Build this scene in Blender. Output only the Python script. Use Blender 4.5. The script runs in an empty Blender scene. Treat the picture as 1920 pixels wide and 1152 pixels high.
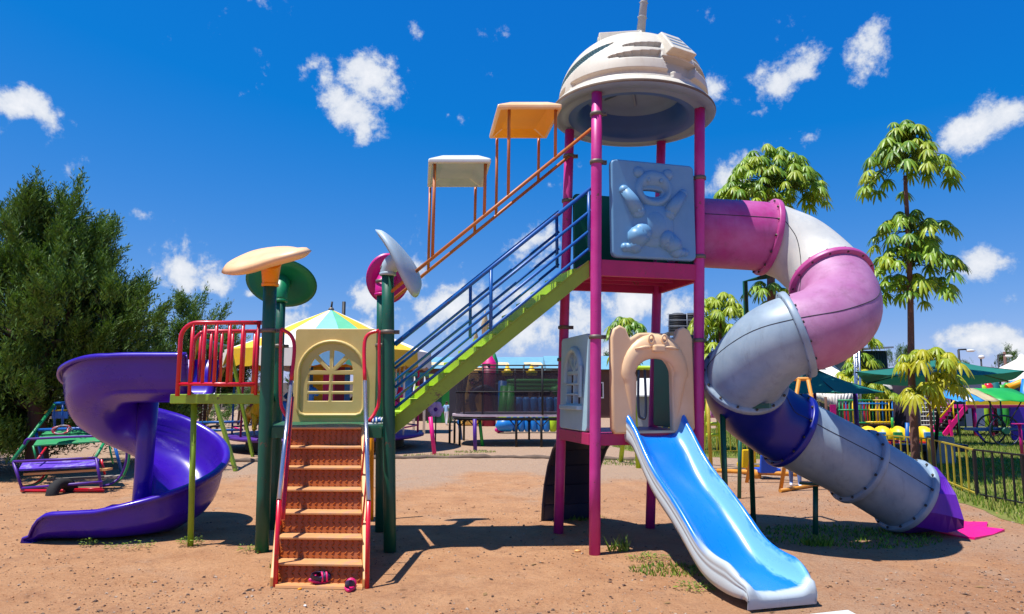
import bpy, bmesh, math, random
import numpy as np
from mathutils import Vector, Matrix

# ------------------------------------------------------------------ camera, sky, sun, exposure
SC = bpy.context.scene
COL = SC.collection
F, CAMH = 1290.0, 1.6
TH = math.atan(159 / F)
CT, ST = math.cos(TH), math.sin(TH)

cam = bpy.data.cameras.new('camera')
cam.sensor_width = 36.0
cam.lens = F * 36.0 / 1920
cam.clip_end = 3000
camo = bpy.data.objects.new('camera', cam)
camo.location = (0, 0, CAMH)
camo.rotation_euler = (math.pi / 2 + TH, 0, 0)
COL.objects.link(camo)
SC.camera = camo

SUNV = Vector((-0.33, -0.14, 1.0)).normalized()
SUN_EL = math.asin(SUNV.z)
sun = bpy.data.lights.new('sun', 'SUN')
sun.energy = 4.6
sun.angle = math.radians(0.5)
sun.color = (1.0, 0.975, 0.93)
suno = bpy.data.objects.new('sun', sun)
suno.rotation_euler = SUNV.to_track_quat('Z', 'Y').to_euler()
suno.location = (0, 0, 30)
COL.objects.link(suno)

SC.view_settings.view_transform = 'Standard'
SC.view_settings.look = 'None'
SC.view_settings.gamma = 1
SC.view_settings.use_curve_mapping = False
SC.view_settings.exposure = 0.55


def ray(px, py):
    a = (px - 960) / F
    b = (576 - py) / F
    return a, CT - b * ST, ST + b * CT


def P(px, py, Y):                      # the point of the place at depth Y that lies along a sight line
    r = ray(px, py)
    t = Y / r[1]
    return Vector((r[0] * t, Y, CAMH + r[2] * t))


def G(px, py, z=0.0):                  # the point on the ground along a sight line
    r = ray(px, py)
    t = (z - CAMH) / r[2]
    return Vector((r[0] * t, r[1] * t, z))


world = bpy.data.worlds.new('World')
SC.world = world
world.use_nodes = True
wt = world.node_tree
for n in list(wt.nodes):
    wt.nodes.remove(n)


def WN(t, **kw):
    n = wt.nodes.new(t)
    for k, v in kw.items():
        setattr(n, k, v)
    return n


def wmath(op, a, b=None, clamp=False):
    n = WN('ShaderNodeMath', operation=op, use_clamp=clamp)
    for i, v in enumerate((a, b)):
        if v is None:
            continue
        if isinstance(v, (int, float)):
            n.inputs[i].default_value = v
        else:
            wt.links.new(v, n.inputs[i])
    return n.outputs[0]


def build_world():
    L = wt.links.new
    sky = WN('ShaderNodeTexSky', sky_type='NISHITA')
    sky.sun_disc = False
    sky.sun_elevation = SUN_EL
    sky.sun_rotation = math.atan2(SUNV.x, SUNV.y)
    sky.altitude = 1600
    sky.air_density = 1.0
    sky.dust_density = 0.4
    sky.ozone_density = 3.0
    # the deep saturated blue of the photograph: a per-channel curve over the whole sky
    sr = WN('ShaderNodeSeparateColor')
    L(sky.outputs[0], sr.inputs[0])
    hs = WN('ShaderNodeCombineColor')
    L(wmath('MAXIMUM', wmath('MULTIPLY', wmath('SUBTRACT', sr.outputs[0], 1.13), 0.63), 0.03), hs.inputs[0])
    L(wmath('MULTIPLY', wmath('POWER', sr.outputs[1], 0.8), 0.75), hs.inputs[1])
    L(wmath('MULTIPLY', wmath('POWER', sr.outputs[2], 0.36), 2.72), hs.inputs[2])
    tc = WN('ShaderNodeTexCoord')
    sep = WN('ShaderNodeSeparateXYZ')
    L(tc.outputs['Generated'], sep.inputs[0])
    az = wmath('ARCTAN2', sep.outputs[0], sep.outputs[1])
    el = wmath('ARCSINE', sep.outputs[2])
    cmb = WN('ShaderNodeCombineXYZ')
    L(az, cmb.inputs[0]); L(el, cmb.inputs[1])
    nz = WN('ShaderNodeTexNoise')
    nz.inputs['Scale'].default_value = 9.0
    nz.inputs['Detail'].default_value = 7
    nz.inputs['Roughness'].default_value = 0.62
    nz.inputs['Distortion'].default_value = 0.4
    L(tc.outputs['Generated'], nz.inputs['Vector'])
    n2 = WN('ShaderNodeTexNoise')
    n2.inputs['Scale'].default_value = 26.0
    n2.inputs['Detail'].default_value = 8
    n2.inputs['Roughness'].default_value = 0.66
    L(tc.outputs['Generated'], n2.inputs['Vector'])
    # clouds: azimuth, elevation, half sizes and tilt of each bank in the sky
    clouds = [(690, 150, 95, 62, 0, 1), (650, 200, 95, 55, 25, 1.05), (680, 240, 30, 40, 0, .9), (610,150,40,50,0,.8), (60, 195, 75, 34, 12, .75), (40, 205, 40, 20, 0, .8), (1465, 155, 95, 42, -25, .72),
              (1630, 85, 42, 75, 28, .8), (1850, 225, 120, 48, -28, .85), (1895, 205, 60, 40, -25, .9), (1335, 165, 34, 34, 0, .8),
              (1390, 320, 85, 40, -35, .95), (345, 505, 62, 60, 0, .9), (405, 532, 50, 34, 0, .95), (872, 225, 44, 22, 0, .6),
              (778, 52, 22, 30, 20, .6), (690, 560, 70, 40, 0, .95), (745, 530, 60, 50, 0, .9), (850, 585, 120, 60, -10, 1),
              (960, 625, 170, 70, 0, .95), (1080, 610, 90, 90, 0, .9), (1000, 452, 75, 46, -20, .75), (1185, 565, 90, 44, -10, .85), (1280, 575, 80, 50, -10, .85),
              (1842, 492, 62, 36, -15, .9), (1828, 637, 66, 26, 0, .85), (1890, 655, 60, 30, 0, .8), (268, 404, 30, 18, 0, .6), (1515, 256, 34, 22, -20, .65), (1415, 212, 36, 14, 0, .6),
              (590, 120, 30, 40, 0, .6), (600, 620, 120, 50, 0, .85), (540, 570, 70, 22, 0, .6), (470, 550, 60, 18, 0, .6), (1000, 560, 70, 40, 0, .8), (1130, 665, 90, 40, 0, .8)]
    tot = None
    for (x, y, a, b, rot, wgt) in clouds:
        r = Vector(ray(x, y)).normalized()
        mp = WN('ShaderNodeMapping', vector_type='TEXTURE')
        mp.inputs['Location'].default_value = (math.atan2(r.x, r.y), math.asin(r.z), 0)
        mp.inputs['Rotation'].default_value = (0, 0, math.radians(-rot))
        mp.inputs['Scale'].default_value = (a / F, b / F, 1)
        L(cmb.outputs[0], mp.inputs['Vector'])
        ln = WN('ShaderNodeVectorMath', operation='LENGTH')
        L(mp.outputs[0], ln.inputs[0])
        m = wmath('MULTIPLY', wmath('SUBTRACT', 1.25, ln.outputs['Value']), wgt)
        tot = m if tot is None else wmath('MAXIMUM', tot, m)
    # the rest of the sky: scattered clouds of the same kind all round, away from the banks above
    n3 = WN('ShaderNodeTexNoise')
    n3.inputs['Scale'].default_value = 3.2
    n3.inputs['Detail'].default_value = 3
    L(tc.outputs['Generated'], n3.inputs['Vector'])
    back = wmath('MULTIPLY', wmath('SUBTRACT', wmath('ABSOLUTE', az), 0.72), 4.0, True)
    gen = wmath('MULTIPLY', wmath('SUBTRACT', wmath('MULTIPLY', n3.outputs[0], 3.0), 1.55), back)
    tot = wmath('MAXIMUM', tot, gen)
    nn = wmath('ADD', wmath('MULTIPLY', wmath('SUBTRACT', nz.outputs[0], 0.5), 3.3),
               wmath('MULTIPLY', wmath('SUBTRACT', n2.outputs[0], 0.5), 2.6))
    dens = wmath('ADD', wmath('MULTIPLY', tot, 1.35), nn)
    mr = WN('ShaderNodeMapRange', interpolation_type='SMOOTHSTEP')
    mr.inputs[1].default_value = 0.55
    mr.inputs[2].default_value = 1.30
    L(dens, mr.inputs[0])
    fac = wmath('MULTIPLY', mr.outputs[0], 0.95, True)
    ccol = WN('ShaderNodeMixRGB')
    ccol.inputs[1].default_value = (3.9, 4.4, 5.2, 1)
    ccol.inputs[2].default_value = (6.3, 6.35, 6.5, 1)
    cf = WN('ShaderNodeMapRange')
    cf.inputs[1].default_value = 0.7
    cf.inputs[2].default_value = 1.9
    L(dens, cf.inputs[0])
    L(cf.outputs[0], ccol.inputs[0])
    mix = WN('ShaderNodeMixRGB')
    L(fac, mix.inputs[0]); L(hs.outputs[0], mix.inputs[1]); L(ccol.outputs[0], mix.inputs[2])
    bg = WN('ShaderNodeBackground')
    bg.inputs['Strength'].default_value = 0.105
    L(mix.outputs[0], bg.inputs['Color'])
    out = WN('ShaderNodeOutputWorld')
    L(bg.outputs[0], out.inputs['Surface'])


build_world()

# ------------------------------------------------------------------ materials
MATS = {}


def lin(c):
    if isinstance(c, str):
        c = c.lstrip('#')
        c = [int(c[i:i + 2], 16) / 255 for i in (0, 2, 4)]
        return tuple((x / 12.92 if x <= 0.04045 else ((x + 0.055) / 1.055) ** 2.4) for x in c)
    return tuple(c)


def mat(name, col, rough=0.45, var=0.12, scale=3.0, dirt=0.0, dirtcol=(0.11, 0.06, 0.035), bump=0.0, bscale=60, metal=0.0,
        col2=None, streak=False, coat=0.0, spec=0.5, alpha=1.0, transl=0.0, chips=0.0, chipcol=(.13, .06, .035)):
    if name in MATS:
        return MATS[name]
    m = bpy.data.materials.new(name)
    MATS[name] = m
    m.use_nodes = True
    t = m.node_tree
    b = t.nodes['Principled BSDF']
    L = t.links.new
    c = lin(col)
    c2 = lin(col2) if col2 is not None else tuple(min(1, x * (1 + var)) for x in c)
    c1 = c if col2 is not None else tuple(x * (1 - var) for x in c)
    tc = t.nodes.new('ShaderNodeTexCoord')
    nz = t.nodes.new('ShaderNodeTexNoise')
    nz.inputs['Scale'].default_value = scale
    nz.inputs['Detail'].default_value = 5
    nz.inputs['Roughness'].default_value = 0.6
    L(tc.outputs['Object'], nz.inputs['Vector'])
    rp = t.nodes.new('ShaderNodeMapRange')
    rp.inputs[1].default_value = 0.3
    rp.inputs[2].default_value = 0.7
    L(nz.outputs[0], rp.inputs[0])
    mx = t.nodes.new('ShaderNodeMixRGB')
    mx.inputs[1].default_value = c1 + (1,)
    mx.inputs[2].default_value = c2 + (1,)
    L(rp.outputs[0], mx.inputs[0])
    colout = mx.outputs[0]
    if dirt > 0:
        dz = t.nodes.new('ShaderNodeTexNoise')
        dz.inputs['Scale'].default_value = 4.0
        dz.inputs['Detail'].default_value = 8
        dz.inputs['Roughness'].default_value = 0.72
        mp = t.nodes.new('ShaderNodeMapping')
        mp.inputs['Scale'].default_value = (3, 3, 0.7) if streak else (1.3, 1.3, 1.3)
        L(tc.outputs['Object'], mp.inputs[0])
        L(mp.outputs[0], dz.inputs['Vector'])
        dr = t.nodes.new('ShaderNodeMapRange')
        dr.inputs[1].default_value = 0.52
        dr.inputs[2].default_value = 0.78
        dr.inputs[4].default_value = dirt
        L(dz.outputs[0], dr.inputs[0])
        m2 = t.nodes.new('ShaderNodeMixRGB')
        m2.inputs[2].default_value = tuple(dirtcol) + (1,)
        L(dr.outputs[0], m2.inputs[0])
        L(colout, m2.inputs[1])
        colout = m2.outputs[0]
    if chips > 0:                          # chipped and rusted spots, clustered
        cz = t.nodes.new('ShaderNodeTexNoise')
        cz.inputs['Scale'].default_value = 42
        cz.inputs['Detail'].default_value = 5
        cz.inputs['Roughness'].default_value = 0.7
        L(tc.outputs['Object'], cz.inputs['Vector'])
        c3 = t.nodes.new('ShaderNodeTexNoise')
        c3.inputs['Scale'].default_value = 3.3
        c3.inputs['Detail'].default_value = 2
        L(tc.outputs['Object'], c3.inputs['Vector'])
        ad = t.nodes.new('ShaderNodeMath'); ad.operation = 'ADD'
        L(cz.outputs[0], ad.inputs[0]); L(c3.outputs[0], ad.inputs[1])
        cr = t.nodes.new('ShaderNodeMapRange')
        cr.inputs[1].default_value = 1.32 - chips
        cr.inputs[2].default_value = 1.36 - chips
        cr.inputs[4].default_value = 0.9
        L(ad.outputs[0], cr.inputs[0])
        m3 = t.nodes.new('ShaderNodeMixRGB')
        m3.inputs[2].default_value = tuple(chipcol) + (1,)
        L(cr.outputs[0], m3.inputs[0])
        L(colout, m3.inputs[1])
        colout = m3.outputs[0]
    L(colout, b.inputs['Base Color'])
    rr = t.nodes.new('ShaderNodeMapRange')
    rr.inputs[3].default_value = max(0.02, rough - 0.08)
    rr.inputs[4].default_value = min(1, rough + 0.12)
    L(nz.outputs[0], rr.inputs[0])
    L(rr.outputs[0], b.inputs['Roughness'])
    b.inputs['Metallic'].default_value = metal
    b.inputs['Specular IOR Level'].default_value = spec
    if coat:
        b.inputs['Coat Weight'].default_value = coat
        b.inputs['Coat Roughness'].default_value = 0.15
    if alpha < 1:
        b.inputs['Alpha'].default_value = alpha
    if bump > 0:
        bz = t.nodes.new('ShaderNodeTexNoise')
        bz.inputs['Scale'].default_value = bscale
        bz.inputs['Detail'].default_value = 4
        L(tc.outputs['Object'], bz.inputs['Vector'])
        bp = t.nodes.new('ShaderNodeBump')
        bp.inputs['Strength'].default_value = bump
        bp.inputs['Distance'].default_value = 0.01
        L(bz.outputs[0], bp.inputs['Height'])
        L(bp.outputs[0], b.inputs['Normal'])
    if transl > 0:
        tr = t.nodes.new('ShaderNodeBsdfTranslucent')
        L(colout, tr.inputs['Color'])
        ms = t.nodes.new('ShaderNodeMixShader')
        ms.inputs[0].default_value = transl
        L(b.outputs[0], ms.inputs[1])
        L(tr.outputs[0], ms.inputs[2])
        L(ms.outputs[0], t.nodes['Material Output'].inputs['Surface'])
    return m


def M(key):
    D = dict(
        pink=dict(chips=0.11, col='#b81a78', rough=.42, var=.10, dirt=.22, dirtcol=(.25, .09, .12), streak=True, bump=.05, bscale=40, col2='#c83c90'),
        pinkbeam=dict(chips=0.12, col='#b3205f', rough=.5, dirt=.35, dirtcol=(.16, .03, .05), bump=.08),
        green_post=dict(chips=0.11, col='#0a5540', rough=.42, var=.18, dirt=.3, dirtcol=(.05, .10, .05), streak=True, bump=.05),
        green_panel=dict(col='#06694c', rough=.4, var=.15, dirt=.12),
        green_beam=dict(chips=0.12, col='#1b5a3c', rough=.5, dirt=.3),
        petal_green=dict(col='#0a7d4d', rough=.38, var=.1),
        petal_pink=dict(col='#c4087c', rough=.38, var=.08),
        petal_peach=dict(col='#e9b47c', rough=.42, var=.06, dirt=.1, col2='#f0c898'),
        orange=dict(col='#e8920c', rough=.4, var=.1),
        petal_grey=dict(col='#8fa9b8', rough=.42, var=.08, dirt=.15, dirtcol=(.2, .18, .15), col2='#b4c4cc'),
        clamp=dict(col='#6d655c', rough=.5, var=.2, metal=.35, dirt=.5, dirtcol=(.16, .09, .05)),
        recess_shade_pale=dict(col='#b8b6aa', rough=.55, var=.1, dirt=.3, dirtcol=(.25, .23, .2)),
        roofcream=dict(col='#c8c0ac', rough=.5, var=.06, dirt=.42, dirtcol=(.38, .25, .15), streak=True, col2='#d4cdbc'),
        recess_shade=dict(col='#6f9ba4', rough=.5, var=.1, dirt=.3, dirtcol=(.2, .2, .2)),
        bowlblue=dict(col='#24559c', rough=.5, var=.12),
        bowlgrey=dict(col='#6f8eb0', rough=.55, var=.08),
        roofgrey=dict(col='#7288a0', rough=.55, var=.10, dirt=.2, dirtcol=(.2, .2, .2)),
        rimrust=dict(col='#6b5a48', rough=.7, var=.3, dirt=.8, dirtcol=(.13, .06, .03), scale=9),
        spire=dict(col='#a3a8a8', rough=.5, var=.1),
        steelblue=dict(col='#5f93b8', rough=.42, var=.06, dirt=.16, dirtcol=(.16, .2, .25), streak=True, col2='#6e9dc0'),
        panelblue=dict(col='#90b6c8', rough=.42, var=.06, dirt=.16, dirtcol=(.3, .28, .22), streak=True, col2='#a6c6d2'),
        archcream=dict(col='#e0b98c', rough=.42, var=.05, dirt=.13, dirtcol=(.4, .22, .1), col2='#e8c69c'),
        windowcream=dict(col='#d3b56c', rough=.45, var=.05, dirt=.15, dirtcol=(.35, .22, .08), col2='#dcc07c'),
        navy=dict(col='#16243f', rough=.45, var=.15, dirt=.2),
        tubemag=dict(col='#ac2476', rough=.40, var=.12, dirt=.5, dirtcol=(.20, .05, .11), streak=True, col2='#b8629c'),
        tubepink=dict(col='#a25e8c', rough=.48, var=.12, dirt=.7, dirtcol=(.20, .07, .12), streak=False, col2='#b482a6'),
        tubewhite=dict(col='#b4b6b2', rough=.48, var=.06, dirt=.4, dirtcol=(.28, .29, .31), streak=True, col2='#cbc9be'),
        tubegrey=dict(col='#7b8fa2', rough=.42, var=.08, dirt=.5, dirtcol=(.11, .12, .15), streak=True, col2='#96a8b4'),
        tubeblue=dict(col='#101a86', rough=.32, var=.12, dirt=.15, dirtcol=(.05, .02, .1)),
        seam=dict(col='#2b2b30', rough=.7),
        bolt=dict(col='#4a4642', rough=.5, metal=.5, dirt=.5),
        exitpurple=dict(col='#5a1a9c', rough=.38, var=.12, dirt=.25, dirtcol=(.14, .02, .12)),
        exitpink=dict(col='#c80a78', rough=.42, var=.1, dirt=.2, dirtcol=(.2, .02, .1)),
        hotpink=dict(col='#f0067c', rough=.45, var=.08),
        purple=dict(col='#34109a', rough=.27, var=.10, dirt=.22, dirtcol=(.16, .08, .22), coat=.12, col2='#3e14a6'),
        lime=dict(chips=0.14, col='#8aa82c', rough=.45, var=.1, dirt=.35, dirtcol=(.12, .09, .03), streak=False),
        limebright=dict(chips=0.1, col='#a6c81c', rough=.45, var=.1, dirt=.25, dirtcol=(.2, .15, .05)),
        red=dict(chips=0.12, col='#d0122c', rough=.32, var=.1, dirt=.1, coat=.2),
        chrome=dict(col='#b8bcc8', rough=.25, metal=.85, dirt=.2),
        bridgeblue=dict(chips=0.13, col='#0f5aa6', rough=.38, var=.12, dirt=.2, dirtcol=(.03, .07, .15)),
        orangerail=dict(chips=0.12, col='#b86a2c', rough=.45, var=.12, dirt=.3, dirtcol=(.2, .06, .03)),
        canopywhite=dict(col='#c6ccc8', rough=.5, var=.06, dirt=.25, dirtcol=(.3, .2, .12)),
        canopyorange=dict(col='#f2a000', rough=.45, var=.06, dirt=.12, dirtcol=(.4, .15, .02)),
        stairorange=dict(chips=.05, chipcol=(.3, .27, .25), col='#98450a', rough=.48, var=.12, dirt=.2, dirtcol=(.30, .24, .2), col2='#ac5810'),
        treadworn=dict(col='#c48a5c', rough=.5, var=.15, dirt=.8, dirtcol=(.33, .24, .22), scale=7, col2='#d49a5c'),
        stringerwood=dict(col='#d8a05a', rough=.5, var=.12, dirt=.45, dirtcol=(.35, .25, .25), scale=6),
        tyre=dict(col='#1c1a1a', rough=.85, bump=.4, bscale=30),
        black=dict(col='#121214', rough=.6, var=.2),
        bark=dict(col='#5a4032', rough=.85, var=.25, bump=.5, bscale=25),
        barkpink=dict(col='#6a4a40', rough=.85, var=.25, bump=.4, bscale=25),
        white=dict(col='#dcd8d0', rough=.6, var=.06, dirt=.12),
        tentwhite=dict(col='#e8e0d4', rough=.7, var=.04, dirt=.12),
        umbgreen=dict(col='#117062', rough=.75, var=.08, bump=.1, transl=.12),
        skin=dict(col='#6b4330', rough=.55),
        yellow=dict(col='#f0c400', rough=.4, var=.08),
        blue=dict(col='#0c50c4', rough=.4, var=.1),
        skyblue=dict(col='#2f86c8', rough=.45, var=.1),
        grn=dict(col='#1f9a3a', rough=.45, var=.1),
        teal=dict(col='#13686a', rough=.5, var=.1),
        fenceyellow=dict(chips=0.14, col='#b09a28', rough=.5, var=.2, dirt=.4, dirtcol=(.15, .1, .03)),
        fenceblack=dict(col='#181214', rough=.5, var=.2),
        grey=dict(col='#8a9098', rough=.55, var=.1),
        brown=dict(col='#6a4228', rough=.6),
        concrete=dict(col='#8c8278', rough=.85, var=.15, dirt=.3, bump=.3),
        purpleframe=dict(chips=0.1, col='#4a1a86', rough=.45, var=.15, dirt=.25),
        seatworn=dict(col='#5a30b0', rough=.55, dirt=.95, dirtcol=(.55, .55, .62), scale=8),
        greenframe=dict(chips=0.1, col='#128a4e', rough=.45, var=.12, dirt=.25),
        wallbrown=dict(col='#5a3e34', rough=.85, var=.12),
        maroon=dict(col='#8a1440', rough=.5, var=.1),
        roofblue=dict(col='#6d9fb2', rough=.5, var=.08, dirt=.15),
        castle=dict(col='#d8a850', rough=.5, var=.08),
        inflgreen=dict(col='#3aa03a', rough=.4, var=.1),
        inflblue=dict(col='#1878c8', rough=.4, var=.08),
        magenta=dict(col='#e0107c', rough=.45, var=.08),
    )
    if key in MATS:
        return MATS[key]
    return mat(key, **D[key])


# ------------------------------------------------------------------ mesh builder and scene helpers
W = {}                                   # world position of every object made here


def V(*a):
    return Vector(a if len(a) > 1 else a[0])


class MB:
    def __init__(s):
        s.v = []; s.f = []; s.m = []; s.s = []; s.mats = []; s.uv = None

    def mi(s, m):
        if isinstance(m, str):
            m = M(m)
        if m not in s.mats:
            s.mats.append(m)
        return s.mats.index(m)

    def poly(s, vs, faces, m, smooth=False):
        o = len(s.v)
        s.v.extend([tuple(x) for x in vs])
        k = s.mi(m)
        for f in faces:
            s.f.append(tuple(o + i for i in f)); s.m.append(k); s.s.append(smooth)
        return s

    def box(s, c, size, m, rot=None):
        hx, hy, hz = size[0] / 2, size[1] / 2, size[2] / 2
        vs = [V(x * hx, y * hy, z * hz) for z in (-1, 1) for y in (-1, 1) for x in (-1, 1)]
        if rot is not None:
            vs = [rot @ v for v in vs]
        vs = [v + V(c) for v in vs]
        return s.poly(vs, [(0, 2, 3, 1), (4, 5, 7, 6), (0, 1, 5, 4), (2, 6, 7, 3), (0, 4, 6, 2), (1, 3, 7, 5)], m)

    def hexa(s, b, t, m):                # bottom quad and top quad, same order (counter-clockwise from above)
        return s.poly(list(b) + list(t), [(3, 2, 1, 0), (4, 5, 6, 7), (0, 1, 5, 4), (1, 2, 6, 5), (2, 3, 7, 6), (3, 0, 4, 7)], m)

    def bar(s, a, b, w, h, m, up=(0, 0, 1)):   # rectangular bar from a to b
        a, b = V(a), V(b)
        d = (b - a).normalized()
        u = V(up)
        x = d.cross(u)
        if x.length < 1e-4:
            x = d.cross(V(0, 1, 0))
        x.normalize()
        y = x.cross(d).normalized()
        q = lambda p: [p - x * w / 2 - y * h / 2, p + x * w / 2 - y * h / 2, p + x * w / 2 + y * h / 2, p - x * w / 2 + y * h / 2]
        return s.poly(q(a) + q(b), [(0, 1, 2, 3), (7, 6, 5, 4), (4, 5, 1, 0), (5, 6, 2, 1), (6, 7, 3, 2), (7, 4, 0, 3)], m)

    def tube(s, pts, r, m, seg=10, cap=True, closed=False, sq=1.0):
        pts = [V(p) for p in pts]
        n = len(pts)
        rs = r if isinstance(r, (list, tuple)) else [r] * n
        tang = []
        for i in range(n):
            a = pts[(i - 1) % n] if (closed or i > 0) else pts[i]
            b = pts[(i + 1) % n] if (closed or i < n - 1) else pts[i]
            tang.append((b - a).normalized())
        t0 = tang[0]
        u = t0.cross(V(0, 0, 1))
        if u.length < 1e-3:
            u = t0.cross(V(0, 1, 0))
        u.normalize()
        vs = []
        for i in range(n):
            t = tang[i]
            u = (u - t * u.dot(t)).normalized()
            w = t.cross(u)
            for k in range(seg):
                a = 2 * math.pi * k / seg
                vs.append(pts[i] + (u * math.cos(a) + w * math.sin(a) * sq) * rs[i])
        fs = []
        for i in range(n if closed else n - 1):
            j = (i + 1) % n
            for k in range(seg):
                k2 = (k + 1) % seg
                fs.append((i * seg + k, i * seg + k2, j * seg + k2, j * seg + k))
        s.poly(vs, fs, m, True)
        if cap and not closed:
            o = len(s.v) - len(vs)
            k = s.mi(m)
            s.f.append(tuple(o + i for i in range(seg))[::-1]); s.m.append(k); s.s.append(False)
            s.f.append(tuple(o + (n - 1) * seg + i for i in range(seg))); s.m.append(k); s.s.append(False)
        return s

    def sweep(s, pts, prof, frames, m, closed_prof=True, smooth=True, cap=False, mfun=None):
        # prof: list (or function of i) of (a,b); frames: list of (ua,ub)
        n = len(pts)
        rows = []
        for i in range(n):
            pr = prof(i) if callable(prof) else prof
            ua, ub = frames[i]
            rows.append([pts[i] + ua * a + ub * b for a, b in pr])
        k = len(rows[0])
        vs = [p for r_ in rows for p in r_]
        o = len(s.v)
        s.v.extend([tuple(x) for x in vs])
        for i in range(n - 1):
            for j in range(k if closed_prof else k - 1):
                j2 = (j + 1) % k
                s.f.append((o + i * k + j, o + i * k + j2, o + (i + 1) * k + j2, o + (i + 1) * k + j))
                s.m.append(s.mi(mfun(i, j) if mfun else m)); s.s.append(smooth)
        if cap:
            s.f.append(tuple(o + j for j in range(k))[::-1]); s.m.append(s.mi(m)); s.s.append(False)
            s.f.append(tuple(o + (n - 1) * k + j for j in range(k))); s.m.append(s.mi(m)); s.s.append(False)
        return s

    def lathe(s, c, prof, m, seg=32, axis=(0, 0, 1), mfun=None, smooth=True, a0=0.0, a1=2 * math.pi):
        c = V(c); ax = V(axis).normalized()
        u = ax.cross(V(0, 1, 0))
        if u.length < 1e-3:
            u = V(1, 0, 0)
        u.normalize(); w = ax.cross(u)
        full = abs(a1 - a0 - 2 * math.pi) < 1e-6
        ns = seg if full else seg + 1
        o = len(s.v)
        for (r, z) in prof:
            for k in range(ns):
                a = a0 + (a1 - a0) * k / seg
                s.v.append(tuple(c + ax * z + (u * math.cos(a) + w * math.sin(a)) * r))
        for i in range(len(prof) - 1):
            for k in range(seg):
                k2 = (k + 1) % ns
                s.f.append((o + i * ns + k, o + i * ns + k2, o + (i + 1) * ns + k2, o + (i + 1) * ns + k))
                s.m.append(s.mi(mfun(i, k) if mfun else m)); s.s.append(smooth)
        return s

    def ball(s, c, r, m, seg=14, rings=8, fr=None):
        rx, ry, rz = (r, r, r) if isinstance(r, (int, float)) else r
        c = V(c)
        vs = []
        for i in range(rings + 1):
            t = math.pi * i / rings
            for k in range(seg):
                a = 2 * math.pi * k / seg
                q = V(rx * math.sin(t) * math.cos(a), ry * math.sin(t) * math.sin(a), rz * math.cos(t))
                vs.append(c + (fr @ q if fr is not None else q))
        fs = []
        for i in range(rings):
            for k in range(seg):
                k2 = (k + 1) % seg
                fs.append((i * seg + k, (i + 1) * seg + k, (i + 1) * seg + k2, i * seg + k2))
        return s.poly(vs, fs, m, True)

    def build(s, name, parent=None, bevel=0.0, origin=None, weld=False, local=False, flat=None, bseg=2):
        me = bpy.data.meshes.new(name)
        arr = np.array(s.v, dtype=np.float64).reshape(-1, 3)
        if origin is None:
            lo, hi = arr.min(0), arr.max(0)
            org = Vector(((lo[0] + hi[0]) / 2, (lo[1] + hi[1]) / 2, lo[2]))
        else:
            org = V(origin)
        if local:
            org = V(0, 0, 0)
        arr = arr - np.array(org)
        me.from_pydata(arr.tolist(), [], s.f)
        for m in s.mats:
            me.materials.append(m)
        me.polygons.foreach_set('material_index', s.m)
        me.polygons.foreach_set('use_smooth', s.s)
        if bevel > 0 or weld:
            bm = bmesh.new()
            bm.from_mesh(me)
            if weld:
                bmesh.ops.remove_doubles(bm, verts=bm.verts, dist=1e-5)
                bmesh.ops.dissolve_degenerate(bm, dist=1e-6, edges=bm.edges)
            if bevel > 0:
                bm.normal_update()
                ed = [e for e in bm.edges if len(e.link_faces) == 2 and e.calc_face_angle(0) > 0.6]
                bmesh.ops.bevel(bm, geom=ed, offset=bevel, segments=bseg, affect='EDGES', profile=0.5, clamp_overlap=True)
            bm.to_mesh(me)
            bm.free()
        me.update()
        o = bpy.data.objects.new(name, me)
        COL.objects.link(o)
        W[o.name] = org if not local or parent is None else W[parent.name].copy()
        if parent is not None:
            o.parent = parent
            o.location = V(0, 0, 0) if local else org - W[parent.name]
        else:
            o.location = org
        return o


def big_mesh(name, verts, faces, mats, midx=None, smooth=False, parent=None, origin=None):
    """fast numpy mesh: faces all of one size"""
    me = bpy.data.meshes.new(name)
    org = np.array(origin if origin is not None else (0, 0, 0), float)
    verts = np.asarray(verts, np.float32) - org.astype(np.float32)
    faces = np.asarray(faces, np.int32)
    nv, nf, k = len(verts), len(faces), faces.shape[1]
    me.vertices.add(nv)
    me.vertices.foreach_set('co', verts.ravel())
    me.loops.add(nf * k)
    me.loops.foreach_set('vertex_index', faces.ravel())
    me.polygons.add(nf)
    me.polygons.foreach_set('loop_start', np.arange(0, nf * k, k, dtype=np.int32))
    for m in mats:
        me.materials.append(m if not isinstance(m, str) else M(m))
    if midx is not None:
        me.polygons.foreach_set('material_index', np.asarray(midx, np.int32))
    me.polygons.foreach_set('use_smooth', np.full(nf, smooth))
    me.update(calc_edges=True)
    o = bpy.data.objects.new(name, me)
    COL.objects.link(o)
    W[o.name] = Vector(org)
    o.location = Vector(org)
    if parent is not None:
        o.parent = parent
        o.location = Vector(org) - W[parent.name]
    return o


def tag(o, label, cat, group=None, kind=None):
    o['label'] = label
    o['category'] = cat
    if group:
        o['group'] = group
    if kind:
        o['kind'] = kind
    return o


def lab(o, label):
    o['label'] = label
    return o


def thing(name, loc, label, cat, group=None):
    o = bpy.data.objects.new(name, None)
    o.empty_display_size = 0.2
    o.location = V(loc)
    COL.objects.link(o)
    W[o.name] = V(loc)
    return tag(o, label, cat, group)


def dup(root, loc, label=None, rotz=0.0, group=None, scale=None):
    r = root.copy()
    COL.objects.link(r)
    r.location = V(loc)
    r.rotation_euler = (0, 0, rotz)
    if scale:
        r.scale = (scale,) * 3
    if label:
        r['label'] = label
    if group:
        r['group'] = group
    W[r.name] = V(loc)
    for ch in list(root.children):
        c = ch.copy(); COL.objects.link(c); c.parent = r
        for g in list(ch.children):
            d = g.copy(); COL.objects.link(d); d.parent = c
    return r


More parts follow.
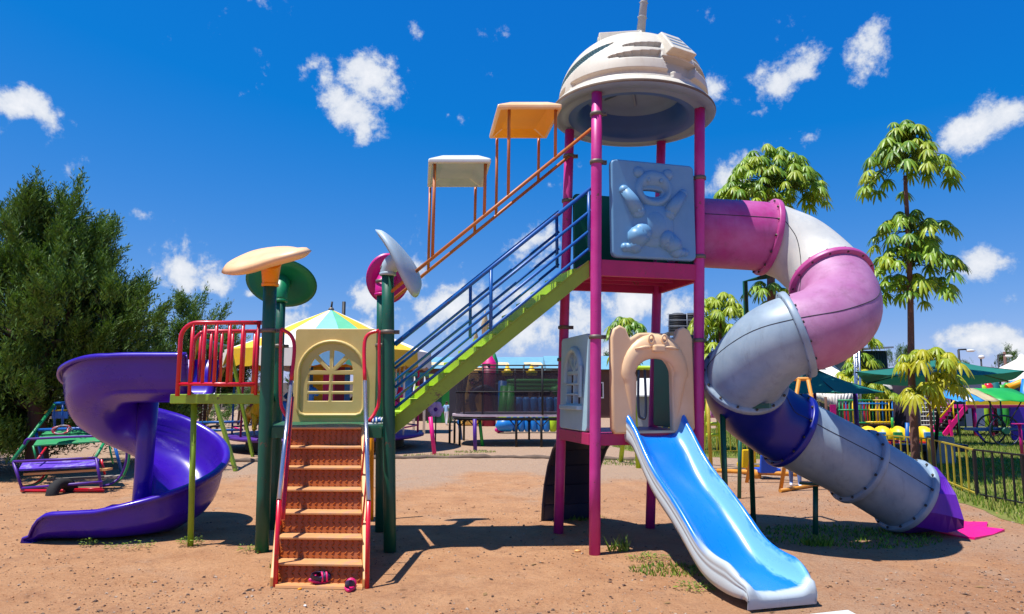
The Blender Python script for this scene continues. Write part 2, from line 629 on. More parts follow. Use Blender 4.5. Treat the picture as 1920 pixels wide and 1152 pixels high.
def prism(name, loops, depth, origin, ux, uy, m, parent, bevel=0.008, res=1):
    """solid plate with holes: 2D loops (first outer, rest holes) in the plane ux, uy, centred on the plane"""
    cu = bpy.data.curves.new(name, 'CURVE')
    cu.dimensions = '2D'
    cu.fill_mode = 'BOTH'
    for lp in loops:
        sp = cu.splines.new('POLY')
        sp.points.add(len(lp) - 1)
        for p, q in zip(sp.points, lp):
            p.co = (q[0], q[1], 0, 1)
        sp.use_cyclic_u = True
    cu.extrude = max(depth / 2 - bevel, 0.001)
    cu.bevel_depth = bevel
    cu.bevel_resolution = 2
    cu.offset = -bevel
    tmp = bpy.data.objects.new('tmp', cu)
    COL.objects.link(tmp)
    dg = bpy.context.evaluated_depsgraph_get()
    me = bpy.data.meshes.new_from_object(tmp.evaluated_get(dg))
    bpy.data.objects.remove(tmp)
    ux, uy = V(ux).normalized(), V(uy)
    uy = (uy - ux * uy.dot(ux)).normalized()
    uz = ux.cross(uy)
    mt = Matrix((ux, uy, uz)).transposed().to_4x4()
    me.transform(mt)
    me.materials.clear()
    me.materials.append(M(m) if isinstance(m, str) else m)
    me.name = name
    o = bpy.data.objects.new(name, me)
    COL.objects.link(o)
    W[o.name] = V(origin)
    o.location = V(origin)
    if parent is not None:
        o.parent = parent
        o.location = V(origin) - W[parent.name]
    return o


def rrect(x0, y0, x1, y1, r, n=5):
    out = []
    for (cx, cy, a0) in ((x1 - r, y1 - r, 0), (x0 + r, y1 - r, 90), (x0 + r, y0 + r, 180), (x1 - r, y0 + r, 270)):
        for k in range(n + 1):
            a = math.radians(a0 + 90 * k / n)
            out.append((cx + r * math.cos(a), cy + r * math.sin(a)))
    return out


def lerp(a, b, t):
    return a + (b - a) * t


def spline(pts, n):
    """Catmull-Rom through points, n samples"""
    p = [np.array(q, float) for q in pts]
    p = [2 * p[0] - p[1]] + p + [2 * p[-1] - p[-2]]
    out = []
    m = len(p) - 3
    for i in range(n):
        t = i / (n - 1) * m
        k = min(int(t), m - 1)
        t -= k
        a, b, c, d = p[k:k + 4]
        out.append(0.5 * ((2 * b) + (-a + c) * t + (2 * a - 5 * b + 4 * c - d) * t * t + (-a + 3 * b - 3 * c + d) * t ** 3))
    return [tuple(q) if len(q) > 1 else float(q[0]) for q in out]


rnd = random.Random(7)
rng = np.random.default_rng(7)

# ------------------------------------------------------------------ the play structure (one bolted-together thing)
SET = thing('playground_structure', (-0.6, 7.6, 0),
            'large multicoloured playground structure with pink tower, stairs, domed roof and slides on bare ground', 'playground set')
Z = V(0, 0, 1)
FLb, BLb, BRb = G(1115, 1040), G(1047, 1000), G(1219, 990)
FRb = FLb + BRb - BLb
FLt, BLt, BRt = P(1119, 175, FLb.y), P(1068, 245, BLb.y), P(1240, 260, BRb.y)
FRt = P(1312, 195, FRb.y)
PTOP = 4.79


def tp(i, j, z):                          # a point of the leaning tower: i along its front, j towards its back
    t = z / PTOP
    c = [lerp(a, b, t) for a, b in ((FLb, FLt), (FRb, FRt), (BLb, BLt), (BRb, BRt))]
    p = lerp(lerp(c[0], c[1], i), lerp(c[2], c[3], i), j)
    return V(p.x, p.y, z)


TU = (FRb - FLb).normalized()
TV = (BLb - FLb).normalized()


def clamps(parent, pts, r, dirs, m='clamp'):
    for p, d in zip(pts, dirs):
        b = MB()
        b.lathe(p - Z * .022, [(r, 0), (r + .014, .004), (r + .016, .022), (r + .014, .040), (r, .044)], m, 20)
        d = V(d).normalized()
        b.box(p + d * (r + .028), (.05, .035, .04), m, rot=d.to_track_quat('X', 'Z').to_matrix())
        b.tube([p + d * (r + .034) - d.cross(Z) * .03, p + d * (r + .034) + d.cross(Z) * .03], .008, 'bolt', 6)
        b.build('clamp', parent)


for nm, a, t, cz, dd in (('FL', FLb, FLt, [4.55, 4.02, 2.16], [(.9, -.2, 0), (.9, .1, 0), (.9, .1, 0)]), ('BL', BLb, BLt, [4.46, 3.9, 2.36, 1.98], [(1, 0, 0)] * 4),
                         ('BR', BRb, BRt, [], []), ('FR', FRb, FRt, [3.93, 3.05, 2.14], [(-1, -.2, 0)] * 3)):
    b = MB()
    pts = [lerp(a, t, k / 6) for k in range(7)]
    b.tube(pts, .057, 'pink', 20)
    po = b.build('post', SET)
    lab(po, {'FL': 'front pink tower post', 'BL': 'rear pink tower post beside the window panel', 'BR': 'rear pink tower post behind the mouse arch',
             'FR': 'pink tower post beside the tube slide'}[nm])
    clamps(po, [lerp(a, t, z / PTOP) for z in cz], .057, dd)


def platform(z0, z1, name, label):
    b = MB()
    c = [(-.02, .0), (1.02, .0), (1.02, 1.0), (-.02, 1.0)]
    o = MB()
    for k in range(4):                    # rim beams, butted round the posts
        (i0, j0), (i1, j1) = c[k], c[(k + 1) % 4]
        e0 = lerp(tp(i0, j0, (z0 + z1) / 2), tp(i1, j1, (z0 + z1) / 2), .055)
        e1 = lerp(tp(i0, j0, (z0 + z1) / 2), tp(i1, j1, (z0 + z1) / 2), .945)
        b.bar(e0, e1, .045, z1 - z0, 'pinkbeam')
    pl = [tp(.03, .03, 0), tp(.97, .03, 0), tp(.97, .97, 0), tp(.03, .97, 0)]
    f = lambda z: [tp(i, j, z) for i, j in ((.03, .03), (.97, .03), (.97, .97), (.03, .97))]
    b.hexa(f(z1 - .02), f(z1 + .004), 'pinkbeam')
    for j in (.27, .5, .73):              # under-deck ribs
        b.bar(tp(.04, j, z1 - .07), tp(.96, j, z1 - .07), .012, .10, 'pinkbeam')
    d = b.build(name, SET, bevel=.004)
    return lab(d, label)


platform(2.80, 2.97, 'platform', 'pink upper platform seen from below')
platform(1.06, 1.18, 'platform', 'pink lower platform under the mouse arch')


# ---- dome roof
def dome():
    C = tp(.5, .5, PTOP) + V(0, 0, -.01)
    tilt = Matrix.Rotation(math.radians(2.6), 3, 'Y')
    b = MB()
    na, ne = 360, 120
    R0, Z0, HH = .865, .13, .80

    def cres(a, e, a0, a1, e0, e1, slope=0.0, wid=.5):
        if not (a0 < a < a1):
            return 0
        t = (a - a0) / (a1 - a0)
        ec = lerp(e0, e1, t)
        hw = wid * (math.sin(math.pi * min(1, max(0, t))) ** .6 if slope == 0 else (t if slope > 0 else 1 - t) ** .5)
        return 1.0 if abs(e - ec) < hw else 0

    vs, fs, ms = [], [], []
    dd = {}
    for ie in range(ne + 1):
        e = 90 * ie / ne
        for ia in range(na):
            a = -180 + 360 * ia / na      # 0 faces the camera, positive to the right
            d = 0
            if cres(a, e, -90, -26, 9, 32, 0, 4.2): d = -.085
            if cres(a, e, -18, 14, 26, 28, 1, 3.4): d = -.075
            if cres(a, e, -28, 12, 15.5, 17.5, 1, 3.6): d = -.075
            if cres(a, e, 44, 84, 27, 22, -1, 3.6): d = -.075
            if cres(a, e, 44, 98, 16.5, 12.5, -1, 3.6): d = -.075
            if 10 < a < 46 and 4.5 < e < 16 and abs(a - 28) < 11 + (e - 4) * .4: d = -.085
            if -62 < a < 20 and 1.0 < e < 5.2: d = -.045
            if 27 < a < 92 and 1.0 < e < 5.2: d = -.045
            if (a < -70 or a > 100) and 1.0 < e < 4.6 and abs(((a + 360) % 60) - 30) < 24: d = -.04
            dd[ie, ia] = d
            rr = 1 + d / .86
            ex = .93
            ce, se = math.cos(math.radians(e)) ** ex, math.sin(math.radians(e)) ** ex
            r = R0 * ce * rr
            z = Z0 + HH * se * (1 + d * .9 * se)
            aa = math.radians(a)
            vs.append(C + tilt @ V(r * math.sin(aa), -r * math.cos(aa), z))
    for ie in range(ne):
        for ia in range(na):
            i2 = (ia + 1) % na
            fs.append((ie * na + ia, ie * na + i2, (ie + 1) * na + i2, (ie + 1) * na + ia))
    b.poly(vs, fs, 'roofcream', True)
    rk, rk2 = b.mi('recess_shade'), b.mi('recess_shade_pale')  # teal and grey on the recess faces: their shade is put into the colour
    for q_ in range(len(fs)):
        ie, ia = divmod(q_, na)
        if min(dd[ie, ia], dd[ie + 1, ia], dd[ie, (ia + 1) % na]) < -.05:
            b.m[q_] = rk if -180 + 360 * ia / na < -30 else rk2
    ax = tilt @ Z
    b.lathe(C, [(.865, .13), (.875, .125), (.925, .075), (.945, .05)], 'roofcream', 96, ax)
    b.lathe(C, [(.945, .05), (.95, .035), (.945, .018)], 'rimrust', 96, ax)
    b.lathe(C, [(.945, .018), (.93, .0), (.86, -.012), (.85, -.004), (.80, -.004), (.79, -.014), (.74, -.01)], 'roofgrey', 96, ax)
    b.lathe(C, [(.74, -.01), (.66, .0), (.63, .02), (.58, .12), (.55, .26), (.50, .34), (.06, .37), (.0, .37)], 'bowlblue', 72, ax, mfun=lambda i, k: 'bowlblue' if i < 4 else 'bowlgrey')  # bowl wall darker blue than its ceiling: cavity shade put into the colour
    for k in range(6):                    # star ribs in the ceiling
        a = math.radians(60 * k + 15)
        q = lambda r, z: C + tilt @ V(r * math.cos(a), r * math.sin(a), z)
        b.bar(q(.05, .357), q(.40, .335), .025, .022, 'roofgrey', up=tuple(ax))
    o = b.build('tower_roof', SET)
    lab(o, 'cream domed space-helmet roof on top of the tower')
    # vent box with three slots
    a, e, en = math.radians(27), math.radians(26), math.radians(16)
    n = tilt @ V(math.sin(a) * math.cos(en), -math.cos(a) * math.cos(en), math.sin(en))
    c0 = C + tilt @ V(.86 * math.cos(e) * math.sin(a), -.86 * math.cos(e) * math.cos(a), Z0 + .86 * math.sin(e))
    rt = tilt @ V(math.cos(a), math.sin(a), 0)
    up = n.cross(rt) * -1
    up = rt.cross(n) * -1 if (rt.cross(n)).z < 0 else rt.cross(n)
    v = MB()
    q = lambda x, y, h: c0 + rt * x + up * y + n * h
    bw, tw = .175, .135
    bot = [q(-bw, -.11, -.14), q(bw, -.11, -.14), q(tw, .27, -.16), q(-tw, .27, -.16)]
    top = [q(-bw * .94, -.11, .125), q(bw * .94, -.11, .125), q(tw * .92, .25, -.04), q(-tw * .92, .25, -.04)]
    v.hexa(bot, top, 'roofcream')
    v.build('vent_box', o, bevel=.012)
    s = MB()
    for k, y in enumerate((-.01, .075, .16)):
        h = .125 - (y + .11) / .36 * .165
        w = .125 - k * .012
        s.hexa([q(-w, y - .018, h - .02), q(w, y - .018, h - .02), q(w, y + .018, h - .036), q(-w, y + .018, h - .036)],
               [q(-w, y - .018, h + .012), q(w, y - .018, h + .012), q(w, y + .018, h - .005), q(-w, y + .018, h - .005)], 'roofgrey')
    s.build('vent_slot', o)
    # scoop at the left of the crown
    s = MB()
    w = lambda x, y, z: C + tilt @ V(x, y, z)
    s.hexa([w(-.42, -.36, .57), w(.06, -.42, .69), w(.06, .10, .77), w(-.42, .10, .59)],
           [w(-.45, -.30, .89), w(.05, -.26, .965), w(.05, .10, .975), w(-.45, .12, .91)], 'roofcream')
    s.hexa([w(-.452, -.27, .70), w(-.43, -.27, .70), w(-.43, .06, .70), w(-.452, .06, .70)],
           [w(-.458, -.25, .86), w(-.43, -.25, .86), w(-.43, .08, .88), w(-.458, .08, .88)], 'recess_shade')
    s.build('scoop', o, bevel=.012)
    # spire
    s = MB()
    base = w(.07, .02, .90)
    d = V(.12, 0, 1).normalized()
    s.tube([base, base + d * 1.5], [.062, .018], 'spire', 6)
    for k in range(1, 7):
        t = .19 * k
        s.lathe(base + d * t, [(.02, -.012), (.068 - .029 * t, -.01), (.072 - .03 * t, .0), (.02, .012)], 'spire', 6, d)
    s.build('spire', o)


dome()


# ---- tower panels
def face_frame(i0, i1, j, z0, z1):
    a, b_, c = tp(i0, j, z0), tp(i1, j, z0), tp(i0, j, z1)
    return a, (b_ - a), (c - a)


def panel_relief():
    o_, ux, uy = face_frame(.135, .95, -.015, 3.0, 4.06)
    w, h = ux.length, uy.length
    ux, uy = ux.normalized(), uy.normalized()
    n = uy.cross(ux) * -1
    n = ux.cross(uy)
    mouth = [(w / 2 - .02 + .12 * math.cos(t), h * .69 + (.055 * math.sin(t) if math.sin(t) < 0 else .018 * math.sin(t))) for t in [2 * math.pi * k / 24 for k in range(24)]]
    p = prism('relief_panel', [rrect(0, 0, w, h, .06), mouth], .075, o_, ux, uy, 'steelblue', SET, bevel=.02)
    lab(p, 'steel blue relief panel with a plain cub shape under the dome')
    b = MB()
    fr = Matrix((ux, uy, n)).transposed()
    q = lambda x, y, d=.03: o_ + ux * x + uy * y + n * d
    cx = w / 2 - .02

    def pad(pts, r, d=.03):               # soft limb
        b.tube([q(x, y, d) for x, y in pts], r, 'steelblue', 12, sq=1)
        for (x, y), rr in ((pts[0], r[0]), (pts[-1], r[-1])):
            b.ball(q(x, y, d), rr, 'steelblue', 12, 8)
    # head as a padded ring round the open mouth
    for k in range(40):
        t = 2 * math.pi * k / 40
    ring = []
    for rr, d in ((.055, .02), (.09, .06), (.15, .092), (.19, .075), (.21, .03)):
        ring.append((rr, d))
    vs, fs = [], []
    ns = 36
    for rr, d in ring:
        for k in range(ns):
            t = 2 * math.pi * k / ns
            xx = cx + math.cos(t) * (rr * 1.04 if rr > .1 else rr * 2.2 if rr < .06 else rr * 1.6)
            yy = h * .72 + math.sin(t) * (rr if rr > .1 else rr) - (.03 if rr < .1 else 0)
            vs.append(q(xx, yy, d))
    for i in range(len(ring) - 1):
        for k in range(ns):
            k2 = (k + 1) % ns
            fs.append((i * ns + k, i * ns + k2, (i + 1) * ns + k2, (i + 1) * ns + k))
    b.poly(vs, fs, 'steelblue', True)
    for sx in (-1, 1):                    # ears, eyes
        b.ball(q(cx + sx * .17, h * .88, .035), (.065, .065, .04), 'steelblue', 14, 8, fr)
        b.ball(q(cx + sx * .075, h * .80, .078), (.022, .03, .012), 'steelblue', 10, 6, fr)
    b.ball(q(cx, h * .35, .015), (.25, .26, .085), 'steelblue', 22, 12, fr)
    b.ball(q(cx, h * .34, .065), (.14, .16, .05), 'steelblue', 20, 12, fr)
    pad([(cx - .18, h * .47), (cx - .25, h * .58), (cx - .34, h * .68)], [.085, .08, .06])
    pad([(cx + .18, h * .47), (cx + .26, h * .58), (cx + .35, h * .69)], [.08, .075, .055])
    pad([(cx - .14, h * .25), (cx - .20, h * .20), (cx - .22, h * .12)], [.12, .115, .085])
    pad([(cx - .22, h * .10), (cx - .33, h * .10)], [.055, .05])
    pad([(cx + .15, h * .20), (cx + .24, h * .14), (cx + .26, h * .09)], [.11, .10, .08])
    pad([(cx + .26, h * .08), (cx + .37, h * .08)], [.05, .045])
    b.build('relief_figure', p)


panel_relief()


def plain_panel(name, a, b_, c, th, m, label, r=.05):
    ux, uy = b_ - a, c - a
    p = prism(name, [rrect(0, 0, ux.length, uy.length, r)], th, a, ux, uy, m, SET, bevel=.012)
    return lab(p, label)


plain_panel('panel', tp(.08, .985, 3.0), tp(.95, .985, 3.0), tp(.08, .985, 3.98), .05, 'green_panel', 'green back panel of the upper platform')
plain_panel('panel', tp(.985, .08, 1.2), tp(.985, .92, 1.2), tp(.985, .08, 2.22), .05, 'green_panel', 'green side panel of the lower platform behind the mouse arch')


def tube_entry():
    a = tp(.985, .06, 2.99)
    ux, uy = tp(.985, .94, 2.99) - a, tp(.985, .06, 4.0) - a
    w, h = ux.length, uy.length
    hole = [(w / 2 + .36 * math.cos(t), .43 + .36 * math.sin(t)) for t in [2 * math.pi * k / 36 for k in range(36)]]
    p = prism('panel', [rrect(0, 0, w, h, .05), hole], .05, a, ux, uy, 'green_panel', SET, bevel=.012)
    lab(p, 'green entry panel with round opening into the tube slide')


tube_entry()


def arch_outline(w, y0, y1, x0, x1, n=16):
    """arched opening: flat bottom y0, round top to y1"""
    cx, r = (x0 + x1) / 2, (x1 - x0) / 2
    return [(x0, y0)] + [(x1, y0)] + [(cx + r * math.cos(t), y1 - r + r * math.sin(t)) for t in [math.pi * k / n for k in range(n + 1)]]


def window_holes(x0, x1, y0, y1, bar=.022, rows=3):
    """panes of an arched window with two columns, rows of panes and a fan above"""
    cx, r = (x0 + x1) / 2, (x1 - x0) / 2
    ysp = y1 - r
    loops = []
    hrow = (ysp - y0) / rows
    for k in range(rows):
        for s in (0, 1):
            xa, xb = (x0, cx - bar / 2) if s == 0 else (cx + bar / 2, x1)
            loops.append(rrect(xa, y0 + hrow * k + bar / 2, xb, y0 + hrow * (k + 1) - bar / 2, .008, 2))
    for (a0, a1) in ((4, 40), (50, 86), (94, 130), (140, 176)):
        ro = r * .98
        ri = r * .16
        arc = [(cx + ro * math.cos(math.radians(t)), ysp + .012 + ro * math.sin(math.radians(t))) for t in np.linspace(a0 + 1, a1 - 1, 8)]
        m_ = (a0 + a1) / 2
        loops.append(arc + [(cx + ri * 1.2 * math.cos(math.radians(m_)), ysp + .012 + ri * 1.2 * math.sin(math.radians(m_)))])
    return loops


def mouse_arch():
    o_, ux, uy = face_frame(.14, .94, -.02, 1.175, 2.2)
    w = ux.length
    ux, uy = ux.normalized(), uy.normalized()
    n = ux.cross(uy)
    H = 1.06
    out = [(0.03, 0), (0, .05)]
    # left ear, brow, right ear (the outline of the plate)
    earl = [(.0, .98), (.03, 1.07), (.10, 1.11), (.17, 1.08), (.20, 1.0), (.22, .975)]
    brow = [(w * t, .985 + .055 * math.sin(math.pi * t)) for t in (.34, .42, .5, .58, .66)]
    earr = [(w - x, y) for x, y in reversed(earl)]
    outline = [(w, .05), (w - .03, 0)]
    loop = [(.03, 0)] + [(.0, .05)] + earl + brow + earr + [(w, .05), (w - .03, 0)]
    loop = loop[::-1]
    hx0, hx1, hy1 = w * .285, w * .725, .80
    hole = arch_outline(w, .03, hy1, hx0, hx1)
    p = prism('arch_panel', [loop, hole], .085, o_, ux, uy, 'archcream', SET, bevel=.022)
    lab(p, 'cream arch panel shaped like a mouse face at the head of the blue slide')
    q = lambda x, y, d=.04: o_ + ux * x + uy * y + n * d
    fr = Matrix((ux, uy, n)).transposed()
    b = MB()
    cx = (hx0 + hx1) / 2
    # swollen band round the opening, broad over the brow and running out to the floor
    path, rads = [], []
    r = (hx1 - hx0) / 2 + .078
    for y in np.linspace(.12, .56, 8):
        path.append(q(hx0 - .03 - .10 * (y - .1), y, .03)); rads.append(.012 + .07 * ((y - .1) / .5) ** .8)
    for t in np.linspace(math.pi * .97, math.pi * .03, 16):
        path.append(q(cx + r * 1.08 * math.cos(t), .58 + r * 1.12 * math.sin(t), .03)); rads.append(.082 + .05 * math.sin(t) ** 2)
    for y in np.linspace(.56, .12, 8):
        path.append(q(hx1 + .03 + .10 * (y - .1), y, .03)); rads.append(.012 + .07 * ((y - .1) / .5) ** .8)
    # flattened tube: radial x, depth .6
    vs, fs = [], []
    seg = 14
    for i, c in enumerate(path):
        a = path[max(0, i - 1)]; d = path[min(len(path) - 1, i + 1)]
        t = (d - a).normalized()
        u = t.cross(n).normalized()
        for k in range(seg):
            an = 2 * math.pi * k / seg
            vs.append(c + u * math.cos(an) * rads[i] + n * math.sin(an) * rads[i] * .62)
    for i in range(len(path) - 1):
        for k in range(seg):
            k2 = (k + 1) % seg
            fs.append((i * seg + k, (i + 1) * seg + k, (i + 1) * seg + k2, i * seg + k2))
    b.poly(vs, fs, 'archcream', True)
    b.build('brow_band', p)
    b = MB()
    yb = hy1 + .07
    b.box(q(cx, yb, .125), (.13, .075, .075), 'archcream', rot=fr)
    no = b.build('nose', p, bevel=.018)
    for s in (-1, 1):
        b = MB()
        b.tube([q(cx + s * .07, yb + .015, .10), q(cx + s * .15, yb + .012, .115), q(cx + s * .25, yb - .005, .085)], [.012, .017, .008], 'archcream', 8)
        b.build('whisker', p)
    for s in (-1, 1):
        b = MB()
        b.tube([q(cx + s * .075 + .028 * math.cos(t), yb + .10 + .042 * math.sin(t), .105) for t in [2 * math.pi * k / 16 for k in range(16)]],
               .011, 'archcream', 8, closed=True)
        b.build('eye', p)


mouse_arch()


def side_window():
    a, b_, c = tp(-.015, .93, 1.19), tp(-.015, .12, 1.19), tp(-.015, .93, 2.22)
    ux, uy = (b_ - a), (c - a)
    w, h = ux.length, 1.02
    ux, uy = ux.normalized(), uy.normalized()
    x0, x1 = w * .22, w * .80
    p = prism('window_panel', [rrect(0, 0, w, h, .05)] + window_holes(x0 + .03, x1 - .03, .27, .83), .06, a, ux, uy, 'panelblue', SET, bevel=.008)
    lab(p, 'pale blue panel with a small arched window on the tower side')
    n = ux.cross(uy)
    q = lambda x, y, d=.03: a + ux * x + uy * y + n * d
    b = MB()
    cx, r = (x0 + x1) / 2, (x1 - x0) / 2
    pts = [q(x0, .5 + .02 * k, .04) for k in range(6)] + [q(cx - r * math.cos(t), .62 + r * math.sin(t), .04) for t in np.linspace(0, math.pi, 14)] + [q(x1, .6 - .02 * k, .04) for k in range(6)]
    b.tube(pts, .035, 'panelblue', 10)
    b.build('hood', p)
    b = MB()
    b.box(q((x0 + x1) / 2, .24, .05), (x1 - x0 + .08, .05, .09), 'panelblue', rot=Matrix((ux, uy, n)).transposed())
    b.build('sill', p, bevel=.01)
    b = MB()                              # louvred shutter flap on the camera side of the hood
    b.box(q(x1 + .04, .52, .06), (.05, .34, .03), 'panelblue', rot=Matrix((ux, uy, n)).transposed())
    b.build('shutter', p, bevel=.01)


side_window()


def navy_climber():
    b = MB()
    prof = [(.0, 1.05), (.12, 1.02), (.30, .90), (.48, .70), (.62, .45), (.70, .2), (.73, 0)]
    A0, A1 = tp(.02, 1.03, 1.05), tp(.60, 1.03, 1.05)
    back = TV
    for k in range(len(prof) - 1):
        (d0, z0), (d1, z1) = prof[k], prof[k + 1]
        g = .006
        e = (V(0, d1, z1) - V(0, d0, z0)).normalized() * g
        d0, z0, d1, z1 = d0 + e.y, z0 + e.z, d1 - e.y, z1 - e.z
        pts = lambda off: [V(A0.x, A0.y, z0) + back * (d0 + off), V(A1.x, A1.y, z0) + back * (d0 + off), V(A1.x, A1.y, z1) + back * (d1 + off), V(A0.x, A0.y, z1) + back * (d1 + off)]
        b.hexa(pts(0.0), pts(.04), 'navy')
    vs = []
    for d, z in prof:
        vs += [V(A0.x, A0.y, z) + back * (d + .02), V(A1.x, A1.y, z) + back * (d + .02)]
    b.poly(vs, [(2 * k, 2 * k + 1, 2 * k + 3, 2 * k + 2) for k in range(len(prof) - 1)], 'navy')
    for A in (A0, A1):
        b.tube([V(A.x, A.y, z) + back * (d + .01) for d, z in prof], .022, 'navy', 8)
    lab(b.build('climbing_panel', SET), 'navy curved climbing panel at the back of the lower platform')


navy_climber()


# ---- tube slide
def tube_slide():
    C, R, RT = V(3.0, 7.42, 0), .505, .405
    st = tp(1.0, .5, 0); st = V(st.x + .12, st.y, 0)
    path = []
    for t in np.linspace(0, 1, 14)[:-1]:
        path.append(lerp(V(st.x, st.y + .02, 0), V(C.x, C.y + R, 0), t))
    for a in np.linspace(90, -270, 73)[:-1]:
        ar = math.radians(a)
        path.append(V(C.x + R * math.cos(ar), C.y + R * math.sin(ar), 0))
    e = V(4.52, 8.12, 0)
    for t in np.linspace(0, 1, 20):
        path.append(lerp(V(C.x, C.y + R, 0), e, t))
    s = [0]
    for i in range(1, len(path)):
        s.append(s[-1] + (path[i] - path[i - 1]).length)
    s1 = (V(C.x, C.y + R, 0) - path[0]).length
    arc = 2 * math.pi * R
    ks = [0, s1, s1 + arc * .10, s1 + arc * .245, s1 + arc * .36, s1 + arc * .47, s1 + arc * .54, s1 + arc * .61, s1 + arc * .75, s1 + arc * .97, s1 + arc + .2, s1 + arc + .95, s[-1]]
    kz = [3.47, 3.41, 3.25, 2.76, 2.42, 2.24, 2.18, 2.10, 1.74, 1.32, 1.14, .77, .42]
    zz = np.interp(s, ks, kz)
    for _ in range(4):
        zz[1:-1] = (zz[:-2] + 2 * zz[1:-1] + zz[2:]) / 4
    path = [V(p.x, p.y, z) for p, z in zip(path, zz)]
    n = len(path)
    tan = [(path[min(n - 1, i + 1)] - path[max(0, i - 1)]).normalized() for i in range(n)]

    def idx(sv):
        return int(np.argmin([abs(x - sv) for x in s]))
    cuts = [0, idx(s1), idx(s1 + arc * .24), idx(s1 + arc * .535), idx(s1 + arc * .745), idx(s1 + arc + .20), idx(s1 + arc + .98), n - 1]
    mats_ = ['tubemag', 'tubewhite', 'tubepink', 'tubegrey', 'tubeblue', 'tubegrey', 'tubegrey']
    labels = ['magenta straight section at the tower', 'cream white bend at the top', 'faded pink bend', 'weathered grey bend', 'dark blue bend',
              'grey straight section', 'grey section above the exit']
    fl = MB()

    def frame(i):
        t = tan[i]
        u = t.cross(Z).normalized()
        return t, u, t.cross(u)            # u points right of travel, w points down
    for ci in range(1, len(cuts)):
        i = cuts[ci]
        t, u, w = frame(i)
        m = {1: 'tubemag', 2: 'tubemag', 3: 'tubegrey', 4: 'tubegrey', 5: 'tubeblue', 6: 'tubegrey', 7: 'tubegrey'}[ci]
        fl.lathe(path[i] - t * .02, [(RT - .01, -.012), (RT + .045, -.012), (RT + .05, 0), (RT + .05, .04), (RT + .045, .052), (RT - .01, .052)], m, 48, t)
        for k in range(14):
            a = 2 * math.pi * (k + .4) / 14
            d = u * math.cos(a) + w * math.sin(a)
            fl.lathe(path[i] + d * (RT + .026) - t * .045, [(0, -.004), (.014, -.004), (.014, .078), (0, .078)], 'bolt', 6, t)
    root = fl.build('tube_slide', SET)
    lab(root, 'enclosed spiralling tube slide of pink, white, blue and grey sections')
    for k in range(7):
        i0, i1 = cuts[k], cuts[k + 1]
        b = MB()
        pts = path[i0:i1 + 1]
        b.tube(pts, [RT] * len(pts), mats_[k], 48, cap=False)
        b.tube(pts, [RT - .012] * len(pts), mats_[k], 48, cap=False)
        for sd in (1, -1):                 # moulding seam along each side
            b.tube([path[i] + frame(i)[1] * sd * RT * math.cos(.32) - frame(i)[2] * RT * math.sin(.32) for i in range(i0, i1 + 1)], .0045, 'seam', 5)
        lab(b.build('tube_section', root), labels[k])
    # flared exit: a faceted scoop cut off slantwise, short on top and long below
    i = n - 1
    t, u, w = frame(i)
    th_ = V(t.x, t.y, 0).normalized()
    b = MB()
    nf, nq = 12, 7
    sec = []
    for q in range(nq):
        f = q / (nq - 1)
        row = []
        for j in range(nf):
            a = 2 * math.pi * (j + .5) / nf            # 0 at the crown
            low = (1 - math.cos(a)) / 2
            ln = .10 + .70 * low ** 2.5
            rad = RT + .04 + (.12 * f * f if low > .6 else .05 * f * f if low > .35 else -.02 * f)
            d = u * math.sin(a) - w * math.cos(a)
            p = path[i] + t * .04 + d * rad
            fl_ = th_ * .75 + t * .25
            p = p + fl_ * (ln * f)
            p.z = max(.02 + .05 * f * f * (1 if low > .9 else 2), p.z)
            row.append(p)
        sec.append(row)
    for q in range(nq - 1):
        for j in range(nf):
            j2 = (j + 1) % nf
            m = 'exitpink' if (q >= 4 and 4 <= j <= 7) else 'exitpurple'
            b.poly([sec[q][j], sec[q][j2], sec[q + 1][j2], sec[q + 1][j]], [(0, 1, 2, 3)], m, False)
    ex = b.build('exit_chute', root, weld=True)
    sm = ex.modifiers.new('thick', 'SOLIDIFY')
    sm.thickness = .022
    lab(ex, 'purple faceted exit chute of the tube slide')
    # steel supports
    def sup(pts, m='green_post', r=.03):
        b = MB()
        b.tube(pts, r, m, 12)
        return b
    b = sup([G(1529, 1003), P(1529, 912, 8.1)])
    b.bar(P(1529, 908, 8.1) + V(-.14, .1, 0), P(1529, 908, 8.1) + V(.16, -.08, .0), .07, .03, 'green_post')
    b.build('support_post', root)
    b = sup([V(2.28, 7.55, 0), V(2.27, 7.5, 1.42)])
    b.bar(V(2.25, 7.42, 1.44), V(2.62, 7.05, 1.46), .05, .05, 'green_post')
    b.build('support_post', root)
    sup([G(1386, 935) + V(0, 0, 0), P(1388, 800, G(1386, 935).y)]).build('support_post', root)
    y9 = 8.75
    b = sup([V(P(1397, 600, y9).x, y9, 0), P(1397, 528, y9), P(1440, 518, 8.2)], r=.032)
    b.build('support_post', root)


tube_slide()


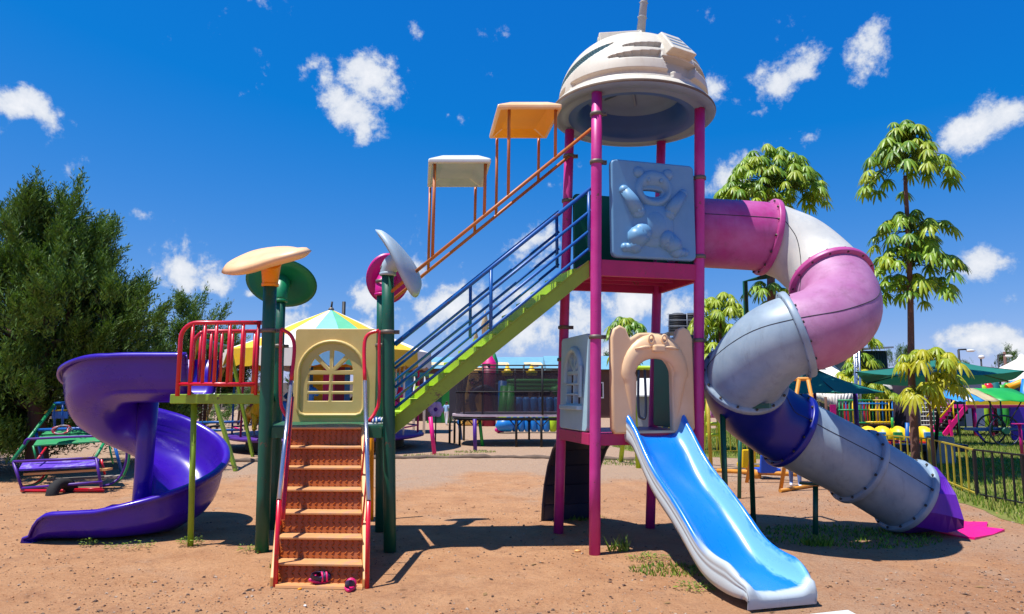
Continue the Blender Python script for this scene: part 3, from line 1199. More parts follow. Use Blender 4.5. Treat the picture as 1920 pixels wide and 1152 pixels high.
# ---- blue wave slide
def wave_slide():
    A = tp(.56, -.02, 1.17)
    E = V(1.99, 5.36, 0)
    D = V(E.x - A.x, E.y - A.y, 0)
    Ltot = D.length
    D.normalize()
    Rr = V(-D.y, D.x, 0)
    if Rr.x < 0: Rr = -Rr
    ks = [(-.06, 1.16), (.06, 1.15), (.17, 1.08), (.40, .83), (.62, .66), (.85, .54), (1.10, .38), (1.32, .21), (1.5, .145), (1.70, .125), (Ltot, .12)]
    N = 60
    ss = np.linspace(-.06, Ltot, N)
    zz = np.interp(ss, [k[0] for k in ks], [k[1] for k in ks])
    for _ in range(10):
        zz[1:-1] = (zz[:-2] + 2 * zz[1:-1] + zz[2:]) / 4
    prof = [(-.318, -.05), (-.328, -.01), (-.330, .055), (-.324, .066), (-.330, .078), (-.332, .105), (-.326, .116), (-.331, .127), (-.326, .165), (-.305, .185), (-.282, .172), (-.262, .125), (-.232, .062), (-.19, .022), (-.13, .004),
            (0, 0), (.13, .004), (.19, .022), (.232, .062), (.262, .125), (.282, .172), (.305, .185), (.326, .165), (.331, .10), (.328, -.01), (.318, -.05)]
    npf = len(prof)
    b = MB()
    vs, rows = [], []
    slide = slide_material()
    for i in range(N):
        q = i / (N - 1)
        endf = max(0, (q - .90) / .10)
        topf = max(0, 1 - q / .10)
        wid = 1.0 + .08 * topf - .10 * endf ** 3
        hs = 1.0 - .55 * endf ** 1.4 + .5 * topf
        base = A + D * ss[i]
        for j, (x, h) in enumerate(prof):
            hh = h * (hs if h > .02 else 1)
            if endf > 0 and h <= .02 and abs(x) < .3:
                hh -= .0
            z = zz[i] + hh
            if abs(x) > .3 and h < 0:
                z = max(.02, zz[i] + h * (1 - .2 * endf))
            vs.append(V(base.x, base.y, z) + Rr * x * wid)
    o = len(b.v)
    b.poly(vs, [(i * npf + j, i * npf + j + 1, (i + 1) * npf + j + 1, (i + 1) * npf + j) for i in range(N - 1) for j in range(npf - 1)], slide, True)
    # rounded nose closing the end, and the underside
    last = vs[(N - 1) * npf:]
    nose1 = [p + D * .035 - Z * .012 for k, p in enumerate(last)]
    nose2 = [V((p + D * .055).x, (p + D * .055).y, .03 + (p.z - .03) * .55) for p in last]
    nose3 = [V((p + D * .04).x, (p + D * .04).y, .02) for p in last]
    vv = last + nose1 + nose2 + nose3
    b.poly(vv, [(r_ * npf + j, r_ * npf + j + 1, (r_ + 1) * npf + j + 1, (r_ + 1) * npf + j) for r_ in range(3) for j in range(npf - 1)], slide, True)
    under = []
    for i in range(N):
        under += [vs[i * npf], vs[i * npf + npf - 1]]
    b.poly(under, [(2 * i, 2 * i + 2, 2 * i + 3, 2 * i + 1) for i in range(N - 1)], slide, True)
    ob = b.build('wave_slide', SET, weld=True)
    # across/along coordinates for the worn paint
    me = ob.data
    uvl = me.uv_layers.new(name='UVMap')
    A0 = A
    org = W[ob.name]
    for lp in me.loops:
        co = me.vertices[lp.vertex_index].co + org
        d = V(co.x - A0.x, co.y - A0.y, 0)
        sv = d.dot(D)
        x = d.dot(Rr)
        zf = np.interp(sv, ss, zz)
        h = co.z - zf
        # unrolled distance across the section
        if abs(x) < .215:
            u = x
        else:
            u = math.copysign(.215 + max(0, h) if abs(x) < .306 else .215 + .37 - max(-.1, h), x)
        uvl.data[lp.index].uv = (u, sv)
    lab(ob, 'blue wave slide with worn pale side running to the ground')
    b = MB()
    for s in (-1, 1):
        b.bar(A + Rr * s * .3 + D * .02 + Z * .0, A + Rr * s * .3 + D * .02 - Z * .12, .02, .05, 'bolt')
    return ob


def slide_material():
    m = bpy.data.materials.new('worn_blue_plastic')
    m.use_nodes = True
    t = m.node_tree
    L = t.links.new
    bs = t.nodes['Principled BSDF']
    uv = t.nodes.new('ShaderNodeUVMap')
    sp = t.nodes.new('ShaderNodeSeparateXYZ')
    L(uv.outputs[0], sp.inputs[0])
    nz = t.nodes.new('ShaderNodeTexNoise')
    nz.inputs['Scale'].default_value = 4.5
    nz.inputs['Detail'].default_value = 7
    nz.inputs['Roughness'].default_value = .65
    mp = t.nodes.new('ShaderNodeMapping')
    mp.inputs['Scale'].default_value = (3.0, 1.0, 1)
    L(uv.outputs[0], mp.inputs[0])
    L(mp.outputs[0], nz.inputs['Vector'])
    def mth(op, a, b=None, clamp=False):
        n = t.nodes.new('ShaderNodeMath'); n.operation = op; n.use_clamp = clamp
        for i, v in enumerate((a, b)):
            if v is None: continue
            if isinstance(v, (int, float)): n.inputs[i].default_value = v
            else: L(v, n.inputs[i])
        return n.outputs[0]
    wob = mth('MULTIPLY', mth('SUBTRACT', nz.outputs[0], .5), .20)
    u = mth('ADD', sp.outputs[0], wob)
    def band(c, w, soft):
        return mth('SUBTRACT', 1.0, mth('MULTIPLY', mth('SUBTRACT', mth('ABSOLUTE', mth('SUBTRACT', u, c)), w), 1 / soft), True)
    right = band(.295, .065, .04)           # inner right wall rubbed pale
    uo = mth('ADD', sp.outputs[0], mth('MULTIPLY', wob, .25))
    left_out = mth('MULTIPLY', mth('SUBTRACT', mth('MULTIPLY', uo, -1), .425), 40, True)    # outer left skirt bare
    right_out = mth('MULTIPLY', mth('SUBTRACT', uo, .445), 40, True)
    endp = mth('MULTIPLY', mth('SUBTRACT', mth('ADD', sp.outputs[1], mth('MULTIPLY', wob, .5)), 1.885), 25, True)
    lw = mth('MULTIPLY', mth('MULTIPLY', mth('SUBTRACT', mth('MULTIPLY', u, -1), .30), 20, True), mth('MULTIPLY', mth('SUBTRACT', sp.outputs[1], 1.25), 4, True))
    pale = mth('MAXIMUM', mth('MAXIMUM', left_out, right_out), mth('MAXIMUM', endp, lw))
    c0 = t.nodes.new('ShaderNodeMixRGB')
    c0.inputs[1].default_value = lin('#0474d4') + (1,)
    c0.inputs[2].default_value = lin('#6cacdc') + (1,)
    L(right, c0.inputs[0])
    c1 = t.nodes.new('ShaderNodeMixRGB')
    L(c0.outputs[0], c1.inputs[1])
    c1.inputs[2].default_value = lin('#b9c2c4') + (1,)
    L(pale, c1.inputs[0])
    L(c1.outputs[0], bs.inputs['Base Color'])
    rr = t.nodes.new('ShaderNodeMapRange')
    rr.inputs[3].default_value = .18
    rr.inputs[4].default_value = .40
    L(nz.outputs[0], rr.inputs[0])
    L(rr.outputs[0], bs.inputs['Roughness'])
    bs.inputs['Coat Weight'].default_value = .25
    bs.inputs['Coat Roughness'].default_value = .12
    return m


wave_slide()


# ---- green deck: posts, petals, platform
GP = {}
for nm, (b0, b1, t0, t1, Y, zt, r, cz, label) in dict(
        FL=(491, 1035, 507, 520, None, None, .068, [2.235], 'front left dark green post carrying the peach petal'),
        FR=(731, 1035, 727, 500, None, None, .064, [2.90, 2.22], 'front right dark green post carrying the grey petal'),
        BL=(513, 992, 526, 552, None, None, .062, [2.15], 'rear left dark green post carrying the green petal'),
        BR=(713, 997, 716, 540, None, None, .060, [2.92, 2.15], 'rear right dark green post carrying the pink petal')).items():
    base = G(b0, b1)
    top = P(t0, t1, base.y)
    GP[nm] = (base, top)
    b = MB()
    b.tube([lerp(base, top, k / 5) for k in range(6)], r, 'green_post', 20)
    o = b.build('post', SET)
    lab(o, label)
    clamps(o, [lerp(base, top, z / top.z) for z in cz], r, [(1, 0, 0)] * len(cz) if nm != 'BR' else [(.2, 1, 0)] * len(cz))


def gp(nm, z):
    a, t = GP[nm]
    return lerp(a, t, z / t.z)


def petal(post, cen, n, a, bb, m, label, up=(0, 0, 1), bulge=.06, neck_m=None, dish=1, notch=0.0, thick=.032):
    n = V(n).normalized()
    up = V(up)
    x = up.cross(n).normalized()
    y = n.cross(x)
    c = V(cen)
    b = MB()
    S, Rn = 44, 10
    rows = []
    for side in (1, -1):
        for k in range(Rn + 1):
            q = k / Rn
            row = []
            for s in range(S):
                t = 2 * math.pi * s / S
                f = 1 + notch * math.cos(3 * t + .5)
                rr = q * f
                h = bulge * (q ** 2) * -1 * dish + thick * side * math.sqrt(max(0, 1 - q ** 8))
                if side < 0 and .80 < q < .95: h += .012
                h += .04 * math.cos(2 * t + .6) * q * q * (1 if notch else 0)
                row.append(c + x * math.cos(t) * a * rr + y * math.sin(t) * bb * rr + n * h)
            rows.append(row)
    for side in (0, 1):
        o = side * (Rn + 1)
        for k in range(Rn):
            vs = rows[o + k] + rows[o + k + 1]
            b.poly(vs, [((s, S + s, S + (s + 1) % S, (s + 1) % S) if side == 0 else (s, (s + 1) % S, S + (s + 1) % S, S + s)) for s in range(S)], m, True)
    o = b.build('leaf_roof', SET, weld=True)
    lab(o, label)
    # bent neck from post top to the underside
    tz = GP[post][1]
    b = MB()
    dirp = (GP[post][1] - GP[post][0]).normalized()
    p0 = tz - dirp * .10
    p2 = c - n * .03
    mid = tz + dirp * max(.05, (p2 - tz).dot(dirp) * .6)
    pts = []
    for k in range(9):
        t = k / 8
        pts.append(p0 * (1 - t) ** 2 + mid * 2 * t * (1 - t) + p2 * t * t)
    b.tube(pts, [.078 + .032 * (k / 8) for k in range(9)], neck_m or m, 20)
    b.lathe(p0, [(.078, 0), (.088, .005), (.088, .03), (.078, .035)], neck_m or m, 20, dirp)
    b.build('neck', o)


petal('FL', P(507, 483, 7.02), (-.17, -.40, .90), .455, .40, 'petal_peach', 'peach leaf roof on the front left green post', up=(.15, .3, 1), neck_m='orange', bulge=.01, notch=.17, thick=.058)
petal('BL', P(530, 527, 8.6), (.05, .75, .62), .455, .36, 'petal_green', 'round green leaf roof on the rear left green post', bulge=.05)
petal('BR', P(727, 522, 8.55), (-.25, .93, .28), .27, .32, 'petal_pink', 'magenta leaf roof on the rear right green post', bulge=.04)
petal('FR', P(759, 486, 7.12), (.84, -.14, .52), .31, .42, 'petal_grey', 'pale grey drooping leaf roof on the front right green post', up=(-.4, 0, 1), bulge=.075, thick=.045, notch=.035)


def green_deck():
    z0, z1 = 1.13, 1.25
    c = [gp('FL', 1.2), gp('FR', 1.2), gp('BR', 1.2), gp('BL', 1.2)]
    b = MB()
    fl = lambda z: [V(p.x, p.y, z) for p in c]
    b.hexa(fl(z1 - .03), fl(z1), 'green_beam')
    for k in range(4):
        a, d = c[k], c[(k + 1) % 4]
        e0, e1 = lerp(a, d, .055), lerp(a, d, .945)
        b.bar(V(e0.x, e0.y, (z0 + z1) / 2 - .005), V(e1.x, e1.y, (z0 + z1) / 2 - .005), .05, z1 - z0 - .012, 'green_beam')
    lab(b.build('platform', SET), 'green platform at the head of the orange stairs')


green_deck()


def cream_window():
    Y = 8.22
    a, b_ = P(549, 795, Y), P(704, 795, Y)
    c = P(549, 617, Y)
    w, h = b_.x - a.x, c.z - a.z
    ux, uy = V(1, 0, 0), V(0, 0, 1)
    n = V(0, -1, 0)
    x0, x1 = w * .175, w * .72
    loops = [rrect(0, 0, w, h, .04)] + window_holes(x0, x1, .25, .86, .035)
    p = prism('window_panel', loops, .06, a, ux, uy, 'windowcream', SET, bevel=.008)
    lab(p, 'cream panel with an arched window above the orange stairs')
    b = MB()
    cx = w * .46
    r = w * .40
    q = lambda x, y: a + ux * x + uy * y + n * .035
    yb, ys = .10, .60
    pts = [q(cx - r, ys - .06 * k) for k in range(8)][::-1]
    pts = [q(cx - r + .03, yb + .02)] + pts + [q(cx - r * math.cos(t), ys + r * .95 * math.sin(t)) for t in np.linspace(.1, math.pi - .1, 18)]
    pts += [q(cx + r, ys - .06 * k) for k in range(8)] + [q(cx + r - .03, yb + .02), q(cx + r - .09, yb)] + [q(cx - r + .09, yb)]
    b.tube(pts, .022, 'windowcream', 8, closed=True)
    b.build('moulding', p)


cream_window()


# ---- orange stairs
def stairs():
    BL_, BR_ = V(-1.97, 5.97, 0), V(-1.235, 5.92, 0)
    TL, TR = V(-2.275, 7.13, 0), V(-1.545, 7.13, 0)

    def sp(i, t, z):
        p = lerp(lerp(BL_, BR_, i), lerp(TL, TR, i), t)
        return V(p.x, p.y, z)
    n = 7
    root = MB()
    for i, sx in ((0, -1), (1, 1)):
        w = .045
        a = [sp(i, -.03, 0), sp(i, .06, 0), sp(i, 1, 1.06), sp(i, 1, 1.25), sp(i, .93, 1.25), sp(i, -.03, .07)]
        off = V(sx * w, 0, 0)
        b0 = [p for p in a]; b1 = [p + off for p in a]
        k = len(a)
        root.poly(b0 + b1, [tuple(range(k)) if sx > 0 else tuple(range(k))[::-1], tuple(range(k, 2 * k))[::-1] if sx > 0 else tuple(range(k, 2 * k))] +
                  [(j, j + k, (j + 1) % k + k, (j + 1) % k) if sx > 0 else (j, (j + 1) % k, (j + 1) % k + k, j + k) for j in range(k)], 'stringerwood')
    st = root.build('staircase', SET, bevel=.006)
    lab(st, 'orange steel stairs with six treads and red handrails')
    rise = 1.25 / n
    run = 1 / n
    for k in range(n):                     # riser plates with raised tear-drop tread pattern
        z0, z1 = rise * k + .004, rise * (k + 1) - .022
        t = run * k + .03
        b = MB()
        d = .012
        e = .002
        y = lambda i, tt, z: sp(lerp(.004, .996, i), tt, z)
        b.poly([y(0, t - .02, z0), y(1, t - .02, z0), y(1, t + .012, z1), y(0, t + .012, z1), y(0, t, z0), y(1, t, z0), y(1, t + .03, z1), y(0, t + .03, z1)],
               [(0, 1, 2, 3), (5, 4, 7, 6), (4, 5, 1, 0), (3, 2, 6, 7), (0, 3, 7, 4), (1, 5, 6, 2)], 'stairorange')
        nx, nz = 13, 5
        for ix in range(nx):
            for iz in range(nz):
                fx = (ix + .5) / nx
                fz = (iz + .5) / nz
                p = lerp(y(fx, t - .02, z0), y(fx, t + .012, z1), fz) + V(0, -.001, 0)
                ang = math.radians(44 if iz % 2 else -44)
                L_, w_ = .021, .0065
                ca, sa = math.cos(ang), math.sin(ang)
                u = V(ca, 0, sa) * L_
                v = V(-sa, 0, ca) * w_
                b.poly([p - u, p - v, p + u, p + v, p + V(0, -.009, 0) - u * .5, p + V(0, -.009, 0) + u * .5],
                       [(0, 1, 4), (1, 5, 4), (1, 2, 5), (2, 3, 5), (3, 4, 5), (3, 0, 4)], 'stairorange')
        b.build('riser', st)
        if k < n:
            b = MB()
            za, zb = rise * (k + 1) - .022, rise * (k + 1)
            t0, t1 = run * k + .005, run * (k + 1) + .06
            if k == n - 1:
                t1 = t0 + .12
            bt = [y(0, t0, za), y(1, t0, za), y(1, t1, za), y(0, t1, za)]
            tp_ = [y(0, t0, zb), y(1, t0, zb), y(1, t1, zb), y(0, t1, zb)]
            b.hexa(bt, tp_, 'treadworn')
            b.build('tread', st, bevel=.006)
    b = MB()                               # worn bottom plate on the soil
    b.hexa([sp(0.005, -.075, .004), sp(.995, -.075, .004), sp(.995, .03, .004), sp(.005, .03, .004)],
           [sp(.005, -.07, .022), sp(.995, -.07, .022), sp(.995, .03, .022), sp(.005, .03, .022)], 'treadworn')
    b.build('tread', st)
    for i, sx in ((0, -1), (1, 1)):
        px = (lambda a, bq: a if sx < 0 else bq)
        post = 'FL' if sx < 0 else 'FR'
        foot = P(px(516, 688), px(1097, 1101), px(5.93, 5.88)); foot.z = 0
        k1 = P(px(523, 691), px(938, 940), px(6.0, 5.95))
        k2 = P(px(546, 684), px(715, 715), 6.95)
        k3 = P(px(552, 683), px(655, 650), 7.06)
        k4 = P(px(546, 690), px(630, 628), 7.1)
        k5 = P(px(528, 711), px(617, 620), 7.12)
        b = MB()
        r = .019
        b.tube([foot, k1], r, 'red', 10)
        b.tube(spline([k2, k3, k4, k5], 14), r, 'red', 10)
        loop = spline([k5, P(px(526, 711), 650, 7.12), P(px(526, 711), 745, 7.12), P(px(532, 704), 772, 7.1), P(px(545, 692), 790, 7.05)], 18)
        b.tube(loop, r * .9, 'red', 10)
        o2 = V(sx * -.005, .05, -.09)
        b.tube([lerp(foot, k1, .75) + V(-sx * .02, .06, 0), k1 + o2 + V(-sx * .01, .04, .04), lerp(k1, k2, .93) + o2], r, 'red', 10)
        for tt in (.25, .6):
            q = lerp(k1, k2, tt)
            b.tube([q, sp(i, min(1, .05 + tt * .9), .18 + 1.0 * tt)], .009, 'red', 6)
        h = b.build('handrail', st)
        lab(h, 'red handrail on the left of the stairs' if sx < 0 else 'red handrail on the right of the stairs')
        b = MB()
        b.tube([k1, k2], r + .0008, 'chrome', 12)
        lab(b.build('handrail', st), 'rubbed bare metal upper part of the ' + ('left' if sx < 0 else 'right') + ' handrail')


stairs()


# ---- lime platform, red guard rails, purple spiral slide
def lime_deck():
    b = MB()
    z1 = 1.575
    f0 = [V(-3.60, 7.30, 0), V(-2.62, 7.26, 0), V(-2.85, 8.30, 0), V(-3.62, 8.34, 0)]
    fl = lambda z: [V(p.x, p.y, z) for p in f0]
    b.hexa(fl(z1 - .10), fl(z1), 'lime')
    d = b.build('platform', SET, bevel=.008)
    lab(d, 'lime green platform between the purple slide and the green posts')
    b = MB()
    g = G(357, 1024)
    b.tube([g, V(P(364, 755, g.y).x, g.y, 1.475)], .031, 'lime', 14)
    lab(b.build('support_post', SET), 'lime green pole under the small platform')
    for k, (Y, xs, tx, lbl) in enumerate(((7.24, [357, 380, 402, 427, 452, 481], 490, 'red guard rail on the near edge of the lime platform'),
                                          (8.26, [373, 393, 413, 433, 455, 475], 505, 'red guard rail on the far edge of the lime platform'))):
        b = MB()
        ztop = 2.325
        x0 = P(335 if k == 0 else 360, 700, Y).x
        xe = P(tx, 620, Y).x
        zb = 1.575
        arc = [V(x0, Y, zb - .02), V(x0, Y, ztop - .24)] + [V(x0 + .17 - .17 * math.cos(t), Y, ztop - .17 + .17 * math.sin(t)) for t in np.linspace(.0, math.pi / 2, 8)] + [V(xe, Y, ztop)]
        b.tube(arc, .023, 'red', 12)
        xr = P(xs[-1], 700, Y).x
        b.tube([V(x0, Y, 1.68), V(xr, Y, 1.68)], .020, 'red', 10)
        r = b.build('guard_rail', SET)
        lab(r, lbl)
        for i, px in enumerate(xs):
            b = MB()
            x = P(px, 700, Y).x
            b.tube([V(x, Y, (zb - .01) if i in (0, len(xs) - 1) else 1.68), V(x, Y, ztop)], .019, 'red', 10)
            b.build('baluster', r)


lime_deck()


def spiral():
    C = V(-4.40, 8.40, 0)
    pts = []                               # (position of axis point, radial direction, turned degrees)
    for t in np.linspace(0, 1, 10)[:-1]:
        pts.append((V(lerp(-3.55, C.x, t), C.y, 0), V(0, -1, 0), 0, 0))
    for d in np.linspace(0, 360, 73):
        a = math.radians(-90 - d)
        pts.append((V(C.x, C.y, 0), V(math.cos(a), math.sin(a), 0), d, 0))
    for t in np.linspace(0, 1, 12)[1:]:
        pts.append((V(C.x - .74 * t, C.y, 0), V(0, -1, 0), 360, t))
    D = [d + 40 * e for _, _, d, e in pts]
    zf = np.interp(D, [0, 20, 45, 90, 135, 180, 225, 270, 315, 360, 385, 400], [1.53, 1.46, 1.31, 1.06, .86, .65, .38, .12, .02, .0, .0, .0])
    for _ in range(5):
        zf[1:-1] = (zf[:-2] + 2 * zf[1:-1] + zf[2:]) / 4
    wh = np.interp(D, [0, 60, 180, 270, 315, 360, 388, 394, 398, 400], [.47, .60, .62, .57, .47, .335, .31, .24, .14, .06])
    ih = np.interp(D, [0, 20, 60, 330, 352, 376, 388, 400], [.45, .42, .06, .06, .30, .29, .14, .03])
    # trough cross-section: outer wall with three moulded ridges, rolled lip
    n = len(pts)
    base = [(.09, 1.0, 'i'), (.115, .5, 'i'), (.15, .14, 'i'), (.22, 0.02, 'f'), (.34, -.03, 'f'), (.46, -.05, 'f'), (.58, -.03, 'f'), (.68, .03, 'f'), (.755, .12, 'w'), (.81, .25, 'w'), (.845, .40, 'w'), (.858, .50, 'w'),
            (.856, .54, 'w'), (.870, .60, 'w'), (.862, .66, 'w'), (.880, .72, 'w'), (.870, .78, 'w'), (.888, .85, 'w'), (.888, .95, 'w'), (.902, 1.0, 'w'), (.92, .985, 'w'), (.922, .93, 'w')]
    k = len(base)
    vs = []
    for i in range(n):
        p, r, d, e = pts[i]
        tip = 1 - .25 * max(0, (e - .6) / .4) ** 2
        for rho, h, kind in base:
            if kind == 'i': z = zf[i] + h * ih[i]
            elif kind == 'f': z = max(.025, zf[i] + h)
            else: z = zf[i] + h * wh[i]
            rr = .5 + (rho - .5) * tip if e > 0 else rho
            if e > 0 and kind == 'i':
                rr = rho + .06 * e
            q = p + r * rr
            vs.append(V(q.x, q.y, z))
    b = MB()
    b.poly(vs, [(i * k + j, i * k + j + 1, (i + 1) * k + j + 1, (i + 1) * k + j) for i in range(n - 1) for j in range(k - 1)], 'purple', True)
    lip = vs[(n - 1) * k:]
    b.poly(lip + [p + V(-.06, 0, -.02) for p in lip] + [V(p.x - .07, p.y, .02) for p in lip] + [V(p.x + .02, p.y, .005) for p in lip],
           [(r_ * k + j, r_ * k + j + 1, (r_ + 1) * k + j + 1, (r_ + 1) * k + j) for r_ in range(3) for j in range(k - 1)], 'purple', True)
    o = b.build('spiral_slide', SET, weld=True)
    lab(o, 'glossy purple open spiral slide')
    s = o.modifiers.new('thick', 'SOLIDIFY')
    s.thickness = .03
    s.offset = -1
    b = MB()
    b.tube([V(C.x, C.y, 0), V(C.x, C.y, .6), V(C.x, C.y, 1.0), V(C.x, C.y, 1.62)], [.115, .10, .105, .12], 'purple', 24)
    b.build('column', o)
    b = MB()                               # flange where the chute meets the platform
    f = []
    for rho, h, kind in base:
        z = 1.53 + h * (.45 if kind == 'i' else 1.0 if kind == 'f' else .47)
        f.append((rho, z))
    o_ = [V(-3.56, C.y - r_, z) for r_, z in f]
    b.poly(o_ + [V(-3.53, p.y - (.0), p.z) for p in o_], [(j, j + 1, k + j + 1, k + j) for j in range(k - 1)], 'purple', True)
    b.build('flange', o)


spiral()


# ---- lime stair bridge with blue rails
OFF = V(-.275, .98, 0)


def bridge():
    A = P(739, 800, 7.28); B = P(1104, 505, 7.16)
    A2, B2 = A + OFF * .92, B + OFF * .92
    b = MB()
    for a, c in ((A, B), (A2, B2)):
        d = V((c - a).x, (c - a).y, 0).normalized()
        h = .085
        q = lambda p, s: [p + V(0, -.022, -h) * 1, p + V(0, .022, -h), p + V(0, .022, h), p + V(0, -.022, h)]
        b.poly(q(a, 0) + q(c, 0), [(0, 1, 2, 3), (7, 6, 5, 4), (4, 5, 1, 0), (5, 6, 2, 1), (6, 7, 3, 2), (7, 4, 0, 3)], 'lime')
        b.bar(a + Z * h, c + Z * h, .07, .012, 'lime')
    root = b.build('stair_bridge', SET)
    lab(root, 'lime green stair bridge rising from the green platform to the tower')
    n = 12
    for k in range(n):
        t0, t1 = k / n, (k + 1) / n
        p0, p1 = lerp(A, B, t0), lerp(A, B, t1)
        zt = p1.z + .012
        zb = p0.z + .012
        o1 = OFF * .92
        b = MB()
        x0, x1 = p0 + V(0, .03, 0), p1 + V(0, .03, 0)
        y0, y1 = p0 + o1 - V(0, .03, 0), p1 + o1 - V(0, .03, 0)
        # riser and tread as one folded plate
        s = lambda p, z, dx=0: V(p.x + dx, p.y, z)
        b.hexa([s(x0, zt - .02), s(x1, zt - .02, .02), s(y1, zt - .02, .02), s(y0, zt - .02)], [s(x0, zt), s(x1, zt, .02), s(y1, zt, .02), s(y0, zt)], 'limebright')
        b.hexa([s(x0, zb), s(x0, zb, .014), s(y0, zb, .014), s(y0, zb)], [s(x0, zt - .02), s(x0, zt - .02, .014), s(y0, zt - .02, .014), s(y0, zt - .02)], 'limebright')
        b.build('tread', root)
    for k, lbl in ((0, 'blue near handrail of the stair bridge'), (1, 'blue far handrail of the stair bridge')):
        off = OFF * (0 if k == 0 else 1)
        b = MB()
        ends = []
        for j, (ya, yb) in enumerate(((647, 352), (691, 394), (727, 430), (765, 463))):
            a = P(741, ya, 7.20) + off
            c = P(1109, yb, 7.09) + off
            ends.append((a, c))
            b.tube([a, c], .021 if j == 0 else .016, 'bridgeblue', 10)
        h = b.build('handrail', root)
        lab(h, lbl)
        for t in (.485, .985):
            b = MB()
            top = lerp(ends[0][0], ends[0][1], t)
            bot = lerp(ends[3][0], ends[3][1], t)
            bot = V(top.x, top.y, bot.z - .02)
            b.tube([top, bot], .019, 'bridgeblue', 10)
            b.build('baluster', h)


bridge()


def canopies():
    YN = 7.15
    a, c = P(731, 549, YN), P(1109, 242, YN)
    rails = []
    for k, lbl in ((0, 'near orange pipe carrying the two canopies'), (1, 'far orange pipe carrying the two canopies')):
        off = V(-.17, .88, 0) * k
        b = MB()
        b.tube([a + off, c + off], .019, 'orangerail', 10)
        lab(b.build('canopy_rail', SET), lbl)
        rails.append((a + off, c + off))

    def on_rail(k, x):
        p, q = rails[k]
        t = (x - p.x) / (q.x - p.x)
        return lerp(p, q, t)
    for (m, mi, posts, xl, xr, ylip, lbl) in (
            ('canopywhite', 'canopywhite', (812, 908), 803, 921, 305, 'small grey white canopy roof halfway up the orange pipes'),
            ('canopyorange', 'canopyorange', (953, 1042), 933, 1054, 203, 'small orange canopy roof near the top of the orange pipes')):
        zl = P(860, ylip, YN - .06).z
        x0, x1 = P(xl, ylip, YN - .06).x, P(xr, ylip, YN - .06).x
        yn = YN - .06
        sh = -.12
        dY = .90

        def quad(ins, z):
            return [V(x0 + ins, yn + ins, z), V(x1 - ins, yn + ins, z), V(x1 - ins + sh, yn + dY - ins, z), V(x0 + ins + sh, yn + dY - ins, z)]
        mo = 'canopywhite' if m == 'canopywhite' else 'petal_peach'
        b = MB()
        lo, mid, tp_ = quad(0, zl), quad(.0, zl + .045), quad(.13, zl + .125)
        f4 = [(0, 1, 5, 4), (1, 2, 6, 5), (2, 3, 7, 6), (3, 0, 4, 7)]
        b.poly(lo + mid, f4, mo)
        b.poly(mid + tp_, f4 + [(4, 5, 6, 7)], mo)
        li, ti = quad(.035, zl), quad(.15, zl + .06)
        b.poly(lo + li, [(4, 5, 1, 0), (5, 6, 2, 1), (6, 7, 3, 2), (7, 4, 0, 3)], mo)
        b.poly(li + ti, [(4, 5, 1, 0), (5, 6, 2, 1), (6, 7, 3, 2), (7, 4, 0, 3), (7, 6, 5, 4)], mi if m == 'canopyorange' else 'petal_grey')  # white canopy's underside in grey-blue: its shade is put into the colour
        o = b.build('canopy', SET, weld=True, bevel=.012)
        lab(o, lbl)
        for k in (0, 1):
            for px in posts:
                x = P(px, 400, YN).x + (-.15 if k else 0)
                q = on_rail(k, x)
                b = MB()
                b.tube([q, V(q.x + .01, q.y + (-.02 if k else .02), zl + .08)], .0175, 'orangerail', 10)
                b.build('canopy_post', o)


canopies()
b = MB()
y_ = 8.9
b.tube([V(P(698, 900, y_).x, y_, 0), V(P(698, 700, y_).x, y_, 1.9)], .028, 'canopyorange', 12)
lab(b.build('support_post', SET), 'orange yellow pole behind the stairs')

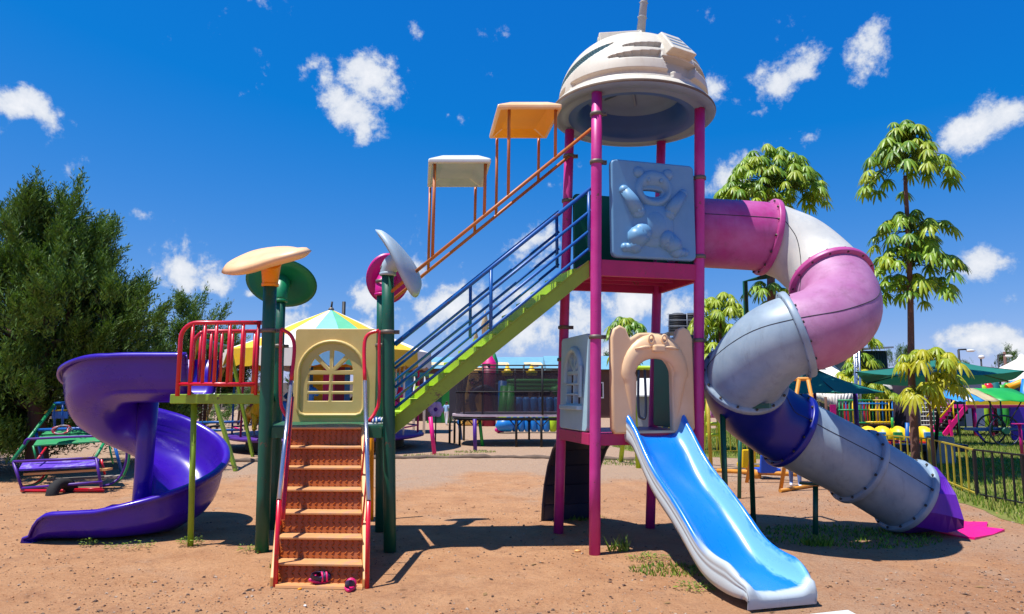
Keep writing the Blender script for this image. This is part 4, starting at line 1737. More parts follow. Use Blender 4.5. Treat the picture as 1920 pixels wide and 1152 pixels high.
# ------------------------------------------------------------------ ground
def soil_material():
    m = bpy.data.materials.new('sandy_soil')
    m.use_nodes = True
    t = m.node_tree
    L = t.links.new
    bs = t.nodes['Principled BSDF']
    tc = t.nodes.new('ShaderNodeTexCoord')

    def noise(scale, det=6, rough=.6, vec=None, dist=0):
        n = t.nodes.new('ShaderNodeTexNoise')
        n.inputs['Scale'].default_value = scale
        n.inputs['Detail'].default_value = det
        n.inputs['Roughness'].default_value = rough
        n.inputs['Distortion'].default_value = dist
        L(vec or tc.outputs['Object'], n.inputs['Vector'])
        return n.outputs[0]

    def mr(v, a, b_, c=0, d=1):
        n = t.nodes.new('ShaderNodeMapRange')
        for i, x in enumerate((a, b_, c, d)):
            n.inputs[i + 1].default_value = x
        L(v, n.inputs[0])
        return n.outputs[0]

    def mix(f, a, b_, op='MIX'):
        n = t.nodes.new('ShaderNodeMixRGB')
        n.blend_type = op
        for i, x in enumerate((f, a, b_)):
            if isinstance(x, (int, float)): n.inputs[i].default_value = x
            elif isinstance(x, tuple): n.inputs[i].default_value = x + (1,)
            else: L(x, n.inputs[i])
        return n.outputs[0]

    def mth(op, a, b_):
        n = t.nodes.new('ShaderNodeMath'); n.operation = op
        for i, v in enumerate((a, b_)):
            if isinstance(v, (int, float)): n.inputs[i].default_value = v
            else: L(v, n.inputs[i])
        return n.outputs[0]
    sp = t.nodes.new('ShaderNodeSeparateXYZ')
    L(tc.outputs['Object'], sp.inputs[0])
    big = noise(.42, 5, .6, dist=.5)
    mid = noise(2.2, 7, .66)
    fine = noise(26, 6, .72)
    grit = noise(80, 4, .75)
    c = mix(mr(mid, .3, .7), (0.377, 0.172, 0.076), (0.510, 0.269, 0.132))
    c = mix(mr(noise(.9, 6, .7), .55, .75, 0, .7), c, (0.306, 0.123, 0.058))
    # grey gravel: far play yard and scattered patches near by
    far = mth('ADD', mr(sp.outputs[1], 10.5, 15.5), mth('MULTIPLY', mth('SUBTRACT', big, .5), 2.4))
    near = mr(noise(.75, 7, .75), .56, .70, 0, .75)
    rightp = mth('MULTIPLY', mr(sp.outputs[0], .8, 3.2), mr(noise(.6, 5, .7), .42, .60, 0, .55))
    gf = mth('MAXIMUM', mr(far, .2, .6, 0, .95), mth('MAXIMUM', near, rightp))
    c = mix(mr(noise(1.6, 8, .75, dist=1.2), .50, .66, 0, .55), c, (0.240, 0.104, 0.054))
    c = mix(mr(noise(5.5, 6, .7), .56, .70, 0, .5), c, (0.275, 0.139, 0.078))
    c = mix(mth('MULTIPLY', mr(sp.outputs[0], .5, 3.0, 0, .6), mr(noise(.8, 6, .7), .36, .56)), c, (0.296, 0.133, 0.068))
    gravel = mix(mr(grit, .35, .65), (.21, .155, .115), (.46, .355, .27))
    c = mix(mth('MULTIPLY', gf, mr(fine, .32, .52)), c, gravel)
    c = mix(mr(grit, .34, .47, .75, 0), c, (0.122, 0.059, 0.039))
    vo = t.nodes.new('ShaderNodeTexVoronoi')
    vo.inputs['Scale'].default_value = 36
    L(tc.outputs['Object'], vo.inputs['Vector'])
    peb = mr(vo.outputs['Distance'], .12, .24, .75, 0)
    c = mix(mth('MULTIPLY', peb, mr(noise(4.5, 4, .6), .48, .66)), c, (0.163, 0.119, 0.097))
    c = mix(mr(fine, .35, .72, .0, .4), c, (0.592, 0.355, 0.194))
    L(c, bs.inputs['Base Color'])
    bs.inputs['Roughness'].default_value = .95
    bs.inputs['Specular IOR Level'].default_value = .15
    foot = noise(6.5, 3, .5, dist=.8)
    hsum = mth('ADD', mth('ADD', mth('MULTIPLY', foot, .7), mth('MULTIPLY', mid, .8)), mth('ADD', mth('MULTIPLY', fine, .45), mth('MULTIPLY', grit, .22)))
    bp = t.nodes.new('ShaderNodeBump')
    bp.inputs['Strength'].default_value = 1.0
    bp.inputs['Distance'].default_value = .05
    L(hsum, bp.inputs['Height'])
    L(bp.outputs[0], bs.inputs['Normal'])
    return m


SOIL = soil_material()
b = MB()
b.poly([(-600, -60, 0), (600, -60, 0), (600, 1200, 0), (-600, 1200, 0)], [(0, 1, 2, 3)], SOIL)
g_ = b.build('ground', origin=(0, 0, 0))
tag(g_, 'bare orange sandy play yard with patches of grey gravel', 'ground', kind='structure')

# ------------------------------------------------------------------ kerb, lawn, trees
def wob_sheet(name, poly, z, m, label, cat, step=.35, jit=.12):
    pts = []
    for k in range(len(poly)):
        a, c = V(poly[k]), V(poly[(k + 1) % len(poly)])
        L_ = (c - a).length
        n = max(1, min(60, int(L_ / step)))
        for i in range(n):
            p = lerp(a, c, i / n)
            pts.append((p.x + rnd.uniform(-jit, jit), p.y + rnd.uniform(-jit, jit), z))
    b = MB()
    b.poly(pts, [tuple(range(len(pts)))], m)
    o = b.build(name)
    return tag(o, label, cat, kind='structure')


mat('turf', '#566018', rough=.9, scale=1.4, col2='#77782c', bump=.5, bscale=40, dirt=.55, dirtcol=(.22, .16, .07))
LAWN = [tuple(G(x, y)) for x, y in ((1995, 1015), (1920, 985), (1850, 955), (1760, 932), (1690, 905), (1600, 885), (1500, 868), (1400, 860), (1340, 858), (1200, 852), (1150, 838), (1240, 806), (1560, 797))] + [(34, 34, 0), (34, 12, 0)]
wob_sheet('lawn', LAWN, .004, MATS['turf'], 'green lawn behind the low railings', 'lawn')


def in_poly(x, y, poly):
    c = np.zeros(len(x), bool)
    n = len(poly)
    for i in range(n):
        x0, y0 = poly[i][:2]; x1, y1 = poly[(i + 1) % n][:2]
        cond = ((y0 > y) != (y1 > y)) & (x < (x1 - x0) * (y - y0) / (y1 - y0 + 1e-12) + x0)
        c ^= cond
    return c


def blades(name, pts, h, w, mats, lean=.5, origin=None):
    n = len(pts)
    pts = np.asarray(pts, float)
    a = rng.uniform(0, 2 * np.pi, n)
    hh = h * rng.uniform(.5, 1.3, n)
    la = rng.uniform(0, 2 * np.pi, n)
    lx, ly = np.cos(la) * hh * lean * rng.uniform(.2, 1, n), np.sin(la) * hh * lean * rng.uniform(.2, 1, n)
    dx, dy = np.cos(a) * w, np.sin(a) * w
    v = np.empty((n, 3, 3))
    v[:, 0] = np.stack([pts[:, 0] - dx, pts[:, 1] - dy, pts[:, 2] - .004], 1)
    v[:, 1] = np.stack([pts[:, 0] + dx, pts[:, 1] + dy, pts[:, 2] - .004], 1)
    v[:, 2] = np.stack([pts[:, 0] + lx, pts[:, 1] + ly, pts[:, 2] + hh], 1)
    f = np.arange(n * 3).reshape(n, 3)
    return big_mesh(name, v.reshape(-1, 3), f, mats, rng.integers(0, len(mats), n), origin=origin)


GR = [mat('grass_a', '#6c8a1e', rough=.6, var=.25, transl=.25), mat('grass_b', '#88a02c', rough=.6, var=.2, transl=.25), mat('grass_c', '#4f6c1a', rough=.6, var=.2, transl=.2),
      mat('grass_d', '#a8a050', rough=.7, var=.2, transl=.2)]
xs = rng.uniform(1, 26, 240000)
ys = 8 + 22 * rng.uniform(0, 1, 240000) ** 1.6
ok = in_poly(xs, ys, LAWN)
dens = np.sin(xs * 1.3 + np.sin(ys * .9) * 2) * np.cos(ys * 1.1 + xs * .4) + rng.normal(0, .6, len(xs))
ok &= dens > -.7
px_ = np.stack([xs[ok], ys[ok], np.full(ok.sum(), .004)], 1)
o = blades('grass', px_, .075, .009, GR)
tag(o, 'short green grass blades growing on the lawn', 'grass', kind='stuff')


def weed(name, c, r, n, h, label, cat='weeds', w=.010, lean=.9):
    a = rng.uniform(0, 2 * np.pi, n)
    q = r * np.sqrt(rng.uniform(0, 1, n))
    p = np.stack([c[0] + q * np.cos(a) * 1.3, c[1] + q * np.sin(a) * .8, np.zeros(n)], 1)
    o = blades(name, p, h, w, GR[:3], lean=lean, origin=(c[0], c[1], 0))
    return tag(o, label, cat, kind='stuff')


def leafy(name, c, r, n, h, label, cat='weeds'):
    """low broad-leaved weed: small folded leaves"""
    c = V(c)
    vs, fs = [], []
    for k in range(n):
        a = rnd.uniform(0, 6.28); q = r * math.sqrt(rnd.random())
        p = V(c.x + q * math.cos(a) * 1.3, c.y + q * math.sin(a) * .8, rnd.uniform(.2, 1) * h)
        d = V(math.cos(a + rnd.uniform(-1, 1)), math.sin(a + rnd.uniform(-1, 1)), rnd.uniform(-.2, .5)).normalized()
        s = d.cross(Z).normalized()
        L_ = rnd.uniform(.018, .04)
        i = len(vs)
        vs += [p, p + d * L_ * .5 + s * L_ * .28 + Z * .004, p + d * L_, p + d * L_ * .5 - s * L_ * .28 + Z * .004]
        fs.append((i, i + 1, i + 2, i + 3))
    o = big_mesh(name, [tuple(v) for v in vs], fs, GR[:3], rng.integers(0, 3, len(fs)), origin=(c.x, c.y, 0))
    return tag(o, label, cat, kind='stuff')


c = G(1160, 1032); weed('grass_tuft', c, .09, 55, .13, 'wispy green grass tuft beside the front pink tower post', 'grass tuft')
c = G(475, 1035); leafy('weed_patch', c, .11, 110, .06, 'small leafy weed at the foot of the front left green post')
c = G(357, 1024); leafy('weed_patch', c, .10, 130, .08, 'leafy weed around the foot of the lime green pole')
c = G(165, 1024); leafy('weed_patch', c, .08, 60, .07, 'small leafy weed under the end of the purple slide')
c = G(245, 1028); leafy('weed_patch', c, .20, 110, .05, 'sparse weeds along the shadow of the purple slide')
c = G(1260, 1070); weed('grass_patch', c, .30, 500, .035, 'sunlit grass patch left of the blue wave slide', 'grass patch', w=.008)
c = G(1215, 1050); leafy('weed_patch', c, .16, 160, .04, 'low weeds in the shade left of the blue wave slide')
c = G(1310, 1105); leafy('weed_patch', c, .14, 140, .04, 'low weeds at the shadow edge near the foot of the blue slide')
c = G(1580, 1006); weed('grass_patch', c, .80, 1300, .035, 'dark grass patch in the shadow under the tube slide', 'grass patch')
c = G(1535, 1022); weed('grass_tuft', c, .12, 110, .09, 'bright grass tuft at the foot of the short green support', 'grass tuft')
c = G(1740, 992); leafy('weed_patch', c, .22, 300, .10, 'bushy weeds beside the purple slide exit')
c = G(520, 1065); weed('grass_tuft', c, .05, 60, .05, 'tiny grass tuft left of the stair foot', 'grass tuft')
c = G(1090, 972); weed('grass_patch', c, .25, 220, .05, 'grass patch at the foot of the navy climbing panel', 'grass patch')
c = G(820, 856); weed('grass_patch', c, .7, 350, .05, 'sparse grass around the pink leaning pole', 'grass patch')
c = G(890, 848); weed('grass_patch', c, .45, 220, .05, 'sparse grass around the violet leaning pole', 'grass patch')
c = G(1170, 868); weed('grass_patch', c, .8, 500, .05, 'sparse grass by the lime green swing frame', 'grass patch')

# pebbles lying on the soil
def pebbles():
    n = 22000
    d = 4.6 + 9 * rng.uniform(0, 1, n) ** 1.7
    x = rng.uniform(-.85, .85, n) * d
    clump = np.sin(x * 2.1 + 1.3 * np.sin(d * 1.7)) + np.cos(d * 2.7 + x) + rng.normal(0, .8, n)
    k = clump > -.3
    x, d = x[k], d[k]
    n = len(x)
    r = np.clip(rng.lognormal(-5.15, .5, n), .003, .020)
    base = np.array([(1, 0, 0), (-.5, .87, 0), (-.5, -.87, 0), (.3, .5, .7), (-.6, 0, .65), (.3, -.5, .75)])
    f = np.array([(0, 1, 3), (1, 2, 4), (2, 0, 5), (3, 1, 4), (4, 2, 5), (5, 0, 3), (3, 4, 5)])
    a = rng.uniform(0, 6.28, n)
    v = base[None] * (r[:, None, None] * rng.uniform(.7, 1.3, (n, 6, 3)))
    ca, sa = np.cos(a)[:, None], np.sin(a)[:, None]
    vx = v[..., 0] * ca - v[..., 1] * sa + x[:, None]
    vy = v[..., 0] * sa + v[..., 1] * ca + d[:, None]
    vz = v[..., 2] * .8 + .001
    vv = np.stack([vx, vy, vz], -1).reshape(-1, 3)
    ff = (f[None] + (np.arange(n) * 6)[:, None, None]).reshape(-1, 3)
    ms = [mat('pebble_a', '#6f5a4a', rough=.9), mat('pebble_b', '#a58f7c', rough=.9), mat('pebble_c', '#5a4236', rough=.9), mat('pebble_d', '#b07a50', rough=.9)]
    o = big_mesh('gravel', vv, ff, ms, np.repeat(rng.integers(0, 4, n), 7))
    tag(o, 'loose small pebbles scattered over the sandy yard', 'gravel', kind='stuff')


pebbles()
mat('kerb_stone', '#6a584a', rough=.9, var=.3, bump=.6, bscale=14)
b = MB()
k0, k1 = G(640, 862), G(1480, 868)
pts = [V(lerp(k0.x, k1.x, t) , 16.6 + .5 * math.sin(t * 5) + rnd.uniform(-.08, .08), .015 + rnd.uniform(-.01, .01)) for t in np.linspace(-.25, .75, 60)]
b.tube(pts, [rnd.uniform(.035, .08) for _ in pts], 'kerb_stone', 8)
tag(b.build('kerb'), 'low rough kerb line across the gravel yard', 'kerb', kind='structure')


# ---- feathery dark trees
def spray_crown(name, centers, n, mats, parent, size=.5, up=.5, seed=1, org=(0, 0, 0)):
    """crown of upward-brushing shoots: each shoot a stem with many narrow leaves, spread through the lobes"""
    r = np.random.default_rng(seed)
    cs = np.array([c[:3] for c in centers]); rs = np.array([c[3:6] for c in centers])
    wgt = np.prod(rs, 1) ** .75; wgt /= wgt.sum()
    li = r.choice(len(cs), n, p=wgt)
    d = r.normal(size=(n, 3)); d /= np.linalg.norm(d, axis=1)[:, None]
    rad = r.uniform(.0, 1, n) ** .42
    p = cs[li] + d * rad[:, None] * rs[li]
    keep = p[:, 2] > .15
    # holes: drop shoots by a coarse wave so the crown clumps
    wv = np.sin(p[:, 0] * 2.3 + 1.1 * p[:, 2]) + np.sin(p[:, 1] * 2.1 - 1.7 * p[:, 2]) + np.sin(p[:, 2] * 2.9 + p[:, 0])
    keep &= (wv + r.normal(0, .9, n)) > -1.0
    p, d, li, rad = p[keep], d[keep], li[keep], rad[keep]
    # gather most shoots into plumes: upright boughs that brush out at their tips, with gaps between them
    m = max(8, len(p) // 52)
    pb, pd, prad = p[:m], d[:m], rad[:m]
    pax = pd * .55 + np.array([0, 0, up + .45]) + r.normal(0, .22, (m, 3))
    pax /= np.linalg.norm(pax, axis=1)[:, None]
    pL = size * r.uniform(1.1, 2.3, m)
    k = r.integers(0, m, len(p))
    tt = r.uniform(0, 1, len(p)) ** .8
    off = r.normal(0, 1, p.shape)
    p = pb[k] + pax[k] * (pL[k] * tt)[:, None] + off * (size * .36 * (1.08 - tt))[:, None]
    d = pax[k] * .6 + off * .25
    d /= np.linalg.norm(d, axis=1)[:, None]
    rad = np.clip(prad[k] * .75 + .35 * tt, 0, 1.1)
    keep = p[:, 2] > .1
    p, d, rad, k = p[keep], d[keep], rad[keep], k[keep]
    n = len(p)
    ax = pax[k] + d * .45 + r.normal(0, .18, (n, 3))
    ax /= np.linalg.norm(ax, axis=1)[:, None]
    L_ = size * r.uniform(.55, 1.25, n)
    nl = 11
    side = np.cross(ax, r.normal(size=(n, 3))); side /= np.linalg.norm(side, axis=1)[:, None]
    oth = np.cross(ax, side)
    V_, F_, M_ = [], [], []
    base = 0
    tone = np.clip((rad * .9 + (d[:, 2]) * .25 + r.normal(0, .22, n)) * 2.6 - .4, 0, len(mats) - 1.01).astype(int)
    for k in range(nl):
        t = (k + .5) / nl
        ang = k * 2.4 + r.uniform(0, 6.28, n)
        out = side * np.cos(ang)[:, None] + oth * np.sin(ang)[:, None]
        st = p + ax * (L_ * t)[:, None] + np.array([0, 0, 1]) * (-.10 * L_ * t * t)[:, None]
        ll = size * (.34 - .16 * t) * r.uniform(.7, 1.3, n)
        dr = out * .55 + ax * .75
        tip = st + dr * ll[:, None]
        wd = np.cross(dr, r.normal(size=(n, 3))); wd /= np.linalg.norm(wd, axis=1)[:, None] + 1e-9
        w = (size * .027)
        mid = st + dr * (ll * .45)[:, None]
        q = np.stack([st, mid + wd * w, tip, mid - wd * w], 1)
        V_.append(q.reshape(-1, 3)); F_.append(np.arange(n * 4).reshape(n, 4) + base); M_.append(tone)
        base += n * 4
    o = big_mesh(name, np.concatenate(V_), np.concatenate(F_), mats, np.concatenate(M_), parent=parent, origin=org)
    return o


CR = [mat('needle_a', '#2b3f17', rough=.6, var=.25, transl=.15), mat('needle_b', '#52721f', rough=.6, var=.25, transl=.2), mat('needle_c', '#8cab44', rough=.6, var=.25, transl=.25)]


def limb_tree(name, base, h, centers, label, trunk_r=.16, n=9000, size=.5, seed=1, group=None, mats=None, cat='tree', up=.5):
    base = V(base)
    t = thing(name, base, label, cat, group)
    b = MB()
    r_ = random.Random(seed)
    pts = spline([tuple(base - Z * .1), tuple(base + V(r_.uniform(-.2, .2), 0, h * .35)), tuple(base + V(r_.uniform(-.4, .4), .1, h * .75))], 8)
    b.tube(pts, [trunk_r * (1 - .09 * k) for k in range(8)], 'bark', 10)
    for c in centers:
        s = V(pts[r_.choice([2, 3, 4, 5])])
        e = V(c[:3])
        b.tube(spline([tuple(s), tuple(lerp(s, e, .5) + Z * .15), tuple(e)], 5), [trunk_r * .45, trunk_r * .38, trunk_r * .3, trunk_r * .2, trunk_r * .1], 'bark', 7)
    b.build('trunk', t)
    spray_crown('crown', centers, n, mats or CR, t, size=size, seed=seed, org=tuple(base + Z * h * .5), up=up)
    return t


def pc(px, py, Y, a, bb, dep=None):       # crown lobe from the sight line through its centre, half sizes in metres
    p = P(px, py, Y)
    return (p.x, p.y, p.z, a, dep or a, bb)


Yt = 14.0
limb_tree('evergreen_tree', G(70, 890), 4.4, [pc(70, 530, Yt, 1.0, 1.2), pc(0, 590, Yt, 1.4, 1.1), pc(140, 560, Yt + .3, .8, .9), pc(195, 600, Yt + .6, .6, .8), pc(120, 640, Yt - .3, 1.4, 1.0),
                                               pc(225, 690, Yt + .8, .5, .8), pc(40, 740, Yt - .2, 1.5, 1.0), pc(185, 760, Yt + .4, 1.0, .9), pc(-80, 590, Yt, 1.4, 1.5), pc(80, 450, Yt, .5, .7), pc(110, 480, Yt + .2, .5, .5),
                                               pc(168, 490, Yt + .4, .35, .45), pc(-90, 760, Yt, 1.6, 1.2), pc(60, 840, Yt + .6, 1.9, .55), pc(220, 800, Yt + 1.4, 1.3, .7), pc(120, 830, Yt + 1.2, 1.5, .6)],
          'huge dark feathery evergreen tree behind the purple slide', n=40000, size=.44, seed=3, trunk_r=.22)
limb_tree('evergreen_tree', G(375, 842), 3.6, [pc(360, 660, 19.5, .8, .8), pc(388, 680, 19.8, .6, .8), pc(330, 680, 19.5, .8, 1.0), pc(375, 730, 20, .9, .8), pc(330, 750, 20, 1.2, .9), pc(345, 620, 19.5, .35, .4)],
          'smaller feathery evergreen tree behind the red guard rails', n=6500, size=.45, seed=5, trunk_r=.12)
limb_tree('evergreen_tree', G(-190, 880), 4.6, [pc(-190, 600, 15.5, 1.5, 1.8), pc(-260, 640, 15.5, 1.5, 1.8), pc(-160, 760, 15.5, 1.4, 1.4)],
          'dark feathery evergreen tree at the far left edge', n=5000, size=.55, seed=9, trunk_r=.2)


# ---- umbrella trees: long stalks ending in a ring of drooping leaflets
LF = [mat('leaflet_a', '#86a624', rough=.42, var=.2, transl=.3), mat('leaflet_b', '#a4b428', rough=.42, var=.2, transl=.35), mat('leaflet_c', '#628a20', rough=.42, var=.2, transl=.25),
      mat('leaflet_d', '#c0bc24', rough=.42, var=.2, transl=.4)]


def rosettes(name, heads, parent, org, leaf=.26, tones=(0, 1, 2), seed=1, nlf=12, wr=.088, dr=1.2):
    r = np.random.default_rng(seed)
    V_, F_, M_ = [], [], []
    base = 0
    for (p, out) in heads:
        p = np.array(p); out = np.array(out)
        tl = r.choice(tones)
        L0 = leaf * r.uniform(.75, 1.2)
        ax = np.array([out[0] * .35, out[1] * .35, 1.0]) + r.normal(0, .12, 3)
        ax /= np.linalg.norm(ax)
        u = np.cross(ax, [0, 1, .2]); u /= np.linalg.norm(u)
        w = np.cross(ax, u)
        a0 = r.uniform(0, 6.28)
        for k in range(nlf):
            a = a0 + 6.283 * k / nlf + r.normal(0, .08)
            d = u * math.cos(a) + w * math.sin(a)
            s = -u * math.sin(a) + w * math.cos(a)
            L1 = L0 * r.uniform(.85, 1.1)
            wd = L1 * wr
            dro = r.uniform(.65, 1.15) * dr
            rows = []
            for q, wq in ((.10, .25), (.35, .9), (.65, 1.0), (.88, .6), (1.0, .05)):
                c = p + d * L1 * (q * .78 - .14 * q * q * dro) + np.array([0, 0, -1]) * L1 * (.62 * dro * q ** 1.9) + ax * .03 * L1
                ridge = ax * (-.035 * L1 * wq)
                rows.append((c - s * wd * wq + ridge, c + np.zeros(3), c + s * wd * wq + ridge))
            for i in range(4):
                for h in (0, 1):
                    F_.append((base + i * 3 + h, base + i * 3 + h + 1, base + (i + 1) * 3 + h + 1, base + (i + 1) * 3 + h))
                    M_.append(tl if r.random() > .15 else r.choice(tones))
            for row in rows:
                V_.extend(row)
            base += 15
    return big_mesh(name, np.array(V_), np.array(F_), LF, M_, parent=parent, origin=org)


def umbrella_tree(base, trunk, tiers, label, leaf=.27, seed=1, r0=.09, tones=(0, 1, 2), group='umbrella trees', wr=.088, dr=1.25):
    """trunk: list of points; tiers: (height point, spread, number, drop)"""
    r_ = random.Random(seed)
    base = V(base)
    t = thing('umbrella_tree', base, label, 'tree', group)
    b = MB()
    pts = spline([tuple(p) for p in trunk], 16)
    b.tube(pts, [r0 * (1 - .6 * k / 15) for k in range(16)], 'barkpink', 10)
    heads = []
    st = MB()
    for (c, sp, n, hh) in tiers:
        c = V(c)
        for k in range(n):
            a = k * 2.4 + r_.uniform(-.3, .3)
            q = math.sqrt((k + .6) / n)
            s0 = c + Z * r_.uniform(-.15, .1) * hh
            e = c + V(math.cos(a) * sp * q, math.sin(a) * sp * q, hh * (.55 - .9 * q * q) + r_.uniform(-.15, .15) * hh)
            st.tube([s0, lerp(s0, e, .5) + Z * .06, e], [.011, .009, .006], 'grass_c', 4, cap=False)
            heads.append((tuple(e), (math.cos(a) * q, math.sin(a) * q)))
    b.build('trunk', t)
    st.build('leaf_stalks', t)['kind'] = 'stuff'
    cr = rosettes('crown', heads, t, tuple(base + Z * 2), leaf=leaf, seed=seed, tones=tones, wr=wr, dr=dr)
    return t


def tpx(pts, Y):
    return [P(x, y, Y) for x, y in pts]


Y1 = 13.2
umbrella_tree(V(P(1717, 870, Y1).x, Y1, 0), [V(P(1717, 870, Y1).x, Y1, -.1)] + tpx([(1714, 800), (1709, 700), (1707, 560), (1702, 430), (1697, 330)], Y1),
              [(P(1697, 300, Y1), .82, 62, 1.15), (P(1692, 262, Y1), .50, 22, .7), (P(1708, 430, Y1), .75, 30, .6), (P(1712, 490, Y1), .85, 46, .75), (P(1710, 540, Y1), .75, 26, .5)],
              'tall slim umbrella tree with three leaf tiers right of the tube slide', leaf=.30, seed=4, r0=.085)
Y2 = 12.6
umbrella_tree(V(P(1758, 880, Y2).x, Y2, 0), [V(P(1752, 880, Y2).x, Y2, -.1)] + tpx([(1745, 780), (1735, 700), (1733, 670)], Y2),
              [(P(1738, 672, Y2), .55, 20, .40), (P(1768, 712, Y2), .32, 14, .35), (P(1722, 735, Y2), .40, 9, .3)],
              'low young umbrella tree with yellow green leaves before the green parasol', leaf=.30, seed=8, r0=.03, tones=(1, 3, 3), wr=.085, dr=1.35)
Y3 = 15.5
umbrella_tree(V(P(1447, 850, Y3).x, Y3, 0), [V(P(1450, 850, Y3).x, Y3, -.1)] + tpx([(1448, 700), (1446, 560), (1444, 420), (1442, 340)], Y3),
              [(P(1442, 340, Y3), 1.25, 120, 1.3), (P(1400, 370, Y3), .8, 40, .6), (P(1490, 350, Y3), .55, 34, .8), (P(1440, 545, Y3), .55, 12, .4)],
              'leafy umbrella tree rising behind the top of the tube slide', leaf=.30, seed=12, r0=.13, tones=(0, 0, 2, 1))
Y4 = 19
umbrella_tree(V(P(1350, 810, Y4).x, Y4, 0), [V(P(1352, 820, Y4).x, Y4, -.1)] + tpx([(1352, 720), (1350, 640), (1350, 590)], Y4),
              [(P(1350, 590, Y4), .85, 40, 1.0), (P(1345, 650, Y4), .9, 40, 1.2), (P(1330, 700, Y4), .7, 20, .7)],
              'bushy umbrella tree between the pink post and the tube slide', leaf=.36, seed=15, r0=.10, tones=(0, 1, 1))
Y5 = 26
umbrella_tree(V(P(1172, 800, Y5).x, Y5, 0), [V(P(1172, 800, Y5).x, Y5, -.1)] + tpx([(1172, 720), (1174, 650), (1175, 620)], Y5),
              [(P(1176, 615, Y5), .75, 30, .8), (P(1170, 660, Y5), .5, 14, .5)],
              'small umbrella tree behind the cream mouse arch', leaf=.42, seed=18, r0=.09, tones=(0, 2, 1))
Y6 = 27
umbrella_tree(V(P(1612, 800, Y6).x, Y6, 0), [V(P(1612, 800, Y6).x, Y6, -.1)] + tpx([(1613, 740), (1616, 660), (1617, 640)], Y6),
              [(P(1618, 634, Y6), .55, 22, .6), (P(1616, 672, Y6), .6, 20, .5), (P(1608, 705, Y6), .9, 40, .9), (P(1640, 735, Y6), .8, 26, .6)],
              'umbrella tree with yellowing leaves beside the truss mast', leaf=.42, seed=21, r0=.08, tones=(0, 1, 1, 3))


def litter():
    n = 260
    vs, fs = [], []
    for k in range(n):
        d = 4.7 + 9 * rnd.random() ** 1.5
        x = rnd.uniform(-.8, .8) * d
        a = rnd.uniform(0, 6.28); L_ = rnd.uniform(.015, .05); w_ = L_ * rnd.choice([.12, .3, .4])
        u = V(math.cos(a), math.sin(a), 0); v = V(-u.y, u.x, 0)
        p = V(x, d, .004)
        i = len(vs)
        vs += [p - u * L_, p + v * w_ + Z * .006, p + u * L_ + Z * .004, p - v * w_ + Z * .002]
        fs.append((i, i + 1, i + 2, i + 3))
    o = big_mesh('litter', [tuple(q) for q in vs], fs, [mat('dry_a', '#6a4a2c', rough=.9), mat('dry_b', '#8a6a40', rough=.9), mat('dry_c', '#3c2a20', rough=.9)], rng.integers(0, 3, n))
    tag(o, 'dry leaves and twigs scattered over the sandy yard', 'litter', kind='stuff')


litter()

# ------------------------------------------------------------------ things round the yard
def pipe(name, pts, r, m, parent=None, seg=8, **k):
    b = MB()
    b.tube(pts, r, m, seg, **k)
    return b.build(name, parent)


def boxo(name, lo, hi, m, parent=None, bevel=0.0):
    b = MB()
    lo, hi = V(lo), V(hi)
    b.box((lo + hi) / 2, hi - lo, m)
    return b.build(name, parent, bevel=bevel)


def panel_px(name, x0, y0, x1, y1, Y, th, m, parent=None, bevel=0.0):
    a, c = P(x0, y1, Y), P(x1, y0, Y)
    return boxo(name, (min(a.x, c.x), Y, max(a.z, 0)), (max(a.x, c.x), Y + th, c.z), m, parent, bevel)


